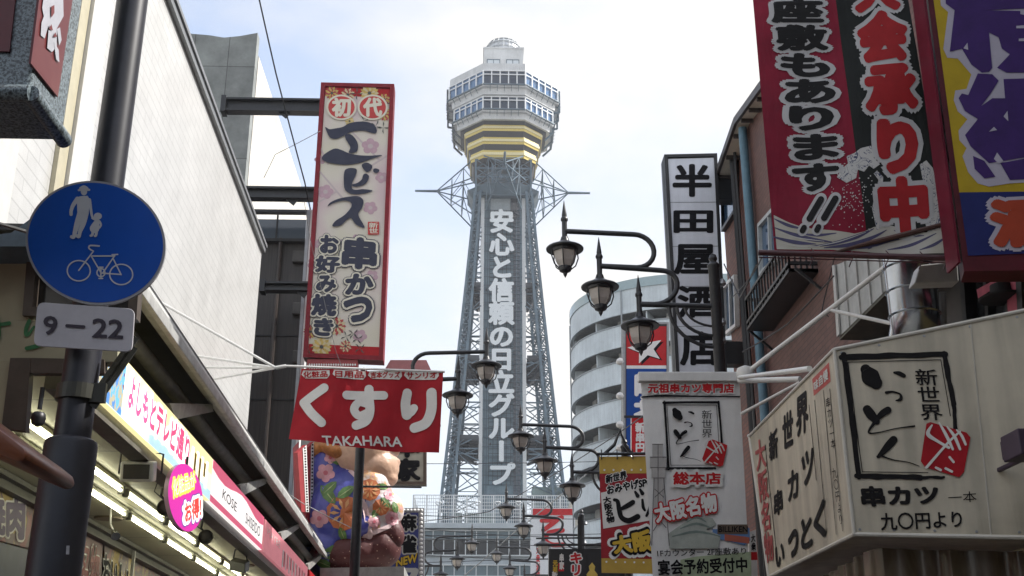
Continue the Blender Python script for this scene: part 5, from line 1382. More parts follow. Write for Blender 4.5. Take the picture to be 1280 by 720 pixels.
for y0, y1, x0 in ((121, 137, 278), (232, 246, 298), (351, 362, 326)):
    yb_ = 25.12
    a, b, c_ = aty(x0, y0, yb_), aty(405, y0 + 4, yb_), aty(x0, y1, yb_)
    H_ = a.z - c_.z
    mb = MB(); e = Vector((b.x, yb_, a.z)); w_ = .26
    mb.box((a.x, yb_, a.z - H_), (b.x - a.x, 0, 0), (0, w_, 0), (0, 0, .05)); mb.box((a.x, yb_, a.z - .05), (b.x - a.x, 0, 0), (0, w_, 0), (0, 0, .05)); mb.box((a.x, yb_ + w_ / 2 - .02, a.z - H_ + .05), (b.x - a.x, 0, 0), (0, .04, 0), (0, 0, H_ - .1))
    mb.box((a.x - .02, yb_ - .03, a.z - H_ - .04), (.12, 0, 0), (0, w_ + .06, 0), (0, 0, H_ + .08))
    for u in (.55,): mb.prism([(a.x + (b.x - a.x) * u, yb_ + .1, a.z - H_), (a.x + (b.x - a.x) * u + .3, yb_ + .1, a.z - H_), (a.x + (b.x - a.x) * u + .2, yb_ + .1, a.z - H_ - .16)], (0, .03, 0))
    mb.build('support_beam', dkmetal, es)

# ------------------------------------------------------------------ red neon signs, pink awning seen past the flag
def dotted_sign(q, Yd, label, lb, fx=None):
    p_ = Pl((aty(*q[0], Yd).x, Yd, 0), (1, -.55, 0))
    t = thing('neon_edge_sign', label, 'sign', p_.px(*q[2]))
    mb = MB(); slab(mb, p_, q, .10, 0); mb.build('cabinet', M('neon_red', (0.36, 0.04, 0.045), .4, var=.15), t)
    mb = MB(); poly(mb, p_, [bil(q, .55, 0), bil(q, .97, 0), bil(q, .97, 1), bil(q, .55, 1)], 0, .01)
    n = 24
    for k in range(n): disc(mb, p_, *bil(q, .76, (k + .5) / n), 1.2, 1.2, 1, .014, 8)
    mb.build('bulb_edge', [white, ink], t, fix=False)
dotted_sign([(372, 566), (383, 556), (386, 640), (377, 640)], 23.0, 'narrow red sign with bulb dotted white edge nearest the shop gutter', 0)
dotted_sign([(384, 560), (392, 552), (391, 660), (382, 650)], 24.0, 'taller red sign with bulb dotted white edge next to the giant statue', 0)
mb = MB(); p_ = front(24.5); a, b = p_.px(364, 454), p_.px(373, 470); slab(mb, p_, [(366, 560), (373, 552), (374, 640), (368, 645)], .05, 0)
tag(mb.build('pink_side_panel', M('pink_panel', (0.5, 0.12, 0.13), .5, var=.12), base=p_.px(368, 640)), 'pale red side panel beside the dark clad building', 'panel')
mb = MB(); p_ = front(25.0); slab(mb, p_, (384, 449, 447, 470), .3, 0)
for i in range(2):
    for k in range(20): disc(mb, p_, 387 + k * 3.0, 456 + 6 * i, 1.1, 1.5, 1, .01, 8)
tag(mb.build('bulb_sign', [M('neon_red', (0, 0, 0)), white], base=p_.px(415, 470), fix=False), 'red sign strip with two rows of white bulbs under the tall cream sign', 'sign')
mb = MB(); p_ = front(27.5); slab(mb, p_, [(488, 450), (533, 450), (545, 476), (472, 476)], 1.2, 0); tag(mb.build('pink_awning', M('pink_awning_cloth', (0.55, 0.24, 0.24), .6, var=.1), base=p_.px(508, 476)), 'faded pink awning peeking above the pharmacy flag', 'awning')

# ------------------------------------------------------------------ giant statue
YS = 24.6
stc = aty(440, 640, YS)
gs = thing('giant_statue', 'giant round statue in a flowery blue robe above the shop eaves', 'statue', (stc.x, YS, aty(440, 712, YS).z))
sc_ = aty(441, 640, YS).x - aty(440, 640, YS).x       # metres per pixel
def blobmesh(name, balls, m, parent, vox=.05, smooth_it=8):
    bm = bmesh.new()
    for (x, y, dy, rx, ry, rz, rot) in balls:
        c_ = aty(x, y, YS); tmp = bmesh.new(); bmesh.ops.create_icosphere(tmp, subdivisions=3, radius=1)
        for v in tmp.verts:
            px_, pz_ = v.co.x * rx * sc_, v.co.z * rz * sc_
            v.co = Vector((c_.x + px_ * math.cos(rot) - pz_ * math.sin(rot), YS + dy + v.co.y * ry * sc_, c_.z + px_ * math.sin(rot) + pz_ * math.cos(rot)))
        k = [bm.verts.new(v.co) for v in tmp.verts]
        for f in tmp.faces: bm.faces.new([k[v.index] for v in f.verts])
        tmp.free()
    me = bpy.data.meshes.new(name); bm.to_mesh(me); bm.free()
    o = bpy.data.objects.new(name, me); COL.objects.link(o)
    md = o.modifiers.new('r', 'REMESH'); md.mode = 'VOXEL'; md.voxel_size = vox
    m2 = o.modifiers.new('s', 'SMOOTH'); m2.iterations = smooth_it; m2.factor = .5
    me2 = bpy.data.meshes.new_from_object(o.evaluated_get(bpy.context.evaluated_depsgraph_get()))
    bpy.data.objects.remove(o)
    r = MB(); r.v = [v.co.copy() for v in me2.vertices]; r.f = [tuple(p.vertices) for p in me2.polygons]; r.m = [0] * len(r.f)
    ob = r.build(name, m, parent, smooth=True)
    return ob, BVHTree.FromPolygons(r.v, r.f)
hem, _ = blobmesh('under_robe', [(440, 694, .05, 52, 46, 30, .1), (478, 684, 0, 24, 36, 26, .3)], ramp_mat('dotted_robe', [(0.0, (0.45, 0.30, 0.22)), (0.13, (0.07, 0.012, 0.012))], 'VORONOI', 11, .6), gs)
robe, bvh = blobmesh('robe', [(428, 640, 0, 44, 46, 62, -.12), (412, 590, .1, 30, 36, 36, 0), (455, 625, -.1, 38, 40, 36, .35), (470, 668, 0, 32, 36, 22, .3), (410, 690, 0, 30, 40, 34, 0), (482, 640, -.15, 24, 30, 24, .6), (462, 612, -.3, 26, 24, 24, .4), (492, 668, -.2, 14, 18, 20, .3), (455, 664, -.5, 26, 18, 12, .5)], ramp_mat('robe_cloth', [(0.35, (0.045, 0.055, 0.26)), (0.6, (0.07, 0.075, 0.33)), (0.75, (0.10, 0.09, 0.36))], 'NOISE', 1.4, .35, (1, 1, 1), False, 3), gs, .03)
head, _ = blobmesh('head', [(452, 560, -.05, 44, 42, 44, 0), (470, 585, -.05, 30, 34, 26, 0), (488, 560, 0, 13, 22, 14, 0), (492, 578, 0, 9, 18, 5.5, .1), (491, 587, 0, 8.5, 18, 5, -.1), (482, 600, -.02, 16, 24, 10, .2), (462, 604, 0, 22, 28, 12, 0), (440, 560, .5, 8, 10, 20, 0)], M('statue_skin', (0.62, 0.40, 0.28), .35, var=.12), gs, .03, 3)
hd, _ = blobmesh('hair', [(440, 530, 0, 50, 46, 34, 0), (515, 540, -.1, 15, 16, 9, .2)], M('statue_hair', (0.08, 0.045, 0.03), .4, var=.15), gs)
col, _ = blobmesh('collar', [(420, 568, -.3, 22, 26, 10, -.5), (395, 566, 0, 14, 24, 14, .4)], M('collar_orange', (0.55, 0.22, 0.06), .5, var=.3), gs)
def pix(v):
    v = v - EYEV; f = v.x * syw + v.y * cyw; x = v.x * cyw - v.y * syw
    zc = f * cp + v.z * sp; return CX + F * x / zc, CY - F * (v.z * cp - f * sp) / zc
me_ = robe.data
me_.materials.append(ramp_mat('pale_lapel', [(0.30, (0.30, 0.34, 0.58)), (0.42, (0.60, 0.50, 0.50)), (0.52, (0.62, 0.56, 0.55)), (0.60, (0.60, 0.34, 0.14)), (0.68, (0.56, 0.30, 0.32)), (0.78, (0.62, 0.55, 0.52))], 'NOISE', 2.8, .4, (1, 1, 1), False, 3))
me_.materials.append(MATS['dotted_robe'])
o3 = origin(robe)
for p_ in me_.polygons:
    x, y = pix(Vector(p_.center) + o3)
    if y > 680 - (x - 430) * .42 and x > 425: p_.material_index = 2
    elif x > 446 + (y - 575) * .22 - max(0, 600 - y) * .5 and x > 438: p_.material_index = 1
for n_, sc2, st2 in (('robe_cloth', 2.2, .5), ('pale_lapel', 2.6, .7), ('dotted_robe', 2.6, .5), ('statue_skin', 3, .35)): addbump(MATS[n_], sc2, st2, .12)
def decal(pts, m, h):
    """lay a printed outline on the statue's robe"""
    out = []
    for x, y in pts:
        r_ = ray(x, y).normalized(); loc, nrm, _i, _d = bvh.ray_cast(EYEV, r_)
        if loc is None: return
        out.append(loc - r_ * (h + .012))
    c_ = sum(out, Vector()) / len(out)
    xs_ = sum(p[0] for p in pts) / len(pts); ys_ = sum(p[1] for p in pts) / len(pts)
    r_ = ray(xs_, ys_).normalized(); loc, *_ = bvh.ray_cast(EYEV, r_)
    if loc is not None: c_ = loc - r_ * (h + .012)
    for i in range(len(out)): mb.face([c_, out[i], out[(i + 1) % len(out)]], m)
def petal_flower(x, y, r, m, mc, n=5, h=.004):
    for k in range(n):
        a = 2 * PI * k / n + .3; cx_, cy_ = x + r * .56 * math.cos(a), y + r * .56 * math.sin(a)
        decal([(cx_ + r * .44 * math.cos(t), cy_ + r * .44 * math.sin(t)) for t in [2 * PI * i / 12 for i in range(12)]], m, h + k * .0006)
    decal([(x + r * .25 * math.cos(t), y + r * .25 * math.sin(t)) for t in [2 * PI * i / 10 for i in range(10)]], mc, h + .006)
mb = MB()
for x, y, r in ((407, 591, 12), (399, 648, 12), (413, 572, 8), (395, 690, 9)): petal_flower(x, y, r, 0, 1)
for x, y, r in ((430, 641, 21), (476, 634, 10), (462, 612, 13)):
    decal([(x + r * (1 + .08 * (i % 2)) * math.cos(2 * PI * i / 20), y + r * (1 + .08 * (i % 2)) * math.sin(2 * PI * i / 20)) for i in range(20)], 2, .004)
    for k in range(10):
        a = 2 * PI * k / 10; decal([(x + r * .25 * math.cos(a), y + r * .25 * math.sin(a)), (x + r * .62 * math.cos(a + .18), y + r * .62 * math.sin(a + .18)), (x + r * .9 * math.cos(a), y + r * .9 * math.sin(a)), (x + r * .62 * math.cos(a - .18), y + r * .62 * math.sin(a - .18))], 3, .008 + k * .0004)
for x, y, r in ((488, 618, 8), (490, 648, 9), (468, 652, 8)): petal_flower(x, y, r, 0, 1, 6)
for x, y, a, r in ((482, 628, .8, 9), (470, 640, 2.2, 9), (494, 634, 1.3, 8), (478, 608, .2, 8), (410, 618, .9, 15), (432, 615, -.6, 13), (422, 575, .2, 12), (430, 578, -.5, 12), (418, 690, -.3, 18), (428, 700, .5, 15), (428, 668, 1.2, 10), (405, 705, .4, 12), (412, 610, 2.4, 12)):
    ca, sa = math.cos(a), math.sin(a)
    decal([(x + r * (u * ca - w * sa), y + r * (u * sa + w * ca)) for u, w in ((-1, 0), (-.6, .35), (0, .5), (.6, .35), (1, 0), (.6, -.35), (0, -.5), (-.6, -.35))], 4, .006 + r * .0001)
    decal([(x + r * (u * ca - w * sa), y + r * (u * sa + w * ca)) for u, w in ((-.9, 0), (0, .05), (.9, 0), (0, -.05))], 5, .012)
for (xa_, ya_), (xb_, yb_) in zip(((434, 585), (446, 597), (451, 615), (456, 634), (459, 652), (462, 668)), ((446, 597), (451, 615), (456, 634), (459, 652), (462, 668), (460, 680))):
    decal([(xa_ - 3, ya_), (xa_ + 4, ya_), (xb_ + 4, yb_), (xb_ - 3, yb_)], 7, .003)
for (xa_, ya_), (xb_, yb_) in zip(((424, 684), (440, 678), (456, 671), (472, 664), (486, 658)), ((440, 678), (456, 671), (472, 664), (486, 658), (498, 652))):
    decal([(xa_, ya_ - 3), (xb_, yb_ - 3), (xb_, yb_ + 3), (xa_, ya_ + 3)], 7, .003)
decal([(442, 567), (452, 575), (460, 595), (448, 600), (440, 585)], 6, .005)
mb.build('flower_print', [M('robe_pink', (0.60, 0.30, 0.34), .45, var=.15), M('robe_pink_deep', (0.5, 0.12, 0.16), .45, var=.1), M('robe_orange', (0.55, 0.16, 0.05), .45, var=.2), M('robe_orange_pale', (0.66, 0.34, 0.14), .45, var=.1), M('robe_green', (0.10, 0.2, 0.05), .45, var=.25), M('robe_vein', (0.35, 0.42, 0.18), .45, var=0), M('robe_pale_blue', (0.45, 0.5, 0.62), .45, var=.1), M('robe_edge', (0.66, 0.5, 0.5), .45, var=.1)], robe, fix=False)
# low shelf it sits on
mb = MB(); p_ = front(23.6); slab(mb, p_, [(400, 710), (505, 708), (505, 760), (400, 760)], 2.2, 0); o_ = mb.build('statue_platform', M('ledge_grey', (0.33, 0.33, 0.31), .6, var=.2), base=p_.px(450, 760)); tag(o_, 'grey ledge carrying the giant statue', 'platform')

# ------------------------------------------------------------------ cream sign with two brush characters, mahjong sign
p_ = front(34)
hs2 = thing('brush_character_sign', 'cream sign in a brown frame with black brush characters behind the flag', 'sign', p_.px(509, 606))
mb = MB(); slab(mb, p_, (484, 520, 533, 606), .3, 0); mb.build('board', M('cream_board', (0.56, 0.53, 0.42), .5, var=.08), hs2)
mb = MB(); rim(mb, p_, (484, 520, 533, 606), .09, .3, .05); mb.build('frame', M('frame_brown', (0.12, 0.085, 0.06), .5, var=.15), hs2)
mb = MB(); text(mb, p_, '本', (492, 540, 526, 572), 0, bold=.06, h=.03); text(mb, p_, '家', (491, 573, 526, 602), 0, bold=.05, h=.03); mb.build('lettering', ink, hs2, fix=False)
mb = MB(); a, b = front(23).px(448, 608), front(23).px(527, 609); mb.tube(a, b, .022, n=6); tag(mb.build('banner_pole', blackm, base=a), 'thin dark horizontal pole sticking out from the flag post', 'pole')
p_ = front(30)
mj = thing('mahjong_sign', 'blue mahjong sign with white bulb border low beside the statue', 'sign', p_.px(508, 720))
mb = MB(); slab(mb, p_, (470, 635, 530, 780), .35, 0); mb.build('cabinet', steel, mj)
mb = MB(); poly(mb, p_, corners((470, 641, 523, 780)), 0, .02); mb.build('face_panel', M('mahjong_blue', (0.02, 0.035, 0.22), .45, var=.12), mj, fix=False)
mb = MB()
for k in range(13): mb.lathe(p_.px(474 + 4.4 * k, 638, .02), [(.035, -.03), (.045, 0), (.03, .035)], 8)
for k in range(26): mb.lathe(p_.px(526.5, 643 + 5.2 * k, .02), [(.035, -.03), (.045, 0), (.03, .035)], 8)
mb.build('bulb_border', white, mj)
mb = MB()
for ch, q in (('麻', (499, 643, 521, 664)), ('雀', (500, 669, 521, 692))): text(mb, p_, ch, q, 1, bold=.13, h=.026); text(mb, p_, ch, q, 0, bold=.05, h=.034)
text(mb, p_, 'NEW', [(495, 699), (522, 691), (522, 703), (495, 709)], 0, bold=.1, h=.026); text(mb, p_, 'NEW', [(495, 699), (522, 691), (522, 703), (495, 709)], 2, bold=.04, h=.032)
text(mb, p_, 'ワ', (497, 711, 522, 728), 1, bold=.1, h=.026)
mb.build('lettering', [ink, M('letter_pale', (0.5, .5, .46), .5, var=0), yellow], mj, fix=False)

# ------------------------------------------------------------------ pharmacy flag
def ff(x, y): return .07 * math.sin((x - 365) * .028 + .6) * (.35 + (y - 462) / 160) + .02 * math.sin(x * .09 + y * .03)
pfl = Pl((0, 15, 0), (.06, -1, 0), ff)
fg = thing('pharmacy_flag', 'red flag with big white hiragana and capital letters on a white bracket', 'flag', pfl.px(460, 565))
qf = [(377, 461), (554, 466), (549, 565), (361, 549)]
mb = MB(); mb.grid(lambda u, v: pfl.px(*(lambda q: (q[0], q[1] + 6 * math.sin(u * PI) * v * .6))(bil(qf, u, v))), 90, 40); mb.build('cloth', M('flag_cloth_red', (0.40, 0.02, 0.03), .6, var=.12, nscale=2.5), fg, smooth=True)
mb = MB(); h_ = .012
def F_(pts, hh=0): stroke(mb, pfl, [(355 + x * .1736, 445 + y * .1736, w * .1736) for x, y, w in pts], 0, h_ + hh)
F_([(290, 238, 66), (200, 300, 66), (145, 342, 66)]); F_([(145, 342, 66), (200, 420, 66), (272, 490, 66)], .001)
F_([(452, 285, 62), (580, 285, 62), (718, 285, 62)], .001)
F_([(612, 240, 66), (612, 300, 66), (618, 400, 66), (590, 470, 66), (520, 502, 66)], .002); F_([(600, 348, 56), (540, 335, 56), (505, 385, 60), (540, 432, 58), (600, 410, 56)], .003)
F_([(888, 262, 66), (875, 340, 70), (885, 415, 76)]); F_([(885, 415, 62), (915, 390, 70), (935, 370, 60)], .001); F_([(1062, 265, 74), (1060, 390, 74), (1020, 480, 74), (940, 512, 72)], .002)
text(mb, pfl, 'TAKAHARA', [(402, 546), (503, 544), (503.5, 557.5), (404, 559)], 0, bold=.02, h=h_)
for x0, x1 in ((377, 412), (416, 457), (460, 502), (505, 548)):
    patch(mb, pfl, [(x0 + 2, 463.5), (x1, 464), (x1 + .5, 470), (x1 - 3, 474.5), (x0 + 5, 473.5), (x0, 469)], 0, h_)
mb.build('white_lettering', offwhite, fg, fix=False)
mb = MB()
for t, x0, x1 in (('化粧品', 379, 410), ('日用品', 419, 455), ('吉本グッズ', 463, 500), ('サンリオ', 508, 546)): text(mb, pfl, t, (x0, 464.5, x1, 473), 0, bold=.03, h=h_ + .006)
mb.build('red_lettering', red, fg, fix=False)
mb = MB(); a, b = pfl.px(358, 459, .03), pfl.px(556, 465, .0); mb.tube(a, b, .016, n=8); mb.build('flag_rod', whitem, fg, smooth=True)
hub = pfl.px(345, 461, .03)
mb = MB(); mb.tube(hub, a, .025, n=8)
for x, y in ((190, 372), (232, 443), (245, 459), (256, 476)): mb.tube(left(4.0).px(x, y), hub, .02, .017, 8)
mb.build('bracket_rod', whitem, fg, smooth=True)

# ------------------------------------------------------------------ drugstore with the lit soffit
ds = thing('drugstore_building', 'low drugstore with lit soffit, sign fascia and folded canopy rail', 'building', lp(3.5, 14, 0))
T0, T1 = 7.55, 30.0
ZS = 3.84
mb = MB()
sof = brick_mat('soffit_panels', (0.50, 0.48, 0.33), (0.47, 0.45, 0.31), (0.18, 0.17, 0.12), 1.8, 1.2, .012, 'YX', .5, 0, .15, .1)
mb.box(lp(2.55, T0, ZS), -NL * 1.9, DL * (T1 - T0), Z * .06); mb.build('soffit', sof, ds)
mb = MB(); mb.box(lp(4.42, T0 - 3, 0), -NL * 6.5, DL * (T1 - T0 + 1.9), Z * 4.93)
mb.build('back_wall', ramp_mat('poster_wall', [(0.0, (0.12, 0.008, 0.01)), (0.40, (0.03, 0.005, 0.008)), (0.50, (0.11, 0.006, 0.008)), (0.57, (0.20, 0.13, 0.008)), (0.64, (0.02, 0.012, 0.02))], 'NOISE', 2.6, .4, (1, 1, 1.5), True, 4, 1.2), ds)
mb = MB(); mb.box(lp(4.41, T0, ZS - .14), NL * .12, DL * (T1 - T0), Z * .13); mb.box(lp(4.29, T0, ZS - .06), NL * .08, DL * (T1 - T0), Z * .05); mb.build('ceiling_trim', M('dark_trim', (0.10, 0.095, 0.075), .5, var=.2), ds)
mb = MB(); mb.box(lp(3.2, T0, ZS + .07), -NL * .8, DL * (T1 - T0), Z * 1.0); mb.build('recess_wall', M('recess_dark', (0.03, 0.03, 0.03), .6, var=.2), ds)
mb = MB(); mb.box(lp(2.42, T0 + .2, 4.86), -NL * 1.55, DL * (T1 - T0 - 2.5), Z * .05); mb.build('canopy_top', M('canopy_dark', (0.05, 0.05, 0.05), .5, var=.2), ds)
mb = MB(); mb.box(lp(2.36, T0 + .2, 4.66), -NL * .09, DL * (T1 - T0 - 2.5), Z * .12); mb.box(lp(2.30, T0 + .2, 4.60), -NL * .05, DL * (T1 - T0 - 2.5), Z * .08)
mb.build('canopy_rail', lgrey, ds, bevel=.006)
mb = MB(); mb.box(lp(2.40, T0 + .2, 4.80), -NL * .05, DL * (T1 - T0 - 2.5), Z * .055); mb.build('canopy_edge', M('edge_white', (.7, .7, .68), .4, var=.1), ds)
mb = MB(); mb.tube(lp(2.62, T0 + .2, 4.55), lp(2.62, T1 - 2.4, 4.55), .07, n=12); mb.build('awning_roll', M('roll_grey', (0.2, 0.2, 0.19), .6, var=.2), ds, smooth=True)
for k in range(5):
    t0 = T0 + 2.9 + 4.0 * k
    mb = MB(); mb.prism([lp(2.52, t0, 4.30), lp(2.52, t0 + .30, 4.22), lp(2.42, t0 + 1.5, 4.60), lp(2.42, t0 + 1.42, 4.66)], -NL * .05); mb.build('folding_arm', lgrey, ds)
mb = MB(); mb.box(lp(2.50, T0, 4.17), -NL * .14, DL * (T1 - T0), Z * .05); mb.box(lp(2.50, T0, 3.64), -NL * .16, DL * (T1 - T0), Z * .09); mb.build('fascia_trim', M('fascia_metal', (0.22, 0.21, 0.18), .4, .3, var=.2), ds)
for k in range(1, 5):
    t0 = T0 + 2 + 4.6 * k
    for a_ in (3.1,): 
        mb = MB(); mb.lathe(lp(a_ + .9 * (k % 2), t0, ZS - .02), [(.16, 0), (.17, .02), (.12, .03)], 18); mb.build('ceiling_vent', M('vent_brown', (.2, .16, .1), .5, var=.1), ds, smooth=True)
mb = MB()
for t0 in (9.7, 13.1, 16.5, 20.0): mb.box(lp(4.28, t0, ZS - .5), NL * .04, DL * .04, Z * .42)
mb.build('rail_post', lgrey, ds)
# tubes
tubem = M('tube_light', (1.0, 0.98, 0.74), .5, var=0, emit=3.6)
tubeh = M('tube_holder', (0.55, 0.55, 0.43), .5, var=.1)
def tubes(a_, n, t0, L_, gap, lab):
    proto = None
    for k in range(n):
        ts = t0 + k * (L_ + gap)
        if proto is None:
            proto = thing('tube_light', lab, 'tube light', lp(a_, ts, ZS - .03), 'fluorescent tubes under the drugstore soffit')
            mb = MB(); mb.tube(lp(a_, ts + .05, ZS - .075), lp(a_, ts + L_ - .05, ZS - .075), .016, n=10); mb.build('tube', tubem, proto, smooth=True)
            mb = MB(); mb.box(lp(a_ - .028, ts, ZS - .04), -NL * .056, DL * L_, Z * .035); mb.build('holder', tubeh, proto)
            for e in (0, L_ - .06): mb = MB(); mb.box(lp(a_ - .03, ts + e, ZS - .105), -NL * .06, DL * .06, Z * .08); mb.build('socket', M('socket_dark', (.12, .12, .09), .5, var=.1), proto)
        else:
            c = copy_tree(proto); c.location = lp(a_, ts, ZS - .03)
tubes(3.62, 9, 7.9, 1.78, .12, 'fluorescent tube in the row nearer the poster wall under the soffit')
tubes(3.28, 9, 8.3, 1.78, .12, 'fluorescent tube in the row nearer the lit fascia under the soffit')
# fascia signs
pfa = left(2.45)
def fascia(x0, x1, nm, lab, cols):
    t0, t1 = tof(*x0, 2.45), tof(*x1, 2.45)
    t = thing(nm, lab, 'sign', lp(2.5, (t0 + t1) / 2, 3.73))
    mb = MB(); mb.box(lp(2.45, t0, 3.73), -NL * .12, DL * (t1 - t0), Z * .44); mb.build('panel', cols, t)
    return t, t0, t1
lit_panel = M('lit_yellow_panel', (0.78, 0.68, 0.34), .4, var=.1, emit=.42)
y1, t0, t1 = fascia((100, 480), (262, 622), 'long_fascia_sign', 'long pale yellow lit fascia sign with pink katakana lettering', lit_panel)
def fq(ta, tb, za, zb): # pixel corners of a piece of the fascia, for lettering
    def pj(v):
        v = v - EYEV; f = v.x * syw + v.y * cyw; x = v.x * cyw - v.y * syw
        zc = f * cp + v.z * sp; yc = v.z * cp - f * sp
        return (CX + F * x / zc, CY - F * yc / zc)
    return [pj(lp(2.45, ta, zb)), pj(lp(2.45, tb, zb)), pj(lp(2.45, tb, za)), pj(lp(2.45, ta, za))]
ta = tof(160, 482, 2.45); te = tof(234, 575, 2.45)
mb = MB(); poly(mb, pfa, fq(t0, t1, 3.73, 3.83), 1, .004); poly(mb, pfa, fq(ta - .11, t1, 3.83, 4.0), 6, .0045); poly(mb, pfa, fq(t0, ta - .12, 3.735, 4.16), 4, .006)
text(mb, pfa, 'よしもとテレビ通り', fq(ta, te, 3.82, 4.13), 2, bold=.13, h=.009); text(mb, pfa, 'よしもとテレビ通り', fq(ta, te, 3.83, 4.12), 0, bold=.04, h=.014)
for k in range(7):
    tt = te + .15 + k * .12; poly(mb, pfa, fq(tt, tt + .1, 3.8 + .05 * (k % 3), 4.08 - .04 * (k % 2)), 5 if k % 2 else 2, .009 + k * .0003)
mb.build('lettering', [M('pink_letter', (0.62, 0.06, 0.16), .45, var=0, emit=.5), M('sky_strip', (0.45, 0.68, 0.75), .45, var=.08, emit=.35), M('lit_white', (.8, .8, .78), .45, var=0, emit=.45), M('comic_green', (0.25, 0.4, 0.1), .5, var=.4), ramp_mat('comic_print', [(0, (0.06, 0.17, 0.4)), (.45, (0.3, 0.28, 0.2)), (.55, (0.1, 0.3, 0.5)), (.7, (0.12, 0.05, 0.1))], 'NOISE', 7, .5, (1, 1, 1), True, 2, 0, .35), yellow, M('lit_cream', (.8, .77, .6), .45, var=.05, emit=.4)], y1, fix=False)
ks, t0, t1 = fascia((264, 600), (328, 672), 'cosmetics_sign', 'white cosmetics fascia sign with pink wavy edges and thin black capitals', M('lit_white_panel', (0.80, 0.76, 0.74), .4, var=.05, emit=.38))
mb = MB(); poly(mb, pfa, fq(t0, t1, 3.73, 3.80), 0, .004); 
n_ = 10
for k in range(n_):
    u0, u1 = k / n_, (k + 1) / n_; w0, w1 = .09 + .05 * math.sin(u0 * 9), .09 + .05 * math.sin(u1 * 9)
    A, B = fq(t0 + (t1 - t0) * u0, t0 + (t1 - t0) * u1, 4.17 - w0, 4.17), fq(t0 + (t1 - t0) * u0, t0 + (t1 - t0) * u1, 4.17 - w1, 4.17)
    poly(mb, pfa, [A[0], A[1], B[2], A[3]], 0, .004)
L_ = t1 - t0
text(mb, pfa, 'KOSE', fq(t0 + L_ * .17, t0 + L_ * .43, 3.87, 3.99), 1, bold=.0, h=.007); text(mb, pfa, 'SHISEIDO', fq(t0 + L_ * .6, t0 + L_ * .93, 3.85, 4.0), 1, bold=.0, h=.007)
mb.build('lettering', [M('pink_edge', (0.62, 0.10, 0.18), .45, var=.06, emit=.3), ink], ks, fix=False)
rs, t0, t1 = fascia((330, 672), (384, 722), 'pink_fascia_sign', 'pink fascia sign with faded stripes at the far end of the row', M('lit_pink_panel', (0.6, 0.2, 0.23), .45, var=.1, emit=.18))
mb = MB()
for k in range(16):
    u = .35 + .6 * k / 16; w = random.uniform(.012, .03); poly(mb, pfa, fq(t0 + (t1 - t0) * u, t0 + (t1 - t0) * (u + w), 3.75 + random.random() * .1, 4.02), k % 2, .005)
text(mb, pfa, 'MAYBE', fq(t0 + .2, t0 + (t1 - t0) * .3, 3.98, 4.1), 0, bold=0, h=.006)
mb.build('stripe_print', [offwhite, M('stripe_maroon', (0.25, .05, .07), .5, var=.1)], rs, fix=False)
ws, t0, t1 = fascia((386, 722), (402, 738), 'fascia_end_sign', 'last small dark pink fascia sign near the gutter end', red)
# ------------------------------------------------------------------ round pink sign
pr_ = Pl(aty(232, 622, 10.6), (.80, -.6, 0))
rp_ = thing('round_pink_sign', 'bright pink round sign with yellow and red lettering under the fascia', 'sign', aty(232, 664, 10.6))
el = [(232 + (21.5 * math.cos(t) + 3.5 * math.sin(t)), 622 + 42.5 * math.sin(t)) for t in [2 * PI * k / 40 for k in range(40)]]
mb = MB(); mb.prism([pr_.px(x, y) for x, y in el], -pr_.n * .06, 0, 1); mb.build('disc', [M('hot_pink_glow', (0.75, 0.05, 0.42), .4, var=.04, emit=.32), M('disc_edge', (.6, .4, .55), .4, var=0)], rp_)  # disc and its lettering carry an added glow to brighten them
mb = MB(); q_ = [(214, 597), (243, 588), (246, 611), (215, 624)]
text(mb, pr_, '化粧品が', q_, 0, bold=.09, h=.004); text(mb, pr_, '化粧品が', [(215, 599), (242, 590), (245, 609), (216, 622)], 1, bold=.0, h=.009)
q_ = [(227, 627), (252, 617), (252, 648), (228, 658)]
text(mb, pr_, 'お得!', q_, 2, bold=.17, h=.004); text(mb, pr_, 'お得!', q_, 3, bold=.12, h=.010); text(mb, pr_, 'お得!', [(229, 629), (250, 620), (250, 646), (230, 655)], 4, bold=.04, h=.016)
mb.build('lettering', [M('letter_yellow_glow', (0.75, .62, .1), .45, var=0, emit=.45), M('lit_white', (.8, .8, .78), .45, var=0, emit=.45), M('letter_violet_glow', (.18, .08, .3), .45, var=0, emit=.3), M('lit_white', (.8, .8, .78)), M('letter_red_glow', (.6, .06, .05), .45, var=0, emit=.45)], rp_, fix=False)
mb = MB(); c_ = pr_.px(236, 581); mb.tube(c_ - pr_.n * .03, Vector((c_.x, c_.y, ZS)) - pr_.n * .03, .012, n=6); mb.build('hanger', blackm, rp_)

# ------------------------------------------------------------------ floodlight, spotlights, speaker under the soffit
c_ = level(3.55).px(172, 590)
fl_ = thing('floodlight', 'square floodlight hanging from the soffit on a wire bracket', 'floodlight', c_ + Z * .28)
mb = MB(); mb.box(c_ + Vector((-.14, -.02, -.09)), (.28, 0, 0), (0, .12, .03), (0, -.03, .17)); mb.build('housing', M('lamp_housing', (0.68, 0.68, 0.64), .4, var=.15), fl_, bevel=.015)
mb = MB(); mb.box(c_ + Vector((-.11, -.035, -.065)), (.22, 0, 0), (0, .012, 0), (0, -.022, .12)); mb.build('lens', M('lens_grey', (.08, .08, .07), .2, var=.1), fl_, bevel=.004)
mb = MB(); mb.path([c_ + Vector((-.18, .08, 0)), c_ + Vector((-.18, .08, .17)), c_ + Vector((-.1, .08, .19)), c_ + Vector((.1, .08, .19)), c_ + Vector((.18, .08, .17)), c_ + Vector((.18, .08, 0))], .009, 6); mb.tube(c_ + Vector((0, .08, .19)), Vector((c_.x, c_.y + .08, ZS)), .012, n=6); mb.lathe(Vector((c_.x, c_.y + .08, ZS - .03)), [(.09, 0), (.07, .03)], 14); mb.build('bracket', blackm, fl_, smooth=True)
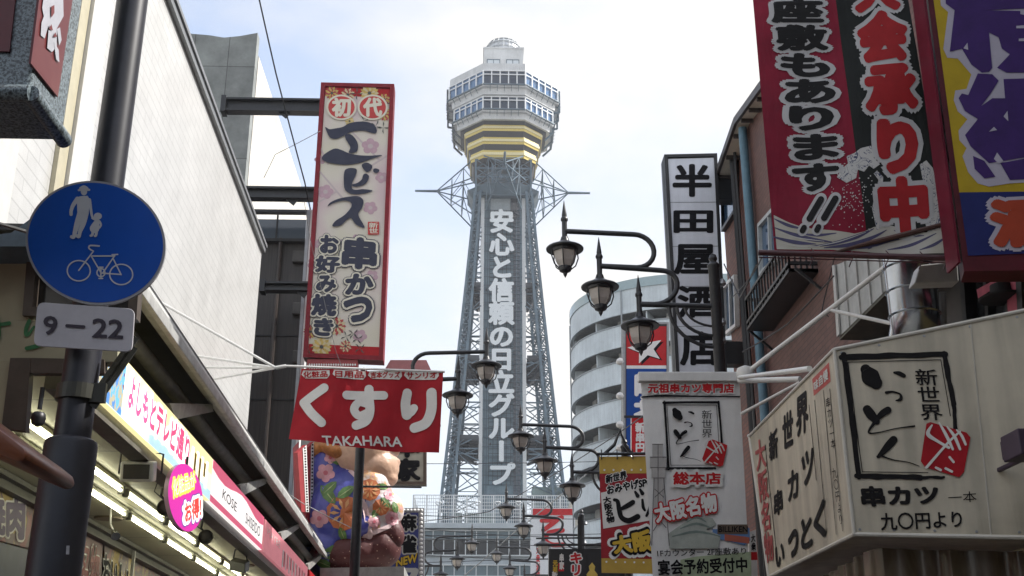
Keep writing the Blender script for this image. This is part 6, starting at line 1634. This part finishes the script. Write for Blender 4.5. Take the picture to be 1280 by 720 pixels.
def spot(px, py, z, rr, aim, lab, grp=None):
    c_ = level(z).px(px, py); t = thing('spotlight', lab, 'spotlight', c_ + Z * .25)
    ax = Vector(aim).normalized()
    mb = MB(); mb.lathe(c_ - ax * .16, [(.03, 0), (.05, .05), (rr * .85, .13), (rr, .17), (rr * .93, .175), (rr * .9, .15)], 20, axis=ax, capped=False); mb.build('shade', M('lamp_grey', (.14, .14, .12), .35, var=.2), t, smooth=True)
    mb = MB(); mb.lathe(c_ - ax * .03, [(rr * .88, 0), (rr * .6, .025), (.01, .035)], 18, axis=ax); mb.build('bulb', M('bulb_grey', (.16, .15, .13), .12, var=.1), t, smooth=True)
    mb = MB(); e = c_ - ax * .16; mb.path([e, e + Vector((-.05, 0, .06)), Vector((e.x - .03, e.y, ZS))], .014, 6); mb.lathe(Vector((e.x - .03, e.y, ZS - .03)), [(.07, 0), (.05, .03)], 12); mb.path([e + Vector((-.02, 0, .02)), e + Vector((-.12, 0, .1)), e + Vector((-.1, 0, .18)), e + Vector((-.03, 0, .2))], .006, 5); mb.build('stem', blackm, t, smooth=True)
spot(207, 634, 3.5, .085, (.25, -.8, -.45), 'grey spotlight half hidden by the round pink sign')
spot(257, 671, 3.5, .085, (.25, -.85, -.35), 'grey round spotlight with open face below the pink sign')
c_ = level(3.5).px(298, 707); t = thing('box_floodlight', 'small boxy floodlight near the far soffit edge', 'floodlight', c_ + Z * .3)
mb = MB(); mb.box(c_ + Vector((-.12, 0, -.06)), (.22, -.05, -.05), (.03, .16, .06), (0, 0, .13)); mb.build('housing', M('lamp_grey', (0, 0, 0)), t, bevel=.01)
mb = MB(); mb.path([c_ + Vector((-.1, .1, .05)), c_ + Vector((-.08, .1, .22)), c_ + Vector((.05, .1, .24)), c_ + Vector((.1, .1, .05))], .012, 6); mb.tube(c_ + Vector((-.02, .1, .23)), Vector((c_.x - .02, c_.y + .1, ZS)), .015, n=6); mb.build('bracket', blackm, t)
c_ = level(3.55).px(142, 664)
t = thing('clip_spotlight', 'small chrome clip spotlight pointing at the posters', 'spotlight', c_)
mb = MB(); mb.lathe(c_, [(.025, 0), (.04, .06), (.05, .12)], 14, axis=(.4, -.6, -.5)); mb.build('shade', M('chrome', (.6, .6, .6), .15, 1, var=.05), t, smooth=True)
mb = MB(); mb.path([c_, c_ + Vector((-.06, .05, .08)), c_ + Vector((-.08, .05, .3))], .012, 6); mb.build('stem', lgrey, t)

# ------------------------------------------------------------------ posters on the shop wall
pw_ = left(4.40)
def poster(q, nm, lab, bgm, items):
    t = thing(nm, lab, 'poster', pw_.px(*q[3]))
    mb = MB(); slab(mb, pw_, q, .006, 0, h=.008); mb.build('sheet', bgm, t)
    mb = MB(); ms = []
    for tx, qq, layers in items:
        for j, (mm, b, hh) in enumerate(layers):
            if mm not in ms: ms.append(mm)
            text(mb, pw_, tx, qq, ms.index(mm), bold=b, h=.014 + hh)
    if ms: mb.build('lettering', ms, t, fix=False)
    return t
pprint = ramp_mat('poster_yellow_red', [(0, (0.15, 0.008, 0.008)), (.42, (0.05, 0.005, 0.008)), (.53, (0.30, 0.20, 0.008))], 'NOISE', 2.2, .4, (1, 1, 1), True, 2, 1.5)
poster([(-30, 572), (56, 600), (52, 690), (-30, 668)], 'meat_poster', 'red and yellow meat poster with purple characters on the shop wall', pprint,
       [('焼肉', [(-24, 618), (30, 622), (28, 676), (-22, 664)], ((offwhite, .1, 0), (M('poster_purple', (.06, .03, .10), .5, var=.1), .05, .006)))])
poster([(-30, 670), (52, 692), (48, 760), (-30, 745)], 'grey_panel', 'plain bluish grey panel under the meat poster', M('blue_grey_panel', (0.12, 0.13, 0.17), .5, var=.1), [])
poster([(98, 655), (128, 672), (124, 760), (92, 760)], 'maroon_poster', 'maroon poster with white outlined characters right of the dark post', M('poster_maroon', (.09, .01, .012), .45, var=.2),
       [('名物', [(100, 672), (124, 684), (120, 750), (96, 745)], ((offwhite, .05, 0), (M('poster_ink_red', (.2, .02, .02), .5, var=.1), .02, .006)))])
poster([(130, 668), (168, 700), (166, 770), (128, 760)], 'yellow_poster', 'dark poster with yellow corner and white hiragana', pprint,
       [('おいしい', [(128, 690), (166, 714), (164, 745), (126, 735)], ((offwhite, .08, 0), (ink, .03, .006)))])
poster([(108, 626), (136, 643), (134, 664), (106, 648)], 'small_poster', 'small dark red notice high on the poster wall', M('notice_red', (.09, .02, .02), .5, var=.2),
       [('営業中', [(111, 634), (132, 647), (131, 658), (110, 646)], ((M('faint_white', (.3, .28, .26), .5, var=0), 0, 0),))])

# ------------------------------------------------------------------ beige end wall with green lettering
pe3 = front(7.2)
bw = thing('beige_shop_board', 'beige shop board with green hiragana and brown framed openings', 'sign board', pe3.px(60, 460))
beige2 = M('beige_board', (0.40, 0.38, 0.26), .5, var=.15, nscale=1.5)
mb = MB(); slab(mb, pe3, [(-160, 322), (46, 322), (34, 400), (-160, 400)], .12, 0)
slab(mb, pe3, [(-160, 400.2), (150, 400.2), (146, 452), (-160, 452)], .12, 0); slab(mb, pe3, [(-160, 452.2), (28, 452.2), (12, 532), (-160, 532)], .12, 0); mb.build('board', beige2, bw)
mb = MB(); rim(mb, pe3, [(36, 318), (178, 318), (172, 400), (30, 396)], .06, .06, .03); mb.build('window_frame', M('brown_frame', (0.085, 0.065, 0.05), .45, var=.2), bw)
mb = MB(); slab(mb, pe3, [(40, 322), (176, 322), (170, 397), (34, 393)], .02, 0, h=-.08); mb.build('window_pane', M('dim_pane', (0.035, 0.03, 0.028), .15, var=.1), bw)
mb = MB(); slab(mb, pe3, [(41, 449), (132, 451), (132, 468), (40, 468)], .07, 0, h=.03); slab(mb, pe3, [(15, 449), (40.5, 449), (34, 540), (4, 536)], .07, 0, h=.03); mb.build('opening_frame', M('brown_frame', (0, 0, 0)), bw)
mb = MB()
stroke(mb, pe3, [(-14, 405, 4), (0, 406, 4.5), (12, 404.5, 5)], 0, .008); stroke(mb, pe3, [(-2, 396, 4), (-1, 420, 5), (-8, 438, 4)], 0, .010)
stroke(mb, pe3, [(37, 402, 5), (33, 412, 5), (34, 420, 4), (43, 409, 3)], 0, .008); stroke(mb, pe3, [(63, 400, 4), (63, 418, 5), (52, 431, 5.5), (34, 436, 5)], 0, .010)
mb.build('green_lettering', M('green_letter', (0.02, 0.16, 0.05), .45, var=.1), bw, fix=False)
mb = MB(); slab(mb, pe3, [(-160, 308), (40, 308), (37, 321.5), (-160, 321.5)], .5, 0, h=.1); mb.build('top_rail', M('rail_grey', (0.16, 0.16, 0.17), .4, .3, var=.2), bw)
p_ = front(6.9); mb = MB(); mb.prism([p_.px(-60, 308), p_.px(-60, 300), p_.px(14, 291), p_.px(40, 272), p_.px(44, 308)], (0, .8, 0)); tag(mb.build('blue_tarp', M('tarp_blue', (0.10, 0.15, 0.20), .6, var=.25), base=p_.px(10, 308)), 'folded blue grey tarp resting on the beige board', 'tarp')
mb = MB(); mb.tube(aty(-20, 274, 6.6), aty(38, 291, 5.9), .012, n=6); tag(mb.build('tarp_cord', dkmetal, base=aty(0, 280, 6.6)), 'thin dark cord running behind the round blue sign', 'cord')
c_ = aty(37, 516, 7.0); t = thing('dome_camera', 'dark round camera hanging in the brown framed opening', 'camera', c_ + Z * .1)
mb = MB(); mb.lathe(c_ + Vector((0, .15, 0)), [(.01, -.05), (.035, -.035), (.045, 0), (.04, .03), (.03, .04)], 16); mb.build('dome', blackm, t, smooth=True)
mb = MB(); mb.tube(c_ + Vector((0, .15, .06)), c_ + Vector((0, .15, .2)), .015, n=8); mb.build('stem', dkmetal, t)

# ------------------------------------------------------------------ sign pole with clamp, round sign, plate
YP = 5.3
sp_ = thing('sign_pole', 'thick dark blue grey pole carrying the round blue sign', 'pole', (aty(69, 700, YP).x, YP, 0))
polem = M('pole_paint', (0.024, 0.026, 0.036), .4, var=.2, nscale=9)
A_, B_ = aty(165.5, 0, YP), aty(69, 700, YP); dpl = (A_ - B_)
gz = B_ - dpl * (B_.z / dpl.z)
col_ = aty(97, 552, YP)
mb = MB(); mb.tube(B_, A_ + dpl * .25, .084, .078, 28); mb.build('shaft', polem, sp_, smooth=True)
uz = dpl.normalized()
ct = B_ + uz * ((col_ - B_).dot(uz))
mb = MB(); mb.path([gz, ct - uz * .02, ct, ct + uz * .012], [.118, .118, .112, .09], 28); mb.path([ct + uz * .19, ct + uz * .26], .093, 28); mb.build('sleeve', polem, sp_, smooth=True)
mb = MB(); bz = ct + uz * .225; mb.path([bz - uz * .035, bz + uz * .035], .099, 28, 0)
for dx, dz in ((.0, 0), (.035, -.05)):
    p0 = bz + Vector((.085, -.03, -.02 + dz)); mb.bar(p0, p0 + Vector((.15, .03, .30)), .014, .035)
mb.box(bz + Vector((.07, -.05, -.05)), (.07, 0, 0), (0, .03, 0), (0, 0, .09)); mb.build('clamp_band', M('clamp_olive', (0.045, 0.045, 0.035), .4, var=.2), sp_)
mb = MB(); p_ = front(YP - .122); poly(mb, p_, [(83, 682), (87, 682), (86.5, 693), (82.5, 693)], 0, 0); mb.build('worn_sticker', M('sticker_pale', (.4, .4, .42), .6, var=.3, nscale=40), sp_, fix=False)
pS = Pl(aty(119, 303, 5.17), (-.04, -1, .05))
rs_ = thing('round_traffic_sign', 'round blue traffic sign with white walkers and bicycle on the pole', 'traffic sign', aty(119, 381, 5.17))
el = [(119.5 + 87.5 * math.cos(t) + 1.5 * math.sin(t), 303.5 + 77.5 * math.sin(t) + 3 * math.cos(t)) for t in [2 * PI * k / 72 for k in range(72)]]
el2 = [(119.5 + (x - 119.5) * .965, 303.5 + (y - 303.5) * .965) for x, y in el]
mb = MB(); mb.prism([pS.px(x, y) for x, y in el], -pS.n * .012); mb.build('plate', M('sign_rim_grey', (0.34, 0.34, 0.36), .4, var=.1), rs_)
mb = MB(); poly(mb, pS, el2, 0, .002); mb.build('blue_face', M('traffic_blue', (0.012, 0.09, 0.46), .35, var=.10, nscale=2), rs_, fix=False)
mb = MB(); h_ = .004
K3 = lambda pts: [(x / 3, 220 + y / 3) for x, y in pts]
SS = lambda pts, hh=0: stroke(mb, pS, [(x / 3, 220 + y / 3, w / 3) for x, y, w in pts], 0, h_ + hh, 4)
disc(mb, pS, 316 / 3, 220 + 60 / 3, 12 / 3, 14 / 3, 0, h_); SS([(297, 55, 8), (316, 50, 14), (336, 54, 8)], .001); SS([(304, 48, 10), (316, 44, 14), (328, 48, 10)], .002)
poly(mb, pS, K3([(300, 78), (330, 76), (338, 90), (334, 145), (292, 148), (290, 90)]), 0, h_ + .0015)
SS([(292, 88, 18), (276, 110, 15), (268, 132, 13), (268, 146, 12)], .0005); SS([(336, 92, 14), (341, 120, 11), (346, 150, 9), (352, 162, 9)], .001)
SS([(305, 140, 26), (292, 180, 22), (282, 215, 16), (278, 232, 12), (270, 230, 12)], .002); SS([(322, 140, 26), (314, 180, 20), (302, 210, 15), (298, 230, 12), (290, 226, 11)], .0025)
disc(mb, pS, 368 / 3, 220 + 152 / 3, 15 / 3, 13 / 3, 0, h_); SS([(366, 168, 16), (360, 185, 28), (356, 198, 36)], .001); SS([(358, 165, 9), (348, 160, 8)], .0015); SS([(374, 172, 9), (380, 185, 8), (374, 196, 8)], .0015)
SS([(352, 200, 12), (348, 222, 10), (342, 226, 9)], .002); SS([(364, 200, 12), (362, 222, 10), (358, 227, 9)], .002)
for cx_ in (297, 456):
    pts = [(cx_ + 43 * math.cos(2 * PI * k / 26), (357 if cx_ < 400 else 371) + 38 * math.sin(2 * PI * k / 26), 5) for k in range(27)]; SS(pts, .001)
pts = [(380 + 15 * math.cos(2 * PI * k / 14), 364 + 15 * math.sin(2 * PI * k / 14), 5) for k in range(15)]; SS(pts, .001)
for a_, b_ in (((297, 356), (352, 284)), ((345, 302), (432, 302)), ((345, 304), (380, 364)), ((432, 300), (388, 364)), ((425, 310), (456, 372)), ((380, 366), (456, 371)), ((422, 297), (443, 296)), ((380, 345), (380, 386)), ((374, 344), (388, 344)), ((373, 386), (387, 386))): SS([(*a_, 5), (*b_, 5)], .002)
SS([(352, 284, 5), (336, 274, 6), (338, 264, 6), (352, 263, 6), (374, 265, 6)], .003)
mb.build('pictogram', M('sign_white', (0.52, 0.54, 0.58), .4, var=.05), rs_, fix=False)
mb = MB(); c_ = pS.px(119, 303); mb.box(c_ + Vector((-.1, .013, -.2)), (.2, 0, 0), (0, .05, 0), (0, 0, .04)); mb.box(c_ + Vector((-.1, .013, .16)), (.2, 0, 0), (0, .05, 0), (0, 0, .04)); mb.build('mount', steel, rs_)
pN = Pl(aty(105, 408, 5.15), (.03, -1, 0))
np_ = thing('hours_plate', 'grey plate reading 9-22 below the round blue sign', 'plate', aty(105, 436, 5.15))
def rounded(q, r):
    pts = []
    for i, (cx_, cy_) in enumerate(q):
        pr_v, nx = q[i - 1], q[(i + 1) % 4]
        def to(p, d): L2 = math.hypot(p[0] - cx_, p[1] - cy_); return (cx_ + (p[0] - cx_) * d / L2, cy_ + (p[1] - cy_) * d / L2)
        a, b = to(pr_v, r), to(nx, r)
        for k in range(6): t = k / 5; pts.append(((1 - t) ** 2 * a[0] + 2 * t * (1 - t) * cx_ + t * t * b[0], (1 - t) ** 2 * a[1] + 2 * t * (1 - t) * cy_ + t * t * b[1]))
    return pts
mb = MB(); mb.prism([pN.px(x, y) for x, y in rounded([(47, 377.5), (168.5, 386), (165, 440), (41.5, 432)], 9)], -pN.n * .01); mb.build('plate', M('plate_grey', (0.52, 0.505, 0.54), .4, var=.1), np_, bevel=.002)
mb = MB()
text(mb, pN, '9', [(54, 394), (73.5, 395), (72.5, 421), (53, 419)], 0, bold=.022, h=.004); text(mb, pN, '22', [(115, 397), (156, 399.5), (155, 425), (114, 423)], 0, bold=.022, h=.004); stroke(mb, pN, [(84, 407.5, 4.2), (105, 409, 4.2)], 0, .004, 2)
mb.build('lettering', M('plate_ink', (.03, .02, .035), .5, var=0), np_, fix=False)
mb = MB(); c_ = pN.px(105, 400); mb.box(c_ + Vector((-.06, .011, -.03)), (.12, 0, 0), (0, .06, 0), (0, 0, .04)); mb.build('mount', steel, np_)

# ------------------------------------------------------------------ orange canopy lip
YO = 4.3; po_ = front(YO)
mb = MB(); mb.prism([po_.px(x, y) for x, y in ((-40, 512), (0, 528), (45, 562), (80, 587), (92, 597), (95, 605), (91, 612), (82, 612), (60, 603), (0, 575), (-40, 560))], (0, -.5, .0))
tag(mb.build('orange_canopy', M('orange_brown', (0.20, 0.065, 0.028), .35, var=.25, nscale=8), base=po_.px(20, 560), bevel=.015, smooth=True), 'rounded orange brown canopy lip crossing the dark pole', 'canopy')
# ------------------------------------------------------------------ granite framed box sign
YG = 4.3; pG = front(YG)
gran = ramp_mat('granite', [(0.30, (0.015, 0.018, 0.02)), (0.47, (0.10, 0.125, 0.14)), (0.56, (0.26, 0.32, 0.35)), (0.64, (0.04, 0.05, 0.055))], 'NOISE', 62, .3, (1, 1, 1), False, 4, .2)
c0_ = pG.px(36, 118); cz = c0_.z; xr_ = c0_.x
far = level(cz).px(80, 176)
gb_ = thing('granite_box_sign', 'granite framed box sign with dark red panels hanging at the upper left', 'sign', c0_)
dy_ = far.y - YG
mb = MB(); mb.box((xr_ - 1.6, YG, cz), (1.6, 0, 0), (0, dy_, 0), (0, 0, 2.4)); mb.build('box', gran, gb_, bevel=.015)
mb = MB()
rr = .036
mb.tube((xr_ - 1.6, YG - .01, cz), (xr_ + .01, YG - .01, cz), rr, n=16); mb.tube((xr_ + .01, YG - .01, cz), (xr_ + .01, YG + dy_, cz), rr, n=16); mb.build('bottom_moulding', gran, gb_, smooth=True)
psx = Pl((xr_, 0, 0), (1, 0, 0))
mb = MB(); slab(mb, psx, [(49, -30), (92, -30), (69, 121), (35, 79)], .01, 0, h=.012); sp2 = mb.build('picture_panel', ramp_mat('panel_red', [(0.4, (0.12, 0.016, 0.022)), (.7, (0.17, 0.05, 0.045))], 'NOISE', 3, .35, (1, 1, 1), False, 3), gb_)
mb = MB()
for k, pts in enumerate(([(52, -20), (74, -20), (75, 20), (64, 40), (52, 30), (48, 10)], [(53, 12), (47, 28), (46, 44), (51, 48), (55, 34)], [(56, 32), (66, 34), (66, 58), (60, 65), (54, 60)], [(66, 36), (70, 34), (72, 50), (69, 57)], [(62, 52), (68, 62), (69, 78), (65, 74)])): poly(mb, psx, pts, 0, .016 + k * .0006)
for k, pts in enumerate(([(58, 8), (62, 6), (62, 16), (58, 22)], [(55, 36), (58, 30), (60, 38)], [(60, 46), (63, 40), (65, 46)])): poly(mb, psx, pts, 1, .021 + k * .0005)  # small dark red marks on the white printed shape
mb.build('white_shape', [M('white_shape_print', (.44, .45, .5), .5, var=.1), M('panel_mark_red', (.16, .03, .03), .5, var=0)], sp2, fix=False)
mb = MB(); slab(mb, pG, [(-90, -40), (25, -40), (13, 66), (-90, 66)], .01, 0, h=.012); mb.build('red_panel', M('deep_red_panel', (0.10, 0.006, 0.012), .4, var=.15), gb_)

# ------------------------------------------------------------------ overhead wires
def wire(nm, pts, r, lab, m=None):
    mb = MB(); P_ = [aty(*p) for p in pts]
    out = []
    for a, b in zip(P_, P_[1:]):
        for k in range(10): t = k / 10; out.append(a.lerp(b, t) - Z * (.06 * (a - b).length * .08 * 4 * t * (1 - t)))
    mb.path(out + [P_[-1]], r, 5, 0); tag(mb.build(nm, m or blackm, base=P_[0]), lab, 'wire')
wire('overhead_wire', [(322, -10, 20), (345, 92, 21.5), (381, 228, 23.5), (388, 262, 24.2)], .016, 'black wire dropping from the top edge towards the tall cream sign')
wire('thin_cable', [(330, 222, 28), (344, 193, 26), (400, 164, 24.6)], .009, 'thin grey cable tying the tall cream sign to the pale wall', lgrey)
wire('thin_cable', [(380, 250, 24.4), (388, 300, 24.5), (420, 440, 24.6), (432, 470, 24.3)], .006, 'hair thin dark wire crossing down the tall cream sign')
wire('statue_cable', [(335, 600, 20), (380, 630, 21), (450, 665, 22)], .008, 'thin pale cable slanting across the giant statue', lgrey)
for i, (y0, y1, lab) in enumerate(((641, 648, 'faint wire just under the tower railing'), (662, 690, 'slanting faint wire before the tower base windows'), (704, 690, 'faint wire rising right above the lowest lamps'), (655, 676, 'upper sagging wire across the tower base building'), (668, 664, 'middle wire across the tower base building'), (690, 700, 'lowest wire across the tower base building'), (579, 573, 'wire crossing the tower shaft above the base railing'))):
    wire('street_wire', [(470, y0, 60), (620, (y0 + y1) / 2 + 3, 60), (860, y1, 60)], .018, lab, dkmetal)
wire('stay_cable', [(580, 720, 70), (640, 668, 66), (790, 545, 60)], .035, 'pale diagonal stay cable rising to the right before the billboard', lgrey)
wire('shop_wire', [(915, 372, 18), (935, 350, 16), (952, 322, 11)], .008, 'thin dark wire from the lamp post to the big banner rod')
wire('loose_wire', [(1043, 322, 13), (1030, 375, 13.2), (1027, 390, 13.2), (1036, 396, 13.2)], .008, 'loose black wire looping beside the pale siding')
wire('loose_wire', [(1080, 322, 12.5), (1046, 362, 12.8), (1050, 380, 12.9)], .007, 'dark wire slanting over the pale siding')
wire('facade_cable', [(905, 330, 19), (925, 372, 17.5), (946, 330, 15)], .012, 'sagging dark cable along the brick building by the downpipe')
wire('facade_cable', [(928, 440, 16), (985, 405, 14), (1042, 345, 12.2)], .010, 'dark cable climbing over the brick wall towards the pale siding')
wire('street_cable', [(500, 655, 45), (610, 640, 40), (745, 560, 30), (830, 500, 24)], .014, 'dark cable crossing the street up to the tall white sign')
for n_, sc2, st2, sx in (('flag_cloth_red', 2.5, .5, (1, 1, .5)), ('banner_white', 2.4, .45, (1.6, 1, .5)), ('flag_red', 2.5, .5, (1.6, 1, .5)), ('flag_black', 2.5, .5, (1.6, 1, .5)), ('banner_red', 2.5, .4, (1, 1, .6))): addbump(MATS[n_], sc2, st2, .06, sx)
for n_ in ('flag_red', 'flag_letter_red', 'sign_yellow', 'sign_blue', 'letter_purple', 'side_pink_red', 'maroon_metal', 'brick_red_letter', 'lilac_halo', 'banner_red', 'banner_white', 'flag_cloth_red', 'traffic_blue', 'star_red', 'star_blue', 'seal_red', 'red_print', 'bright_red_print', 'frame_maroon'):
    MATS[n_].node_tree.nodes['Principled BSDF'].inputs['Specular IOR Level'].default_value = .15
